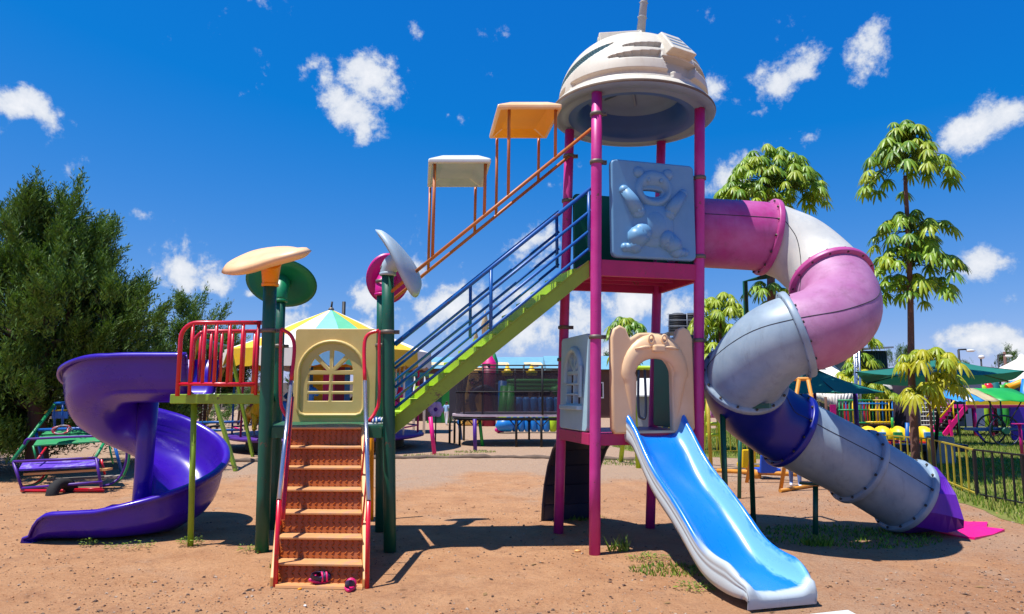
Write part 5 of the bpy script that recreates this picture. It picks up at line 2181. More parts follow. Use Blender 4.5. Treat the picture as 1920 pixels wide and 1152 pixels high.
# ---- glider swing at the left, with a tyre
def glider():
    t = thing('glider_swing', (-7.3, 11.8, 0), 'old painted glider swing with green seat and worn purple bench under the evergreen', 'swing')
    yf, yb = 11.25, 12.7
    q = lambda x, y, Y: P(x, y, Y)
    # rear frame
    pipe('frame_pipe', [q(22, 866, 11.6), q(103, 758, yb)], .030, 'greenframe', t)
    pipe('frame_pipe', [q(102, 757, yb), q(215, 753, yb)], .030, 'bridgeblue', t)
    for x in (103, 118):
        pipe('frame_pipe', [q(x, 758, yb), q(x - 1, 806, yb)], .022, 'bridgeblue', t)
    b = MB(); a = q(98, 785, yb); c = q(128, 772, yb)
    b.box((a + c) / 2, (c.x - a.x, .03, c.z - a.z), 'bridgeblue'); b.build('backrest', t)
    pipe('frame_pipe', spline([tuple(q(84, 776, yb)), tuple(q(90, 771, yb)), tuple(q(125, 769, yb))], 8), .018, 'fenceyellow', t)
    pipe('frame_pipe', [q(64, 807, 12.2), q(200, 802, 12.2)], .028, 'bridgeblue', t)
    for x0, x1, y1 in ((66, 82, 872), (214, 228, 885)):
        pipe('frame_pipe', [q(x0, 806 if x0 < 100 else 832, 12.2), q(x1, y1, 12.2)], .026, 'bridgeblue', t)
    # green seat
    a, c, d, e = q(62, 838, 11.9), q(207, 829, 11.9), q(196, 808, 12.35), q(80, 812, 12.35)
    b = MB(); b.hexa([a, c, d, e], [p + V(0, 0, .03) for p in (a, c, d, e)], 'greenframe')
    lab(b.build('seat', t, bevel=.006), 'green metal seat')
    for x0, x1 in ((62, 70), (205, 212)):
        pipe('frame_pipe', [q(x0, 836, 11.9), q(x1, 870, 11.9)], .016, 'greenframe', t)
    pipe('frame_pipe', spline([tuple(q(45, 834, 11.5)), tuple(q(50, 825, 11.5)), tuple(q(65, 823, 11.5)), tuple(q(178, 818, 11.5)), tuple(q(190, 822, 11.5)), tuple(q(194, 830, 11.5))], 14), .020, 'purpleframe', t)
    pipe('frame_pipe', [q(178, 860, yf), q(200, 822, 11.9)], .026, 'greenframe', t)
    pipe('frame_pipe', [q(70, 862, 11.4), q(86, 840, 11.8)], .018, 'red', t)
    # purple bench in front
    A, B_, C_, D_ = q(25, 866, yf), q(180, 859, yf), q(190, 914, yf - .05), q(41, 916, yf - .05)
    pipe('frame_pipe', [A, B_], .022, 'purpleframe', t)
    pipe('frame_pipe', [A, D_], .022, 'purpleframe', t)
    pipe('frame_pipe', [B_, C_], .022, 'purpleframe', t)
    pipe('frame_pipe', [D_, q(192, 904, yf - .05)], .022, 'purpleframe', t)
    pipe('frame_pipe', [q(190, 862, 11.6), q(197, 890, 11.6)], .018, 'red', t)
    a, c, d, e = q(34, 884, yf), q(182, 876, yf), q(186, 863, yf + .5), q(44, 866, yf + .5)
    b = MB(); b.hexa([a, c, d, e], [p + V(0, 0, .02) for p in (a, c, d, e)], 'seatworn')
    lab(b.build('seat', t, bevel=.005), 'purple seat worn to white')
    a, c = q(50, 889, yf + .15), q(206, 880, yf + .15)
    b = MB(); b.bar(a, c, .16, .035, 'stringerwood'); lab(b.build('footrest', t), 'pale wooden foot plank')
    a, c = q(95, 900, yf + .5), q(225, 893, yf + .5)
    b = MB(); b.bar(a, c, .2, .03, 'concrete'); b.build('footrest', t)
    for x, m, dy in ((240, 'purpleframe', 0), (245, 'greenframe', .25)):
        pts = [tuple(q(x - 2, 842, 11.7 + dy)), tuple(q(x - 4, 868, 11.7 + dy)), tuple(q(x - 14, 893, 11.7 + dy)), tuple(q(x - 32, 908, 11.6 + dy)), tuple(q(x - 52, 912, 11.5 + dy))]
        pipe('hoop', spline(pts, 16), .020, m, t)
    for x, m in ((86, 'red'), (92, 'greenframe')):
        pts = [tuple(q(x, 884, 11.6)), tuple(q(x - 8, 898, 11.5)), tuple(q(x - 25, 909, 11.4)), tuple(q(x - 45, 912, 11.3))]
        pipe('hoop', spline(pts, 12), .016, m, t)
    pipe('frame_pipe', [q(140, 918, yf), q(192, 916, yf)], .014, 'red', t)
    # stays on the ground
    pipe('ground_bar', [V(q(40, 918, 11.3).x, 11.3, .03), V(q(195, 918, 11.3).x, 11.3, .03)], .025, 'red', t)
    r = MB()
    c = q(116, 806, 11.9)
    for k in range(9):
        a0 = rnd.uniform(0, 6.28)
        r.tube([c + V(.13 * math.cos(a0 + s) * rnd.uniform(.6, 1.2), .06 * math.sin(a0 + s * 1.3), .07 * math.sin(a0 + s)) for s in np.linspace(0, 5, 12)], .013, ['concrete', 'red', 'grey'][k % 3], 6)
    o = r.build('rope_bundle')
    tag(o, 'tangled rope bundle tied on the glider swing rail', 'rope')


glider()


def tyre():
    c = G(118, 926); c.z = -.03
    b = MB()
    ax = V(.93, -.25, .2).normalized()
    R0, r0 = .19, .085
    u = ax.cross(Z).normalized(); w = ax.cross(u)
    ns, nr = 36, 12
    vs = []
    for i in range(ns):
        a = 2 * math.pi * i / ns
        rd = u * math.cos(a) + w * math.sin(a)
        for k in range(nr):
            t = 2 * math.pi * k / nr
            g = 1 + (.07 if (i % 2 and math.cos(t) > .3) else 0)
            vs.append(c + rd * (R0 + r0 * math.cos(t) * g) + ax * r0 * 1.1 * math.sin(t))
    b.poly(vs, [(i * nr + k, i * nr + (k + 1) % nr, ((i + 1) % ns) * nr + (k + 1) % nr, ((i + 1) % ns) * nr + k) for i in range(ns) for k in range(nr)], 'tyre', True)
    tag(b.build('tyre'), 'old black tyre half buried in front of the glider swing', 'tyre')


tyre()


# ---- A-frame swing set behind the lime platform
def a_swing():
    t = thing('swing_set', (-6.2, 15.8, 0), 'green and yellow A-frame swing set behind the lime platform', 'swing set')
    a, c = P(369, 635, 14.4), P(431, 652, 17.4)
    pipe('top_bar', [a + (a - c).normalized() * .1, c + (c - a).normalized() * .15], .045, 'teal', t, 12)
    for p, gx, gy, yx, yy in ((a, 442, 884, 318, 846), (c, 474, 857, 372, 826)):
        g, y = G(gx, gy), G(yx, yy)
        b = MB(); b.bar(p + Z * .03, g, .09, .06, 'lime'); lab(b.build('leg', t, bevel=.006), 'green leg')
        b = MB(); b.bar(p + Z * .03 + V(0, .07, 0), y, .09, .06, 'fenceyellow'); lab(b.build('leg', t, bevel=.006), 'mustard yellow leg')
    for f in (.33, .68):
        s = lerp(a, c, f)
        d = (c - a).normalized()
        for e in (-.22, .22):
            h = s + d * e
            b = MB()
            b.lathe(h - Z * .02, [(.035, 0), (.05, -.14), (.01, -.16)], 'grn', 8)
            b.build('hanger', t)
            b = MB()
            n = 26
            for k in range(n):
                z0 = h.z - .16 - k * .062
                b.tube([V(h.x, h.y, z0), V(h.x + .012 * (k % 2), h.y, z0 - .06)], .010, 'clamp', 5)
            b.build('chain', t)['kind'] = 'stuff'
        b = MB(); b.bar(V((s - d * .25).x, (s - d * .25).y, .80), V((s + d * .25).x, (s + d * .25).y, .80), .18, .035, 'black')
        b.build('seat', t)


a_swing()


# ---- carousel
def horse(parent, p, ang, m):
    fr = Matrix.Rotation(ang, 3, 'Z')
    q = lambda x, y, z: p + fr @ V(x, y, z)
    b = MB()
    b.tube(spline([tuple(q(-.42, 0, .02)), tuple(q(-.25, 0, .0)), tuple(q(.0, 0, -.02)), tuple(q(.25, 0, .02)), tuple(q(.36, 0, .18)), tuple(q(.44, 0, .38)), tuple(q(.50, 0, .46)), tuple(q(.66, 0, .36))], 20),
           [.10, .17, .20, .20, .19, .18, .19, .20, .20, .20, .18, .16, .14, .12, .115, .11, .11, .10, .08, .06], m, 12)
    b.tube(spline([tuple(q(-.40, 0, .1)), tuple(q(-.52, 0, .05)), tuple(q(-.55, 0, -.25))], 8), [.05, .06, .06, .06, .05, .04, .03, .02], m, 7)
    for s in (-1, 1):
        b.tube([q(.46, s * .06, .50), q(.45, s * .08, .60)], [.035, .012], m, 6)
        b.tube([q(.28, s * .10, -.02), q(.42, s * .11, -.22), q(.34, s * .11, -.42), q(.40, s * .11, -.46)], [.09, .065, .05, .05], m, 8)
        b.tube([q(-.32, s * .10, -.02), q(-.28, s * .12, -.25), q(-.42, s * .12, -.42), q(-.36, s * .12, -.48)], [.11, .075, .05, .05], m, 8)
    o = b.build('ride_animal', parent)
    b = MB(); b.tube([q(-.14, 0, .15), q(-.05, 0, .19), q(.08, 0, .20), q(.14, 0, .26)], [.13, .12, .11, .06], 'maroon', 8); b.build('saddle', o)
    return o


def carousel():
    c = V(P(616, 735, 20.2).x, 20.2, 0)
    t = thing('carousel', c, 'round carousel with striped yellow, white and green canopy', 'carousel')
    R_ = 2.95
    cols = ['yellow', 'tentwhite', 'yellow', 'tentwhite', 'skyblue_c', 'inflgreen_c', 'yellow', 'tentwhite']
    mat('skyblue_c', '#7fb8d8', rough=.6, var=.08); mat('inflgreen_c', '#5fb88a', rough=.6, var=.08); mat('canvas_yellow', '#e8b820', rough=.6, var=.1, dirt=.3, dirtcol=(.35, .2, .05))
    cm = ['canvas_yellow', 'tentwhite', 'canvas_yellow', 'inflgreen_c', 'canvas_yellow', 'tentwhite', 'canvas_yellow', 'tentwhite', 'canvas_yellow', 'tentwhite', 'canvas_yellow', 'tentwhite', 'skyblue_c', 'inflgreen_c', 'canvas_yellow', 'tentwhite']
    N = 16
    off = 0.0
    for k in range(N):
        a0, a1 = 2 * math.pi * k / N + off, 2 * math.pi * (k + 1) / N + off
        b = MB()
        rows = []
        for r_, z in ((.10, 3.98), (1.0, 3.58), (2.0, 3.10), (R_, 2.72)):
            rows.append([c + V(r_ * math.cos(a), r_ * math.sin(a), z) for a in (a0, (a0 + a1) / 2, a1)])
            rows[-1][1] = rows[-1][1] - Z * .03 * r_ / R_
        for i in range(3):
            for j in range(2):
                b.poly([rows[i][j], rows[i + 1][j], rows[i + 1][j + 1], rows[i][j + 1]], [(0, 1, 2, 3)], cm[k])
        # valance strip with a scalloped edge
        n = 6
        up, dn = [], []
        for j in range(n + 1):
            a = lerp(a0, a1, j / n)
            up.append(c + V(R_ * math.cos(a), R_ * math.sin(a), 2.72))
            dn.append(c + V((R_ + .03) * math.cos(a), (R_ + .03) * math.sin(a), 2.30 - .06 * abs(math.sin(math.pi * j / n * 2))))
        b.poly(up + dn, [(j, n + 1 + j, n + 2 + j, j + 1) for j in range(n)], cm[k])
        b.build('canopy_panel', t, weld=True)
    b = MB(); b.ball(c + Z * 4.0, .09, 'clamp', 10, 6); b.tube([c + Z * 4.0, c + V(.02, 0, 4.25)], .03, 'black', 6); b.build('finial', t)
    b = MB(); b.lathe(c, [(0, .42), (2.75, .42), (2.78, .40), (2.78, .34), (2.6, .30), (0, .30)], 'purpleframe', 40); b.build('platform', t)
    b = MB(); b.lathe(c, [(2.2, .02), (2.2, .30)], 'black', 32); b.build('base', t)
    b = MB()
    b.lathe(c, [(.62, .42), (.62, 2.5)], 'maroon', 12, mfun=lambda i, k: ['maroon', 'inflblue', 'canvas_yellow', 'magenta'][k % 4], smooth=False)
    b.lathe(c, [(.70, 2.3), (1.0, 2.75), (.1, 3.6)], 'canopyorange', 12, smooth=False)
    b.build('centre_column', t)
    pm = ['magenta', 'white', 'purpleframe', 'magenta', 'grey', 'inflblue', 'maroon', 'purpleframe', 'magenta', 'white']
    for k in range(10):
        a = 2 * math.pi * k / 10 + .2
        p = c + V(2.6 * math.cos(a), 2.6 * math.sin(a), 0)
        pipe('pole', [p + Z * .4, p + Z * 2.7], .03, pm[k], t)
        p0, p1 = p + Z * .62, c + V(2.6 * math.cos(a + .628), 2.6 * math.sin(a + .628), .62)
        if k not in (6, 8):
            pipe('rail', [p0, p1], .022, 'magenta' if k % 2 else 'bridgeblue', t)
    hm = ['yellow', 'inflblue', 'canopyorange', 'magenta', 'yellow', 'inflgreen', 'inflblue', 'white']
    for k in range(8):
        a = math.radians(215) + 2 * math.pi * k / 8
        p = c + V(2.05 * math.cos(a), 2.05 * math.sin(a), 1.05 + .12 * (k % 2))
        h = horse(t, p, a + math.pi / 2, hm[k])
        lab(h, ['yellow', 'blue', 'orange', 'magenta', 'yellow', 'green', 'blue', 'white'][k] + ' ride animal')
        pipe('pole', [p - Z * .62, V(p.x, p.y, 3.0)], .022, 'white', t)
    b = MB()
    a0, a1 = G(380, 843), G(470, 850)
    for z in (.30, .55):
        b = MB(); b.tube([P(365, 808 - (z - .3) * 60, 18.4), P(455, 806 - (z - .3) * 60, 18.4)], .035, 'bridgeblue', 8); b.build('rail', t)


carousel()

b = MB(); p = P(644, 600, 34)
b.tube([V(p.x, 34, 0), P(645, 566, 34)], .09, 'black', 8)
tag(b.build('utility_pole'), 'dark thin pole standing behind the carousel roof', 'pole')

# ---- short leaning poles
for nm, m, y0x, y0y, x1, y1, r, lb in (('leaning_pole', 'magenta', 815, 852, 807, 782, .055, 'bright pink leaning pole in front of the carousel'),
                                       ('leaning_pole', 'bridgeblue', 865, 825, 859, 774, .055, 'blue leaning pole left of the trampoline legs'),
                                       ('leaning_pole', 'purpleframe', 891, 845, 890, 786, .055, 'violet upright pole in the gravel'),
                                       ('leaning_pole', 'grn', 905, 837, 898, 778, .05, 'green leaning pole beside the violet one')):
    g = G(y0x, y0y)
    b = MB(); b.tube([g - Z * .05, P(x1, y1, g.y)], r, m, 10)
    tag(b.build(nm), lb, 'pole', 'coloured poles in the gravel yard')


def flower_sign():
    t = thing('flower_ornament', V(P(817, 770, 21).x, 21, 0), 'lilac flower ornament on a stick beside the carousel', 'ornament')
    mat('lilac', '#b8a0d0', rough=.5)
    c = P(817, 768, 21)
    for k in range(6):
        a = k * math.pi / 3
        b = MB(); b.ball(c + V(.14 * math.cos(a), 0, .14 * math.sin(a)), (.11, .03, .11), 'lilac', 10, 6); b.build('petal', t)
    b = MB(); b.ball(c + V(0, -.02, 0), (.06, .03, .06), 'purpleframe', 10, 6); b.build('centre', t)
    pipe('stick', [V(c.x, 21.04, 0), V(c.x, 21.04, c.z)], .02, 'black', t)


flower_sign()


# ---- trampoline
def trampoline():
    y0, y1 = 20.4, 23.6
    x0, x1 = P(842, 776, y0).x, P(1112, 776, y0).x
    z = .93
    t = thing('trampoline', ((x0 + x1) / 2, (y0 + y1) / 2, 0), 'big netted trampoline with black legs behind the tower', 'trampoline')
    m = bpy.data.materials.new('dark_net'); m.use_nodes = True
    bs = m.node_tree.nodes['Principled BSDF']
    bs.inputs['Base Color'].default_value = (.02, .012, .022, 1); bs.inputs['Roughness'].default_value = .9
    bs.inputs['Alpha'].default_value = .66
    out = rrect(x0, y0, x1, y1, 1.1, 8)
    inn = rrect(x0 + .3, y0 + .3, x1 - .3, y1 - .3, .85, 8)
    n = len(out)
    b = MB()
    vs = [V(x, y, z) for x, y in out] + [V(x, y, z) for x, y in inn] + [V(x, y, z - .06) for x, y in out]
    mat('pad', '#b8a8b4', rough=.6, var=.1, dirt=.4, dirtcol=(.5, .1, .2))
    b.poly(vs, [(i, (i + 1) % n, n + (i + 1) % n, n + i) for i in range(n)] + [(2 * n + i, 2 * n + (i + 1) % n, (i + 1) % n, i) for i in range(n)], MATS['pad'])
    b.build('pad', t)
    b = MB(); b.poly([V(x, y, z - .01) for x, y in inn], [tuple(range(n))], 'black'); b.build('mat', t)
    b = MB(); b.tube([V(x, y, z - .12) for x, y in rrect(x0 + .05, y0 + .05, x1 - .05, y1 - .05, 1.05, 8)], .05, 'black', 8, closed=True); b.build('frame', t)
    for px, Y in ((1015, y0), (968, y0 + .05), (862, y0 + .6), (890, y0 + .25), (1090, y0 + .2), (992, y1), (870, y1 - .5)):
        x = P(px, 800, Y).x
        b = MB(); b.tube([V(x, Y, 0), V(x, Y, z - .1)], .035, 'black', 8)
        b.tube([V(x - .22, Y, z - .12), V(x, Y, z - .36), V(x + .22, Y, z - .12)], .022, 'black', 6)
        b.build('leg', t)
    zt = 2.38
    posts = [(905, y0 + .2), (1017, y0 - .03), (1105, y0 + .3), (870, y0 + 1.1), (966, y1 + .02), (1060, y1 + .02)]
    for px, Y in posts:
        x = P(px, 740, Y).x
        pipe('net_pole', [V(x, Y, z), V(x, Y, zt)], .03, 'black', t)
    b = MB()
    for zz, rr in ((zt, .022), (1.60, .016), (zt - .16, .014)):
        b.tube([V(x, y, zz) for x, y in rrect(x0 + .1, y0 + .1, x1 - .1, y1 - .1, 1.0, 8)], rr, 'black', 6, closed=True)
    b.build('net_rail', t)
    o = rrect(x0 + .1, y0 + .1, x1 - .1, y1 - .1, 1.0, 8)
    b = MB()
    b.poly([V(x, y, z) for x, y in o] + [V(x, y, zt - .16) for x, y in o], [(i, (i + 1) % n, n + (i + 1) % n, n + i) for i in range(n)], m)
    b.build('net', t)


trampoline()


# ---- inflatables beyond the trampoline
def tubewall(name, parent, x0, x1, Y, z0, z1, rows, m, vertical=False, r=None):
    """padded inflatable wall: swollen tubes side by side"""
    b = MB()
    if vertical:
        n = rows
        w = (x1 - x0) / n
        for k in range(n):
            x = x0 + w * (k + .5)
            b.tube([V(x, Y, z0), V(x, Y, z0 + .1), V(x, Y, z1 - .1), V(x, Y, z1)], [w * .35, w * .53, w * .53, w * .35], m if isinstance(m, str) else m[k % len(m)], 12)
    else:
        h = (z1 - z0) / rows
        for k in range(rows):
            zc = z0 + h * (k + .5)
            b.tube([V(x0, Y, zc), V(x0 + .15, Y, zc), V(x1 - .15, Y, zc), V(x1, Y, zc)], [h * .35, h * .53, h * .53, h * .35], m if isinstance(m, str) else m[k % len(m)], 12)
    return b.build(name, parent)


def castle_wall():
    Y = 33.0
    X = lambda px: P(px, 735, Y).x
    H = lambda py: P(960, py, Y).z
    t = thing('inflatable_castle', (X(900), Y, 0), 'tall inflatable climbing castle with yellow wall and magenta turret', 'inflatable')
    b = MB()
    w0 = [V(X(862), Y, 0), V(X(908), Y, 0), V(X(908), Y + 1.2, 0), V(X(862), Y + 1.2, 0)]
    w1 = [V(X(880), Y, H(692)), V(X(908), Y, H(688)), V(X(908), Y + 1.2, H(688)), V(X(880), Y + 1.2, H(692))]
    b.hexa(w0, w1, 'castle'); lab(b.build('climbing_wall', t, bevel=.1), 'yellow climbing wall')
    for k in range(34):
        f = rnd.random(); px = lerp(lerp(866, 883, f), 905, rnd.random()); py = lerp(772, 696, f)
        if py > 735 and px > 884: continue
        p = P(px, py, Y - .03)
        b = MB(); b.ball(p, (.09, .06, .07), ['black', 'maroon', 'brown'][k % 3], 8, 5); b.build('hold', t)
    b = MB(); b.tube([V(X(917), Y - .2, 0), V(X(917), Y - .2, H(680))], .33, 'maroon', 14); b.build('column', t)
    b = MB(); b.lathe((X(917), Y - .2, H(683)), [(.36, 0), (.30, .12), (.12, .42), (0, .5)], 'magenta', 14); lab(b.build('turret_roof', t), 'magenta turret roof')
    b = MB(); b.lathe((X(927), Y + .4, H(700)), [(.18, 0), (.16, .6), (.02, 1.0)], 'greenframe', 12); b.build('turret_roof', t)
    b = MB()
    b.tube([P(lerp(889, 930, 0), 772, Y - .5)] + [V(X(908) + .58 * math.cos(a), Y - .5, H(752) + .62 * math.sin(a)) for a in np.linspace(math.pi, 0, 12)] + [P(930, 772, Y - .5)], .16, 'navy', 10)
    lab(b.build('arch', t), 'navy inflated arch')
    for px, py0, py1 in ((907, 648, 576), (889, 655, 612), (921, 655, 618)):
        b = MB(); r = .17 if px == 907 else .10
        zb, ztp = H(py0), H(py1)
        b.lathe((X(px), Y + 1.3, 0), [(r, 0), (r, zb + (ztp - zb) * .55), (r * 1.25, zb + (ztp - zb) * .58), (.01, ztp)], 'castle_c', 12)
        b.build('spire', t)


mat('castle_c', '#d8c090', rough=.5)
castle_wall()


def green_inflatable():
    Y = 31.0
    X = lambda px: P(px, 735, Y).x
    H = lambda py: P(960, py, Y).z
    t = thing('bouncy_castle', (X(1000), Y, 0), 'green and blue bouncy castle seen through the trampoline net', 'bouncy castle')
    lab(tubewall('beam', t, X(950), X(1070), Y, H(733), H(711), 3, 'inflgreen'), 'green inflated beams')
    lab(tubewall('wall', t, X(965), X(1068), Y + .5, .2, H(745), 7, 'inflblue', True), 'blue padded wall')
    for px in (948, 958, 1060):
        b = MB(); b.tube([V(X(px - 6), Y - .3, 0), V(X(px), Y, H(725))], .24, 'inflgreen', 12); b.build('column', t)
    lab(tubewall('base', t, X(935), X(1075), Y - .6, 0, .5, 1, 'inflgreen'), 'green inflated base')
    b = MB(); b.tube([V(X(941), Y + .3, 0), V(X(942), Y + .3, H(714))], .2, 'inflblue', 10); b.build('column', t)
    b = MB(); b.tube([P(1052, 728, Y - .4), P(1040, 733, Y - .5), P(1033, 728, Y - .5)], [.2, .2, .08], 'inflgreen', 10); b.build('arm', t)
    for px in (951, 998):
        b = MB()
        x = X(px)
        b.tube([V(x, Y + .9, 0), V(x, Y + .9, H(702))], .16, 'wallbrown', 10)
        o = b.build('tower', t)
        b = MB()
        b.lathe((x, Y + .9, 0), [(.20, H(704)), (.26, H(702)), (.26, H(698)), (.26, H(697.5)), (.27, H(697)), (.27, H(695)), (.14, H(693)), (.09, H(687)), (.03, H(682)), (0, H(681))], 'yellow', 14)
        lab(b.build('tower_roof', t), 'yellow pointed hat roof')


green_inflatable()


def pool():
    Y = 27.3
    X = lambda px: P(px, 735, Y).x
    t = thing('inflatable_pool', (X(990), Y, 0), 'low blue and green inflatable pool under the trampoline', 'inflatable')
    lab(tubewall('wall', t, X(948), X(1030), Y, .05, .62, 7, 'inflblue', True), 'blue padded wall')
    lab(tubewall('wall', t, X(1030), X(1056), Y, .05, .58, 2, 'limebright', True), 'lime padded wall')
    b = MB(); b.tube([V(X(932), Y - .2, .2), V(X(938), Y - .2, .3), V(X(950), Y - .2, .33), V(X(962), Y - .2, .2)], [.12, .24, .28, .16], 'inflblue', 12); b.build('bumper', t)
    b = MB(); b.tube([V(X(928), Y, .12), V(X(934), Y, .12), V(X(945), Y, .10)], [.05, .12, .08], 'petal_pink', 10); b.build('bumper', t)
    b = MB(); b.tube([V(X(935), Y + .3, .5), V(X(1050), Y + .3, .55)], .14, 'limebright', 10); b.build('rim', t)


pool()


# ---- buildings
def building(name, lo, hi, wall, roof, label, eave=.4, pitch=.8, wins=0, cat='building', doors=0, along='x'):
    lo, hi = V(lo), V(hi)
    t = thing(name, ((lo.x + hi.x) / 2, lo.y, 0), label, cat)
    boxo('wall', lo, hi, wall, t)
    b = MB()
    e = eave
    ym = (lo.y + hi.y) / 2
    z = hi.z
    a = [V(lo.x - e, lo.y - e, z - .02), V(hi.x + e, lo.y - e, z - .02), V(hi.x + e, hi.y + e, z - .02), V(lo.x - e, hi.y + e, z - .02)]
    r0, r1 = V(lo.x - e, ym, z + pitch), V(hi.x + e, ym, z + pitch)
    up = V(0, 0, .06)
    b.poly(a + [r0, r1], [(0, 1, 5, 4), (2, 3, 4, 5), (0, 4, 3), (1, 2, 5), (3, 2, 1, 0)], roof)
    n = max(2, int((hi.x - lo.x) / .8))
    ro = b.build('roof', t)
    for k in range(wins):
        x = lerp(lo.x, hi.x, (k + .5) / wins)
        w = boxo('window', (x - .5, lo.y - .05, 1.2), (x + .5, lo.y + .02, 2.2), 'white', t)
        boxo('pane', (x - .42, lo.y - .06, 1.28), (x + .42, lo.y - .04, 2.12), 'black', w)
    return t, ro


Yb = 46
t_, r_ = building('long_building', (P(735, 700, Yb).x, Yb, 0), (P(1046, 700, Yb).x, Yb + 8, 3.15), 'wallbrown', 'roofblue', 'long low building with a pale blue roof and two skylights', wins=7, pitch=.95)
for px, py in ((825, 680), (939, 680), (1001, 682)):
    p = P(px, py, Yb + 1.2); p.z = 3.13 + .95 * 1.6 / 4.4 + .02
    b = MB(); s = .95 / 4.4
    b.hexa([p + V(-.6, -.5, -.5 * s), p + V(.6, -.5, -.5 * s), p + V(.5, .5, .5 * s), p + V(-.7, .5, .5 * s)], [p + V(-.6, -.5, -.5 * s + .02), p + V(.6, -.5, -.5 * s + .02), p + V(.5, .5, .5 * s + .02), p + V(-.7, .5, .5 * s + .02)], 'castle_c')
    b.build('skylight', r_)
Yb = 43
building('blue_roof_hall', (P(1036, 700, Yb).x, Yb, 0), (P(1250, 700, Yb).x, Yb + 7, 3.0), 'wallbrown', 'roofblue', 'blue roofed hall behind the pink tower', wins=4, pitch=1.0)
# blue kiosk, green stall
Yk = 27
t = thing('kiosk', (P(770, 735, Yk).x, Yk, 0), 'blue board kiosk behind the carousel', 'kiosk')
panel_px('wall', 735, 706, 772, 790, Yk, 2.0, 'skyblue', t)
panel_px('wall', 772, 716, 800, 790, Yk + .2, 1.8, 'wallbrown', t)
panel_px('roof', 730, 699, 803, 706, Yk - .3, 2.6, 'teal', t)
for px in (777, 796):
    pipe('pole', [V(P(px, 735, Yk - .2).x, Yk - .2, 0), P(px, 700, Yk - .2)], .05, 'white', t)
Yk = 36
t = thing('green_stall', (P(820, 735, Yk).x, Yk, 0), 'dark green stall hut behind the child in pale blue', 'stall')
panel_px('wall', 800, 722, 843, 795, Yk, 2.0, 'grn', t)
panel_px('roof', 796, 716, 847, 722, Yk - .3, 2.6, 'greenframe', t)
panel_px('door', 812, 740, 828, 795, Yk - .05, .04, 'green_post', t)
t = thing('grey_screen', (P(853, 735, 21.9).x, 21.9, 0), 'dark grey fabric screen on black legs left of the trampoline', 'screen')
mat('grey_f', '#4a4650', rough=.9)
panel_px('fabric', 842, 716, 863, 781, 21.9, .06, 'grey_f', t)
for px in (844, 853):
    pipe('leg', [V(P(px, 735, 21.95).x, 21.95, 0), V(P(px, 735, 21.95).x, 21.95, 1.0)], .035, 'black', t)

# distant wall and shrubs closing the yard
boxo('boundary_wall', (-70, 62, 0), (-9, 62.3, 2.4), 'concrete')
tag(bpy.data.objects['boundary_wall'], 'long concrete boundary wall far behind the carousel', 'wall')
o = boxo('boundary_wall', (10, 58, 0), (75, 58.3, 2.2), 'wallbrown')
tag(o, 'long brown boundary wall far behind the green parasols', 'wall')


def shrub(px, py, Y, a, b_, label, n=700, seed=1, size=.4, cat='shrub', group=None):
    p = P(px, py, Y)
    t = thing('shrub', (p.x, Y, 0), label, cat, group)
    pipe('stem', [V(p.x, Y, 0), V(p.x + .1, Y, max(.3, p.z))], .06, 'bark', t)
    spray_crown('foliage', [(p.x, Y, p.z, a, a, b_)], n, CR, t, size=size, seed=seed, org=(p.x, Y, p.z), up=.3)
    return t


shrub(410, 740, 30, 1.6, 1.3, 'dark shrub behind the green and yellow swing set', 1400, 31)
shrub(450, 720, 34, 1.5, 1.6, 'leafy shrub left of the carousel', 1200, 32)
shrub(330, 790, 26, 1.8, 1.0, 'low dark bush behind the purple slide', 1400, 33)
shrub(255, 830, 19, 1.2, .55, 'low bush between the glider swing and the purple slide', 900, 34)
for k, (px, py, Y, a, b_) in enumerate(((520, 715, 62, 3.2, 1.8), (575, 712, 66, 3.6, 2.0), (1110, 706, 56, 2.5, 2.2), (1230, 712, 52, 2.4, 2.0), (1290, 705, 50, 2.6, 2.6), (1430, 705, 48, 2.4, 2.4),
                                       (1500, 712, 56, 3.0, 2.2), (1690, 712, 58, 3.0, 2.0), (1860, 705, 62, 3.5, 2.4), (2000, 705, 56, 3.5, 2.6), (300, 700, 48, 3.5, 2.5), (180, 690, 46, 3.5, 3.0), (20, 690, 44, 4, 3.2))):
    shrub(px, py, Y, a, b_, ['far tree behind the left of the carousel', 'far tree right behind the carousel', 'far tree left of the pink rear post', 'far tree behind the mouse arch', 'far tree below the water tank',
                             'far tree behind the dark blue tube bend', 'far tree behind the first parasol', 'far tree behind the umbrella trees', 'far tree behind the striped cart', 'far tree beyond the right edge',
                             'far tree behind the small evergreen', 'far tree behind the huge evergreen', 'far tree at the far left'][k], 900, 40 + k, .7, 'tree', 'far trees along the boundary')


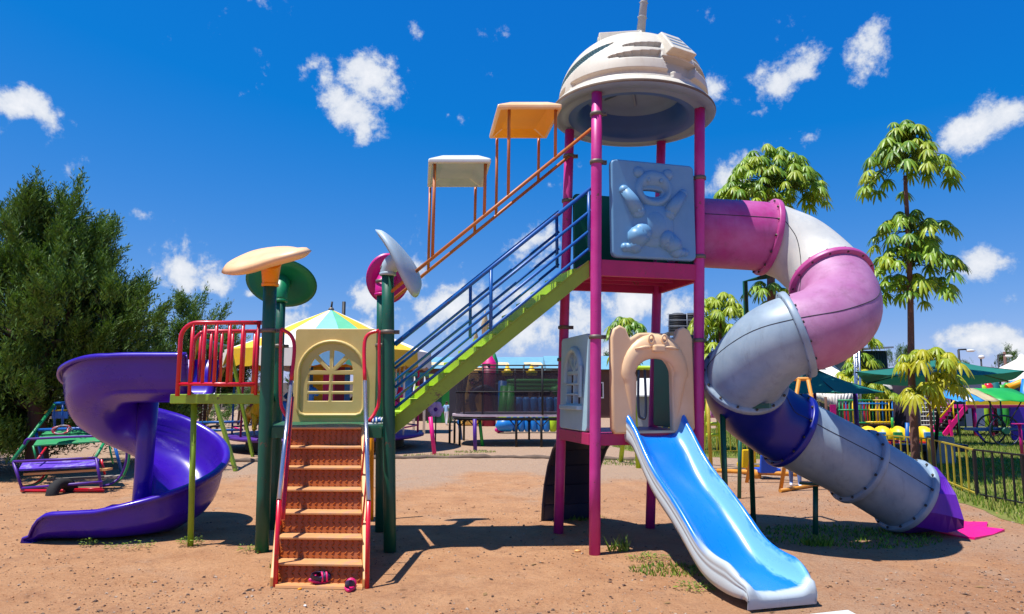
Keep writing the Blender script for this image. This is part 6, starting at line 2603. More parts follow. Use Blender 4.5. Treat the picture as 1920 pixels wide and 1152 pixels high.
def water_tower():
    Y = 45
    X = lambda px: P(px, 600, Y).x
    H = lambda py: P(1270, py, Y).z
    t = thing('water_tower', (X(1275), Y, 0), 'black ribbed water tanks on a raised steel stand', 'water tower')
    for px, lb in ((1271, 'ribbed black tank'), (1297, 'ribbed black tank')):
        b = MB()
        zb, zt = H(625), H(588)
        pr = []
        n = 9
        for k in range(n):
            z0 = lerp(zb, zt - .1, k / n); z1 = lerp(zb, zt - .1, (k + 1) / n)
            pr += [(.60, z0), (.63, z0 + .03), (.63, z1 - .05), (.60, z1 - .02)]
        pr += [(.58, zt - .08), (.35, zt), (.2, zt + .02), (0, zt + .02)]
        b.lathe((X(px), Y, 0), pr, 'black', 24)
        b.build('tank', t)
    boxo('deck', (X(1245), Y - .9, H(628)), (X(1318), Y + .9, H(625)), 'clamp', t)
    for px in (1248, 1282, 1314):
        for dy in (-.8, .8):
            b = MB(); b.bar(V(X(px), Y + dy, 0), V(X(px), Y + dy, H(628)), .12, .12, 'clamp'); b.build('leg', t)
        for dy in (-.85,):
            pipe('railing_post', [V(X(px), Y + dy, H(625)), V(X(px), Y + dy, H(590))], .03, 'grey', t)
    for py in (592, 603, 614):
        pipe('rail', [V(X(1245), Y - .85, H(py)), V(X(1318), Y - .85, H(py))], .02, 'grey', t)


water_tower()


# ---- lime play frame behind the tower
def lime_frame():
    Yf = 14.5
    t = thing('lime_frame', (P(1260, 735, Yf).x, Yf, 0), 'lime green swing frame behind the mouse arch and blue slide', 'swing frame')
    top = P(1184, 690, Yf); tr = P(1338, 690, Yf)
    pipe('top_bar', [top, tr], .045, 'limebright', t)
    pipe('leg', [top, G(1197, 878)], .055, 'limebright', t)
    g = G(1164, 866); pipe('leg', [top + V(0, .1, 0), g], .055, 'limebright', t)
    pipe('leg', [tr, V(P(1356, 860, Yf).x, Yf, 0)], .05, 'limebright', t)
    pipe('leg', [tr + V(0, .1, 0), V(P(1318, 850, Yf + 1).x, Yf + 1.2, 0)], .05, 'limebright', t)
    for py in (795, 816):
        pipe('cross_bar', [P(1324, py, Yf), P(1352, py, Yf)], .035, 'limebright', t)
    pipe('upright', [V(P(1326, 740, Yf).x, Yf - .1, 0), P(1326, 735, Yf - .1)], .04, 'fenceyellow', t)
    pipe('hanger', spline([tuple(P(1197, 690, Yf)), tuple(P(1197, 770, Yf)), tuple(P(1203, 784, Yf)), tuple(P(1211, 776, Yf)), tuple(P(1209, 700, Yf)), tuple(P(1207, 690, Yf))], 24), .028, 'navy', t)


lime_frame()
b = MB()
vs = []
for i in range(7):
    for j in range(7):
        p = P(1328 + i * 2.2, 748 + j * 6, 15.3)
        vs.append(p + V(0, .05 * math.sin(i * 2.1) , 0))
mat('stripe_cloth', '#d048a8', rough=.8, col2='#f0b8e0', scale=22)
b.poly(vs, [(i * 7 + j, i * 7 + j + 1, (i + 1) * 7 + j + 1, (i + 1) * 7 + j) for i in range(6) for j in range(6)], MATS['stripe_cloth'], True)
o = b.build('cloth')
o.modifiers.new('t', 'SOLIDIFY').thickness = .015
tag(o, 'pink striped cloth hanging by the yellow upright', 'cloth')
t = thing('white_shed', (P(1212, 735, 30).x, 30, 0), 'small white shed with sloping roof seen through the mouse arch', 'shed')
panel_px('wall', 1190, 742, 1262, 800, 30, 2.2, 'grey', t)
b = MB(); a, c = P(1184, 744, 29.6), P(1268, 744, 29.6); d, e = P(1196, 712, 31), P(1256, 712, 31)
b.hexa([a, c, e, d], [a + Z * .06, c + Z * .06, e + Z * .06, d + Z * .06], 'white'); b.build('roof', t)


# ---- orange swing frame and the two seats
def orange_frame():
    Yf = G(1463, 922).y
    t = thing('orange_frame', (P(1480, 735, Yf).x, Yf, 0), 'small orange swing frame standing behind the grey tube section', 'swing frame')
    a, c = P(1519, 711, Yf), P(1436, 711, Yf + .9)
    pipe('top_bar', [a, c], .032, 'orangerail2', t)
    pipe('leg', [P(1498, 712, Yf + .05), G(1463, 922)], .032, 'orangerail2', t)
    pipe('leg', [P(1515, 712, Yf), V(P(1556, 900, Yf).x, Yf, 0)], .032, 'orangerail2', t)
    pipe('leg', [c, V(c.x - .35, c.y + .2, 0)], .032, 'orangerail2', t)
    pipe('ground_bar', [G(1463, 924) + Z * .03, G(1535, 912) + Z * .03], .03, 'orangerail2', t)


mat('orangerail2', '#d08a2c', rough=.5, var=.12, dirt=.2)
orange_frame()


def seesaw():
    t = thing('seesaw', G(1430, 893), 'low seesaw with a yellow seat and a blue seat behind the slides', 'seesaw')
    for (x0, y0, x1, y1, Y, m, lb) in ((1391, 843, 1418, 878, 13.6, 'yellow', 'yellow plastic seat'), (1425, 853, 1456, 888, 12.9, 'blue', 'blue plastic seat')):
        a, c = P(x0, y1, Y), P(x1, y0, Y)
        b = MB()
        d = .32
        b.hexa([V(a.x, Y, a.z), V(c.x, Y, a.z), V(c.x, Y + .06, a.z), V(a.x, Y + .06, a.z)], [V(a.x + .02, Y - .04, c.z), V(c.x - .02, Y - .04, c.z), V(c.x - .02, Y + .02, c.z), V(a.x + .02, Y + .02, c.z)], m)
        b.hexa([V(a.x, Y + .065, a.z), V(c.x + .1, Y + .065, a.z), V(c.x + .1, Y + d, a.z), V(a.x, Y + d, a.z)], [V(a.x, Y + .065, a.z + .08), V(c.x + .1, Y + .065, a.z + .08), V(c.x + .1, Y + d, a.z + .08), V(a.x, Y + d, a.z + .08)], m)
        lab(b.build('seat', t, bevel=.02), lb)
    p, q = P(1345, 886, 13.5), P(1520, 893, 12.6)
    pipe('beam', [V(p.x, 13.5, .10), V(q.x, 12.6, .12)], .04, 'orangerail2', t)
    pipe('base', [V(P(1420, 880, 13.1).x, 13.1, 0), V(P(1420, 880, 13.1).x, 13.1, .16)], .07, 'orangerail2', t)
    for px, Y in ((1404, 13.55), (1440, 12.9)):
        x = P(px, 880, Y).x
        pipe('strut', [V(x, Y + .1, .08), V(x, Y + .1, .22)], .03, 'orangerail2', t)
    b = MB(); b.bar(P(1420, 870, 13.4), P(1452, 873, 12.95), .16, .03, 'concrete'); b.build('footboard', t)


seesaw()


# ---- fence
def fence():
    pts = [G(1230, 850), G(1383, 850), G(1560, 868), G(1746, 896), G(1833, 934), G(1925, 953), G(2100, 985)]
    H = .72
    t = thing('railing_fence', pts[4], 'low metal railing fence, yellow then black, along the lawn edge', 'fence')
    k = 0
    for i in range(len(pts) - 1):
        a, c = pts[i], pts[i + 1]
        m = 'fenceblack' if i >= 4 else 'fenceyellow'
        L_ = (c - a).length
        b = MB(); b.bar(a + Z * H, c + Z * H, .03, .025, m); o = b.build('rail', t)
        b = MB(); b.bar(a + Z * .06, c + Z * .06, .03, .02, m); b.build('rail', t)
        n = int(L_ / (.36 if i == 3 else .165))
        for j in range(n):
            p = lerp(a, c, j / n)
            b = MB()
            b.bar(p, p + Z * (H - .012), .022 if j else .04, .022 if j else .04, m)
            b.build('picket', t)


fence()


def pink_rail():
    Y = 17.2
    t = thing('pink_railing', (P(1680, 830, Y).x, Y, 0), 'low pink railing before the yellow caterpillar ride', 'railing')
    a, c = P(1645, 824, Y), P(1714, 830, Y - .5)
    a0, c0 = V(a.x, a.y, 0), V(c.x, c.y, 0)
    pipe('rail', [a, c], .022, 'exitpink', t)
    for k in range(6):
        p = lerp(a, c, k / 5)
        pipe('picket', [V(p.x, p.y, 0), p], .02, 'exitpink', t)


pink_rail()
b = MB(); p = P(1700, 835, 18); b.tube([V(p.x, 18, 0), P(1701, 793, 18)], .05, 'bridgeblue', 10)
tag(b.build('bollard'), 'blue upright post beside the tall umbrella tree trunk', 'post')


def caterpillar():
    Y = 20.4
    t = thing('caterpillar_ride', (P(1685, 830, Y).x, Y, 0), 'bright yellow humped caterpillar train ride on the lawn', 'ride')
    xs = [1628, 1655, 1684, 1712, 1732]
    for k, px in enumerate(xs):
        c = P(px, 820, Y + .1 * (k % 2)); c.z = .28
        b = MB(); b.ball(c, (.27, .36, .33), 'yellow', 16, 10); lab(b.build('segment', t), 'yellow hump')
        p = lerp(c, P(px + 14, 812, Y), .5)
        boxo('seat', (c.x + .10, Y - .36, .28), (c.x + .34, Y - .26, .45), ['skyblue', 'greenframe', 'red', 'skyblue', 'greenframe'][k], t, .01)
    boxo('chassis', (P(1626, 820, Y).x, Y - .3, .05), (P(1742, 820, Y).x, Y + .3, .17), 'red', t, .01)
    b = MB(); b.ball(P(1752, 812, Y) + V(-.15, -.1, -.02), (.14, .16, .14), 'magenta', 12, 8); b.build('nose', t)
    pipe('feeler', [V(P(1674, 812, Y).x, Y, .5), V(P(1673, 790, Y).x, Y, .85)], .035, 'grn', t)


caterpillar()


# ---- parasols
def parasol(name, top, corners, pole_base, pole_m, label, cap=True, vent=None):
    t = thing(name, pole_base, label, 'parasol', 'green parasols')
    top = V(top)
    n = len(corners)
    for k in range(n):
        a, c = V(corners[k]), V(corners[(k + 1) % n])
        b = MB()
        N = 6
        rows = []
        for i in range(N + 1):
            f = i / N
            l, r = lerp(top, a, f), lerp(top, c, f)
            row = []
            for j in range(5):
                p = lerp(l, r, j / 4)
                sag = -.05 * math.sin(math.pi * j / 4) * f - .10 * math.sin(math.pi * f) * .6
                row.append(p + Z * sag)
            rows.append(row)
        vs = [p for r_ in rows for p in r_]
        b.poly(vs, [(i * 5 + j, (i + 1) * 5 + j, (i + 1) * 5 + j + 1, i * 5 + j + 1) for i in range(N) for j in range(4)], 'umbgreen', True)
        o = b.build('canopy_panel', t)
        pipe('rib', [top - Z * .12, a - Z * .02], .016, 'black', t, 6)
    if vent:
        b = MB()
        v = [top + (V(c) - top) * vent + Z * .07 for c in corners]
        for k in range(n):
            b.poly([top + Z * .16, v[k], v[(k + 1) % n]], [(0, 1, 2)], 'umbgreen')
        b.build('vent_cap', t)
    pipe('pole', [V(pole_base), top - Z * .03], .038, pole_m, t, 10)
    return t


c = P(1525, 690, 17.0)
R_ = 1.62
cz = 1.60
cor = [V(c.x + R_ * math.cos(a), 17.0 + R_ * math.sin(a), cz) for a in np.radians([-8, 82, 172, 262])]
parasol('parasol', c, cor, V(c.x, 17, 0), 'purpleframe', 'dark green square parasol just right of the tube slide', vent=.2)
pp = P(1603, 735, 17.4)
b = MB(); b.tube([V(pp.x, 17.4, 0), V(pp.x, 17.4, 1.62)], .055, 'purpleframe', 10)
tag(b.build('post'), 'purple upright post under the corner of the first parasol', 'post')
c = P(1766, 670, 15.2)
ctr = V(P(1766, 700, 15.2).x, 15.2, 0)
cor = [V(P(1613, 697, 14.0).x, 14.2, P(1613, 697, 14.2).z), V(P(1752, 699, 13.4).x, 13.4, P(1752, 703, 13.4).z), V(P(1922, 695, 14.2).x, 14.2, P(1922, 695, 14.2).z),
       V(P(1890, 714, 16.6).x, 16.6, P(1890, 714, 16.6).z), V(P(1760, 722, 17.0).x, 17.0, P(1760, 722, 17.0).z), V(P(1628, 718, 16.6).x, 16.6, P(1628, 718, 16.6).z)]
parasol('parasol', c, cor, V(P(1752, 868, 15.6).x, 15.6, 0), 'black', 'wide dark green parasol behind the low young umbrella tree')

# bench table and grey box under the parasol
Yq = 16.2
t = thing('bench_table', (P(1752, 850, Yq).x, Yq, 0), 'dark bench table under the wide parasol', 'table')
panel_px('bench_top', 1690, 834, 1816, 848, Yq, .4, 'navy', t, .02)
for px in (1746, 1787):
    pipe('leg', [V(P(px, 850, Yq).x, Yq + .2, 0), V(P(px, 850, Yq).x, Yq + .2, .2)], .07, 'wallbrown', t)
a, c = P(1757, 860, 15.5), P(1791, 820, 15.5)
b = MB(); b.box(((a.x + c.x) / 2, 15.7, (c.z) / 2), (c.x - a.x, .4, c.z), 'grey')
tag(b.build('storage_box', bevel=.04), 'pale grey plastic box standing before the dark bench table', 'box')


# ---- tents, shed, hall, mast
def tent(px, apex_y, Y, r, z0, label, name='tent', m='tentwhite'):
    c = P(px, apex_y, Y)
    t = thing(name, (c.x, Y, 0), label, 'tent')
    b = MB()
    H_ = c.z - z0
    pr = [(.06, c.z), (.10 * r, c.z - .22 * H_), (.30 * r, c.z - .45 * H_), (.52 * r, c.z - .68 * H_), (.78 * r, c.z - .88 * H_), (r, z0), (r * 1.01, z0 - .25)]
    b.lathe((c.x, Y, 0), pr, m, 16, smooth=True)
    b.build('canopy', t)
    for k in range(4):
        a = math.pi / 4 + k * math.pi / 2
        pipe('pole', [V(c.x + r * .97 * math.cos(a), Y + r * .97 * math.sin(a), 0), V(c.x + r * .97 * math.cos(a), Y + r * .97 * math.sin(a), z0)], .04, 'grey', t)
    return t


tent(1588, 638, 30, 2.3, 1.95, 'white pointed marquee tent behind the first parasol')
tent(1915, 664, 44, 3.0, 2.5, 'cream pointed tent at the right edge')
Ys = 28
t = thing('corrugated_shed', (P(1635, 700, Ys).x, Ys, 0), 'dark teal corrugated shed under a flat tin roof', 'shed')
a, c = P(1600, 735, Ys), P(1663, 658, Ys)
mat('tealdark', '#0d3a40', rough=.5, var=.15)
n = 26
vs = []
for i in range(n + 1):
    x = lerp(a.x, c.x, i / n)
    d = .05 if i % 2 else 0
    vs += [V(x, Ys - d, 0), V(x, Ys - d, c.z)]
b = MB(); b.poly(vs, [(2 * i, 2 * i + 2, 2 * i + 3, 2 * i + 1) for i in range(n)], 'tealdark')
b.build('front_wall', t)
boxo('wall', (a.x, Ys + .01, 0), (c.x, Ys + 3, c.z), 'tealdark', t)
b = MB(); p0, p1 = P(1590, 657, Ys - .4), P(1676, 653, Ys - .4)
b.hexa([p0, p1, p1 + V(0, 3.8, .1), p0 + V(0, 3.8, .1)], [p0 + Z * .07, p1 + Z * .07, p1 + V(0, 3.8, .17), p0 + V(0, 3.8, .17)], 'grey')
b.build('roof', t)


def netted(name, x0, y0, x1, Y, nx, nz, wall, label, band=None):
    a, c = P(x0, y0, Y), P(x1, y0, Y)
    t = thing(name, ((a.x + c.x) / 2, Y, 0), label, 'building')
    boxo('wall', (a.x, Y + .4, 0), (c.x, Y + 3, a.z - .02), wall, t)
    b = MB()
    for i in range(nx + 1):
        x = lerp(a.x, c.x, i / nx)
        b.tube([V(x, Y + .02, .05), V(x, Y + .02, a.z)], .016, 'white', 5)
    for k in range(nz + 1):
        z = lerp(.05, a.z, k / nz)
        b.tube([V(a.x, Y, z), V(c.x, Y, z)], .016, 'white', 5)
    b.build('net', t)['kind'] = 'stuff'
    if band:
        boxo('fascia', (a.x - .2, Y - .1, a.z - .1), (c.x + .2, Y + .1, a.z + .25), band, t)
    return t


mat('purpledark', '#3a2f44', rough=.8, var=.2)
netted('netted_hall', 1462, 664, 1572, 33, 16, 9, 'purpledark', 'dark hall with a white grid net behind the first parasol')
netted('netted_goal', 1722, 716, 1784, 26, 12, 12, 'purpledark', 'dark booth fronted by a white grid net right of the tall trunk', 'maroon')
mat('lilacwall', '#b8a8c4', rough=.8, var=.08)
t = thing('lilac_building', (P(1800, 735, 29).x, 29, 0), 'pale lilac building behind the magenta stairs', 'building')
panel_px('wall', 1680, 712, 1840, 800, 29, 3, 'lilacwall', t)
panel_px('roof', 1676, 706, 1845, 712, 28.7, 3.6, 'maroon', t)
panel_px('door', 1788, 738, 1806, 800, 28.94, .05, 'navy', t)
# striped awning with pleats
t = thing('awning', (P(1562, 750, 23).x, 23, 0), 'gathered white awning cloth hanging below the first parasol', 'awning')
b = MB()
a, c = P(1518, 735, 23), P(1606, 735, 23)
n = 44
vs = []
for i in range(n + 1):
    f = i / n
    x = lerp(a.x, c.x, f)
    xb = lerp(x, (a.x + c.x) / 2, .55 * (1 - abs(2 * f - 1)) + .12)
    zb = P(1560, lerp(770, 748, abs(2 * f - 1)), 23).z
    dy = .06 * math.sin(i * 1.9)
    vs += [V(x, 23, a.z), V(lerp(x, xb, .5), 23 + dy, lerp(a.z, zb, .5)), V(xb, 23 + dy * 1.6, zb)]
b.poly(vs, [(3 * i + j, 3 * i + 3 + j, 3 * i + 4 + j, 3 * i + 1 + j) for i in range(n) for j in (0, 1)], 'tentwhite', True)
o = b.build('cloth', t); o.modifiers.new('t', 'SOLIDIFY').thickness = .02
for px in (1518, 1606):
    pipe('pole', [V(P(px, 735, 23.1).x, 23.1, 0), P(px, 733, 23.1)], .04, 'grey', t)

Ym = 23.5
t = thing('truss_mast', (P(1606, 735, Ym).x, Ym, 0), 'slim silver truss mast behind the parasols', 'mast')
for px in (1601.5, 1610.5):
    pipe('tube', [V(P(px, 735, Ym).x, Ym, 0), P(px, 648, Ym)], .035, 'chrome', t)
pipe('tube', [V(P(1606, 735, Ym).x, Ym + .17, 0), P(1606, 648, Ym + .17)], .035, 'chrome', t)
b = MB()
for k in range(20):
    z0 = .1 + k * .19
    x0, x1 = P(1601.5, 735, Ym).x, P(1610.5, 735, Ym).x
    b.tube([V(x0, Ym, z0), V(x1, Ym, z0 + .19)] if k % 2 else [V(x1, Ym, z0), V(x0, Ym, z0 + .19)], .014, 'chrome', 5)
b.build('bracing', t)['kind'] = 'stuff'


# ---- play balcony with coloured bars
def balcony():
    Y = 21.5
    X = lambda px: P(px, 770, Y).x
    H = lambda py: P(1600, py, Y).z
    t = thing('play_balcony', (X(1625), Y, 0), 'play frame with rows of green, yellow and blue bars beyond the parasol', 'play frame')
    for py, a, c, m in ((751, 1572, 1638, 'greenframe'), (751, 1636, 1675, 'fenceyellow'), (769, 1572, 1630, 'greenframe'), (769, 1625, 1675, 'yellow'), (793, 1600, 1630, 'greenframe'), (792, 1622, 1675, 'yellow'), (757, 1610, 1665, 'inflblue')):
        pipe('rail', [V(X(a), Y, H(py)), V(X(c), Y, H(py))], .028, m, t)
    for k in range(17):
        px = 1574 + k * 6.2
        m = ['greenframe', 'greenframe', 'bridgeblue', 'greenframe', 'yellow', 'bridgeblue'][(k + k // 5) % 6] if px < 1640 else ['yellow', 'inflblue', 'yellow'][k % 3]
        pipe('bar', [V(X(px), Y, H(795)), V(X(px), Y, H(751))], .02, m, t)
    for px in (1574, 1636, 1674):
        pipe('post', [V(X(px), Y + .9, 0), V(X(px), Y + .9, H(745))], .045, 'wallbrown', t)
    boxo('deck', (X(1570), Y + .05, H(798)), (X(1677), Y + 1.2, H(795)), 'brown', t)
    for a, c, m in ((1612, 1622, 'red'), (1632, 1640, 'inflblue'), (1650, 1658, 'red'), (1585, 1596, 'exitpink')):
        boxo('panel', (X(a), Y + 1.0, H(794)), (X(c), Y + 1.04, H(760)), m, t)


balcony()


# ---- magenta stair tower, striped cart, purple panel
def stair_tower():
    Y = 25
    X = lambda px: P(px, 770, Y).x
    H = lambda py: P(1800, py, Y).z
    t = thing('magenta_play_tower', (X(1850), Y, 0), 'magenta play platform with black stairs and yellow rails', 'play tower')
    boxo('deck', (X(1808), Y, H(766)), (X(1945), Y + 1.4, H(760)), 'exitpink', t)
    boxo('beam', (X(1812), Y - .06, H(759.5)), (X(1945), Y, H(752)), 'yellow', t)
    for px in (1830, 1862, 1905):
        pipe('post', [V(X(px), Y + .1, 0), V(X(px), Y + .1, H(766))], .06, 'exitpink', t)
        pipe('post', [V(X(px + 8), Y + 1.3, 0), V(X(px + 8), Y + 1.3, H(766))], .06, 'maroon', t)
    for dy in (0, .8):
        b = MB(); b.bar(V(X(1766), Y + dy, .05), V(X(1812), Y + dy, H(763)), .05, .16, 'hotpink'); b.build('stringer', t)
    for k in range(7):
        p = lerp(V(X(1768), Y + .4, .12), V(X(1812), Y + .4, H(764)), (k + .5) / 7)
        boxo('tread', (p.x - .02, Y + .03, p.z - .02), (p.x + .14, Y + .77, p.z + .01), 'black', t)
        boxo('riser', (p.x + .10, Y + .03, p.z - .17), (p.x + .14, Y + .77, p.z - .022), 'black', t)
    b = MB(); b.bar(V(X(1778), Y - .1, 0), V(X(1776), Y - .1, .6), .07, .07, 'hotpink'); b.build('post', t)
    for dy in (0, .8):
        pipe('handrail', [V(X(1762), Y + dy, H(783)), V(X(1800), Y + dy, H(742)), V(X(1812), Y + dy, H(742))], .03, 'yellow', t)
        pipe('handrail_post', [V(X(1787), Y + dy, H(756)), V(X(1788), Y + dy, H(790))], .025, 'yellow', t)


stair_tower()


def cart():
    Y = 20.6
    X = lambda px: P(px, 770, Y).x
    H = lambda py: P(1860, py, Y).z
    t = thing('ornamental_cart', (X(1870), Y, 0), 'spoked wheel cart under a blue, white and green striped awning', 'cart')
    mat('striped_tan', '#b0a078', rough=.7)
    segs = [(1793, 1812, 'skyblue'), (1812, 1826, 'tentwhite'), (1826, 1844, 'skyblue'), (1844, 1872, 'striped_tan'), (1872, 1945, 'grn')]
    for a, c, m in segs:
        b = MB()
        rows = []
        n = 8
        N = 4
        for j in range(N + 1):
            x = X(lerp(a, c, j / N))
            e = max(0, (1815 - lerp(a, c, j / N)) / 22)
            row = []
            for k in range(n + 1):
                f = k / n
                yy = Y - .1 + 1.5 * f
                z = H(754) + (H(728) - H(754)) * math.sin(math.pi * min(1, f * .5 + .02)) * (1 - .55 * e ** 2) + .02 * math.sin(j * 2 + k)
                row.append(V(x, yy, z))
            rows += row
        b.poly(rows, [(j * (n + 1) + k, (j + 1) * (n + 1) + k, (j + 1) * (n + 1) + k + 1, j * (n + 1) + k + 1) for j in range(N) for k in range(n)], m, True)
        o = b.build('awning_stripe', t)
        o.modifiers.new('t', 'SOLIDIFY').thickness = .012
    r = .44
    for px, dy in ((1881, 0), (1895, .9)):
        c = V(X(px), Y + dy, r + .02)
        b = MB(); b.tube([c + V(r * math.cos(a), 0, r * math.sin(a)) for a in np.linspace(0, 2 * math.pi, 40)[:-1]], .028, 'navy', 8, closed=True)
        w = b.build('wheel', t)
        b = MB(); b.tube([c - V(0, .08, 0), c + V(0, .08, 0)], .10, 'green_post', 12); b.build('hub', w)
        for k in range(14):
            a = 2 * math.pi * k / 14
            pipe('spoke', [c, c + V(r * math.cos(a), 0, r * math.sin(a))], .011, 'black', w, 5)
    pipe('axle', [V(X(1881), Y, r), V(X(1895), Y + .9, r)], .03, 'black', t)
    boxo('bed', (X(1838), Y + .2, r + .0), (X(1935), Y + .8, r + .08), 'bridgeblue', t)
    pipe('shaft', [V(X(1838), Y + .3, r), V(X(1845), Y + .1, .18)], .03, 'purple', t)
    for px in (1800, 1862, 1935):
        for dy in (.1, 1.3):
            pipe('awning_post', [V(X(px), Y + dy, 0 if px == 1800 else r), V(X(px), Y + dy, H(748))], .022, 'green_post', t)
    pipe('stay', [V(X(1853), Y - .05, H(752)), V(X(1873), Y - .05, .75)], .018, 'black', t)
    pipe('stay', [V(X(1915), Y - .05, H(752)), V(X(1890), Y - .05, .75)], .018, 'black', t)


cart()
t = thing('purple_board', (P(1915, 800, 21.6).x, 21.6, 0), 'tall purple board beside the spoked wheel cart', 'board')
mat('purple_p', '#4a20b0', rough=.55, var=.06)
panel_px('face', 1900, 764, 1990, 826, 21.6, .08, 'purple_p', t)
pipe('leg', [V(P(1985, 800, 21.7).x, 21.7, 0), V(P(1985, 800, 21.7).x, 21.7, .4)], .04, 'black', t)
b = MB(); pq = P(1912, 800, 17.5); b.tube([V(pq.x, 17.5, 0), V(pq.x, 17.5, P(1912, 796, 17.5).z)], .04, 'exitpink', 8)
b.box((pq.x, 17.5, P(1912, 795, 17.5).z), (.28, .2, .02), 'exitpink')
tag(b.build('pink_stand'), 'thin pink stand with a flat top near the purple board', 'stand')


def ball_ride():
    Y = 33
    X = lambda px: P(px, 735, Y).x
    H = lambda py: P(1860, py, Y).z
    t = thing('inflatable_slide', (X(1860), Y, 0), 'multicoloured inflatable behind the wide parasol and striped cart', 'inflatable')
    ms = ['inflblue', 'magenta', 'skyblue', 'limebright', 'red', 'teal', 'inflgreen', 'inflgreen', 'skyblue', 'canopyorange', 'inflblue']
    for k, m in enumerate(ms):
        x = X(1806 + k * 12)
        b = MB(); b.tube([V(x, Y, 0), V(x, Y, .3), V(x, Y, H(722 - 4 * (k % 3)) - .12), V(x, Y, H(722 - 4 * (k % 3)))], [.15, .19, .19, .1], m, 10)
        lab(b.build('column', t), 'coloured inflated column')
    b = MB(); b.tube([V(X(1880), Y - .3, H(728)), V(X(1940), Y - .3, H(706))], .16, 'canopyorange', 10); b.build('arm', t)
    b = MB(); b.tube([V(X(1895), Y - .5, .2), V(X(1912), Y - .5, H(712))], .2, 'inflblue', 10); b.build('arm', t)


ball_ride()


def lamp(px, ytop, Y, label, arm=True, m='black'):
    c = P(px, ytop, Y)
    t = thing('street_lamp', (c.x, Y, 0), label, 'street lamp', 'lamps along the far road')
    pipe('pole', [V(c.x, Y, 0), c], .06, m, t)
    if arm:
        pipe('arm', [c, c + V(.45, 0, .02)], .045, m, t)
        b = MB(); b.ball(c + V(.7, 0, -.06), (.28, .14, .08), 'white', 12, 6); b.build('lamp_head', t)
    else:
        b = MB(); b.ball(c + V(.05, 0, .05), (.22, .2, .16), 'white', 12, 6); b.build('lamp_head', t)


lamp(1797, 656, 40, 'street lamp with a bracket arm above the wide parasol')
lamp(1839, 671, 52, 'small distant street lamp with a pale globe', arm=False)
lamp(1871, 666, 46, 'dark street lamp left of the red mast')
lamp(982, 685, 44, 'dark lamp with twin heads before the blue roof')
b = MB(); c = P(1883, 660, 48); b.tube([V(c.x, 48, 0), c], .09, 'barkpink', 8)
tag(b.build('mast'), 'reddish mast left of the cream tent', 'mast')


# ---- people
def person(base, h, yaw, shirt, trousers, label, stride=.0, hair='black', shoes='white', skin='skin'):
    """one continuous figure grown from a jointed skeleton"""
    base = V(base)
    s = h
    k = {}
    vs, es, rs = [], [], []

    def add(n, p, r, par=None):
        k[n] = len(vs); vs.append(V(p) * s); rs.append(r * s)
        if par: es.append((k[par], k[n]))
    add('pelvis', (0, 0, .52), .072)
    add('waist', (0, .005, .60), .064, 'pelvis')
    add('chest', (0, .0, .72), .078, 'waist')
    add('neck', (0, .005, .825), .034, 'chest')
    add('head', (0, -.006, .885), .058, 'neck')
    add('crown', (0, .0, .945), .056, 'head')
    for e, sg in (('l', -1), ('r', 1)):
        f = stride * sg
        add('hip' + e, (sg * .052, 0, .48), .056, 'pelvis')
        add('knee' + e, (sg * .056, -f * .5 - .01, .27), .040, 'hip' + e)
        add('ank' + e, (sg * .058, -f + .01, .045), .026, 'knee' + e)
        add('toe' + e, (sg * .066, -f - .085, .018), .021, 'ank' + e)
        add('sh' + e, (sg * .105, 0, .775), .038, 'chest')
        add('elb' + e, (sg * .135, .02 + f * .3, .63), .026, 'sh' + e)
        add('wri' + e, (sg * .140, -.03 + f * .5, .50), .018, 'elb' + e)
        add('hand' + e, (sg * .140, -.04 + f * .55, .455), .020, 'wri' + e)
    me = bpy.data.meshes.new('person')
    me.from_pydata([tuple(v) for v in vs], es, [])
    o = bpy.data.objects.new('tmp', me)
    COL.objects.link(o)
    o.modifiers.new('skin', 'SKIN')
    sv = me.skin_vertices[0].data
    for i, r in enumerate(rs):
        sv[i].radius = (r, r)
    sv[0].use_root = True
    sb = o.modifiers.new('sub', 'SUBSURF'); sb.levels = 2; sb.render_levels = 2
    dg = bpy.context.evaluated_depsgraph_get()
    m2 = bpy.data.meshes.new_from_object(o.evaluated_get(dg))
    bpy.data.objects.remove(o)
    m2.name = 'person'
    for mm in (shirt, trousers, skin, hair, shoes):
        m2.materials.append(M(mm) if mm not in MATS else MATS[mm])
    for p in m2.polygons:
        c = p.center / s
        if c.z > .80:
            p.material_index = 3 if (c.z > .925 or (c.y > .012 and c.z > .86)) else 2
        elif abs(c.x) > .11 and c.z < .68: p.material_index = 2
        elif c.z > .54: p.material_index = 0
        elif c.z > .05: p.material_index = 1
        else: p.material_index = 4
        p.use_smooth = True
    po = bpy.data.objects.new('person', m2)
    COL.objects.link(po)
    po.location = base
    po.rotation_euler = (0, 0, yaw)
    W[po.name] = base
    tag(po, label, 'person')
    return po


mat('paleblue', '#8fb4d8', rough=.8); mat('jeans', '#5a74a8', rough=.85, var=.3, scale=8); mat('offwhite', '#d8d8e0', rough=.8)
person(G(837, 798), 1.22, math.radians(150), 'paleblue', 'offwhite', 'child in pale blue top and white trousers by the green stall', stride=.06)
person(G(1492, 913), 1.12, math.radians(-20), 'purpleframe', 'jeans', 'child in patchy blue jeans and trainers standing behind the tube slide', stride=.07, shoes='offwhite')


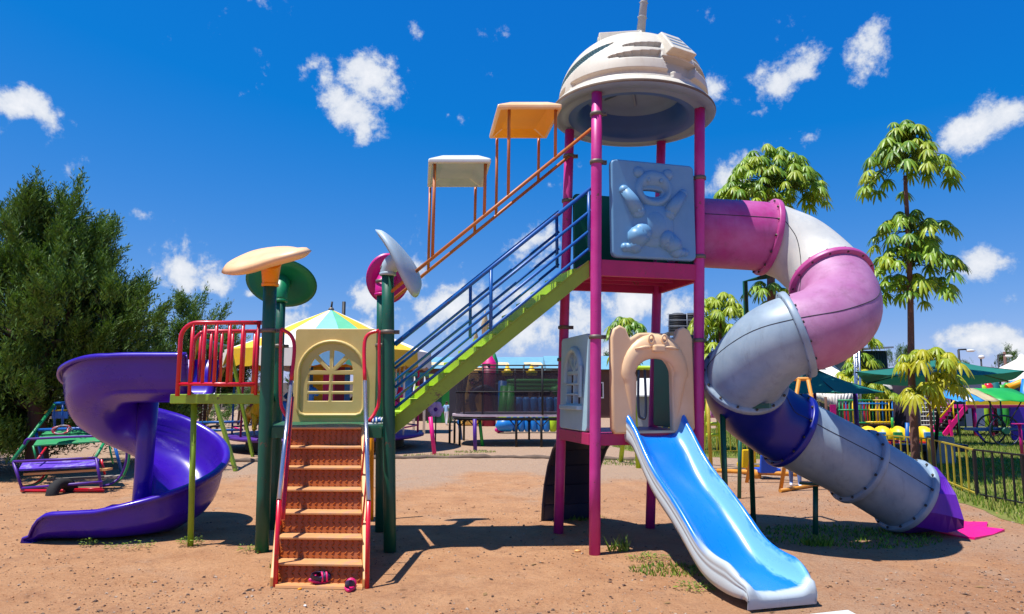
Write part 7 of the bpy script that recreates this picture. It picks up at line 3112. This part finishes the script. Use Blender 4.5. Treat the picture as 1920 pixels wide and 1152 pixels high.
# ---- shoes, board, pink mat
def shoe(name, base, yaw, roll, label, m_sole, m_up, s=1.0, parent=None):
    t = thing(name, base, label, 'shoe', None)
    t.rotation_euler = (roll, 0, yaw)
    base = V(base)
    outl = []
    n = 28
    for k in range(n):
        a = 2 * math.pi * k / n
        x = .095 * math.cos(a)
        w = .038 + .008 * math.cos(a) - .006 * math.cos(2 * a)
        outl.append((x * s, w * math.sin(a) * s + .006 * math.sin(a * .5) * s))
    b = MB()
    rows = [[V(x * f, y * f, z * s) for x, y in outl] for f, z in ((.93, 0), (1.0, .006), (1.03, .018), (.98, .026))]
    vs = [p + base for r_ in rows for p in r_]
    b.poly(vs, [(i * n + k, i * n + (k + 1) % n, (i + 1) * n + (k + 1) % n, (i + 1) * n + k) for i in range(3) for k in range(n)] + [tuple(range(n))[::-1], tuple(range(3 * n, 4 * n))], m_sole, True)
    so = b.build('sole', t)
    b = MB()
    # upper: shell rising to an ankle opening at the heel
    rows = []
    for f, z, sh in ((.96, .024, 0), (.93, .045, 0), (.80, .062, -.004), (.60, .074, -.014), (.50, .072, -.018)):
        rows.append([V(x * f + sh * s * 2, y * f, (z + .02 * max(0, -x / .095 / s)) * s) for x, y in outl])
    vs = [p + base for r_ in rows for p in r_]
    b.poly(vs, [(i * n + k, i * n + (k + 1) % n, (i + 1) * n + (k + 1) % n, (i + 1) * n + k) for i in range(4) for k in range(n)], m_up, True)
    o = b.build('upper', t); o.modifiers.new('t', 'SOLIDIFY').thickness = .004 * s
    for x in (.035, -.0):
        b = MB()
        b.tube([base + V(x * s, (.040 - .006 * abs(x)) * math.cos(a) * s, (.030 + .045 * math.sin(a)) * s) for a in np.linspace(0, math.pi, 10)], .008 * s, m_sole, 6, sq=1)
        b.build('strap', t)
    return t


mat('shoepink', '#e0186a', rough=.45); mat('shoenavy', '#1c1830', rough=.6, col2='#3a3458', scale=40)
p = G(601, 1098); p.z = .028
shoe('shoe', p + V(0, 0, .012), math.radians(28), math.radians(38), 'pink and navy shoe lying on its side, left one at the stair foot', 'shoepink', 'shoenavy', 1.05)
p = G(657, 1106); p.z = .003
shoe('shoe', p, math.radians(97), 0, 'pink and navy shoe standing upright, right one at the stair foot', 'shoepink', 'shoenavy', 1.0)
mat('shoeblue', '#1c4c9c', rough=.5, var=.3); 
p = P(703, 799, 7.32)
shoe('shoe', V(p.x - .02, 7.30, 1.252), math.radians(15), 0, 'blue and white trainer on the green platform beside the right handrail', 'white', 'shoeblue', 1.0)
p = P(713, 799, 7.45)
shoe('shoe', V(p.x + .0, 7.44, 1.252), math.radians(-20), 0, 'second blue and white trainer just behind on the green platform', 'white', 'shoeblue', 1.0)

b = MB()
a, c = G(1452, 1158, .025), G(1590, 1143, .025)
b.hexa([V(a.x, a.y, .003), V(a.x + .1, 4.4, .003), V(c.x + .1, 4.4, .003), V(c.x, c.y, .003)], [V(a.x, a.y, .025), V(a.x + .1, 4.4, .025), V(c.x + .1, 4.4, .025), V(c.x, c.y, .025)], 'canopywhite')
tag(b.build('board', bevel=.008), 'cream white board lying at the bottom right edge of the yard', 'board')

b = MB()
q = [G(x, y) for x, y in ((1762, 1000), (1776, 976), (1815, 980), (1852, 983), (1850, 990), (1884, 997), (1862, 1004), (1828, 1013), (1790, 1006))]
q2 = [p + V(0, 0, .012 + .016 * (i % 2)) for i, p in enumerate(q)]
cen = sum(q2, V(0, 0, 0)) / len(q2) + Z * .02
n = len(q)
b.poly([p + Z * .002 for p in q] + q2 + [cen], [(i, (i + 1) % n, n + (i + 1) % n, n + i) for i in range(n)] + [(n + i, n + (i + 1) % n, 2 * n) for i in range(n)], 'hotpink')
tag(b.build('landing_mat'), 'torn bright pink mat lying at the purple slide exit', 'mat')
# stones and scraps
for k, (x, y, r, m, lb, cat) in enumerate(((1083, 1035, .035, 'stringerwood', 'tan flat stone left of the front pink post', 'stone'), (562, 1106, .022, 'orange', 'small orange scrap beside the stair foot', 'scrap'),
                                           (572, 1137, .018, 'white', 'small white scrap in front of the stairs', 'scrap'), (1440, 1009, .05, 'concrete', 'pale stone in front of the tube shadow', 'stone'))):
    g = G(x, y)
    b = MB(); b.ball((0, 0, r * .25), (r, r * .7, r * .4), m, 8, 5)
    o = b.build('stone' if cat == 'stone' else 'scrap', origin=(0, 0, 0)); o.location = g; o.rotation_euler = (0, 0, k)
    tag(o, lb, cat)
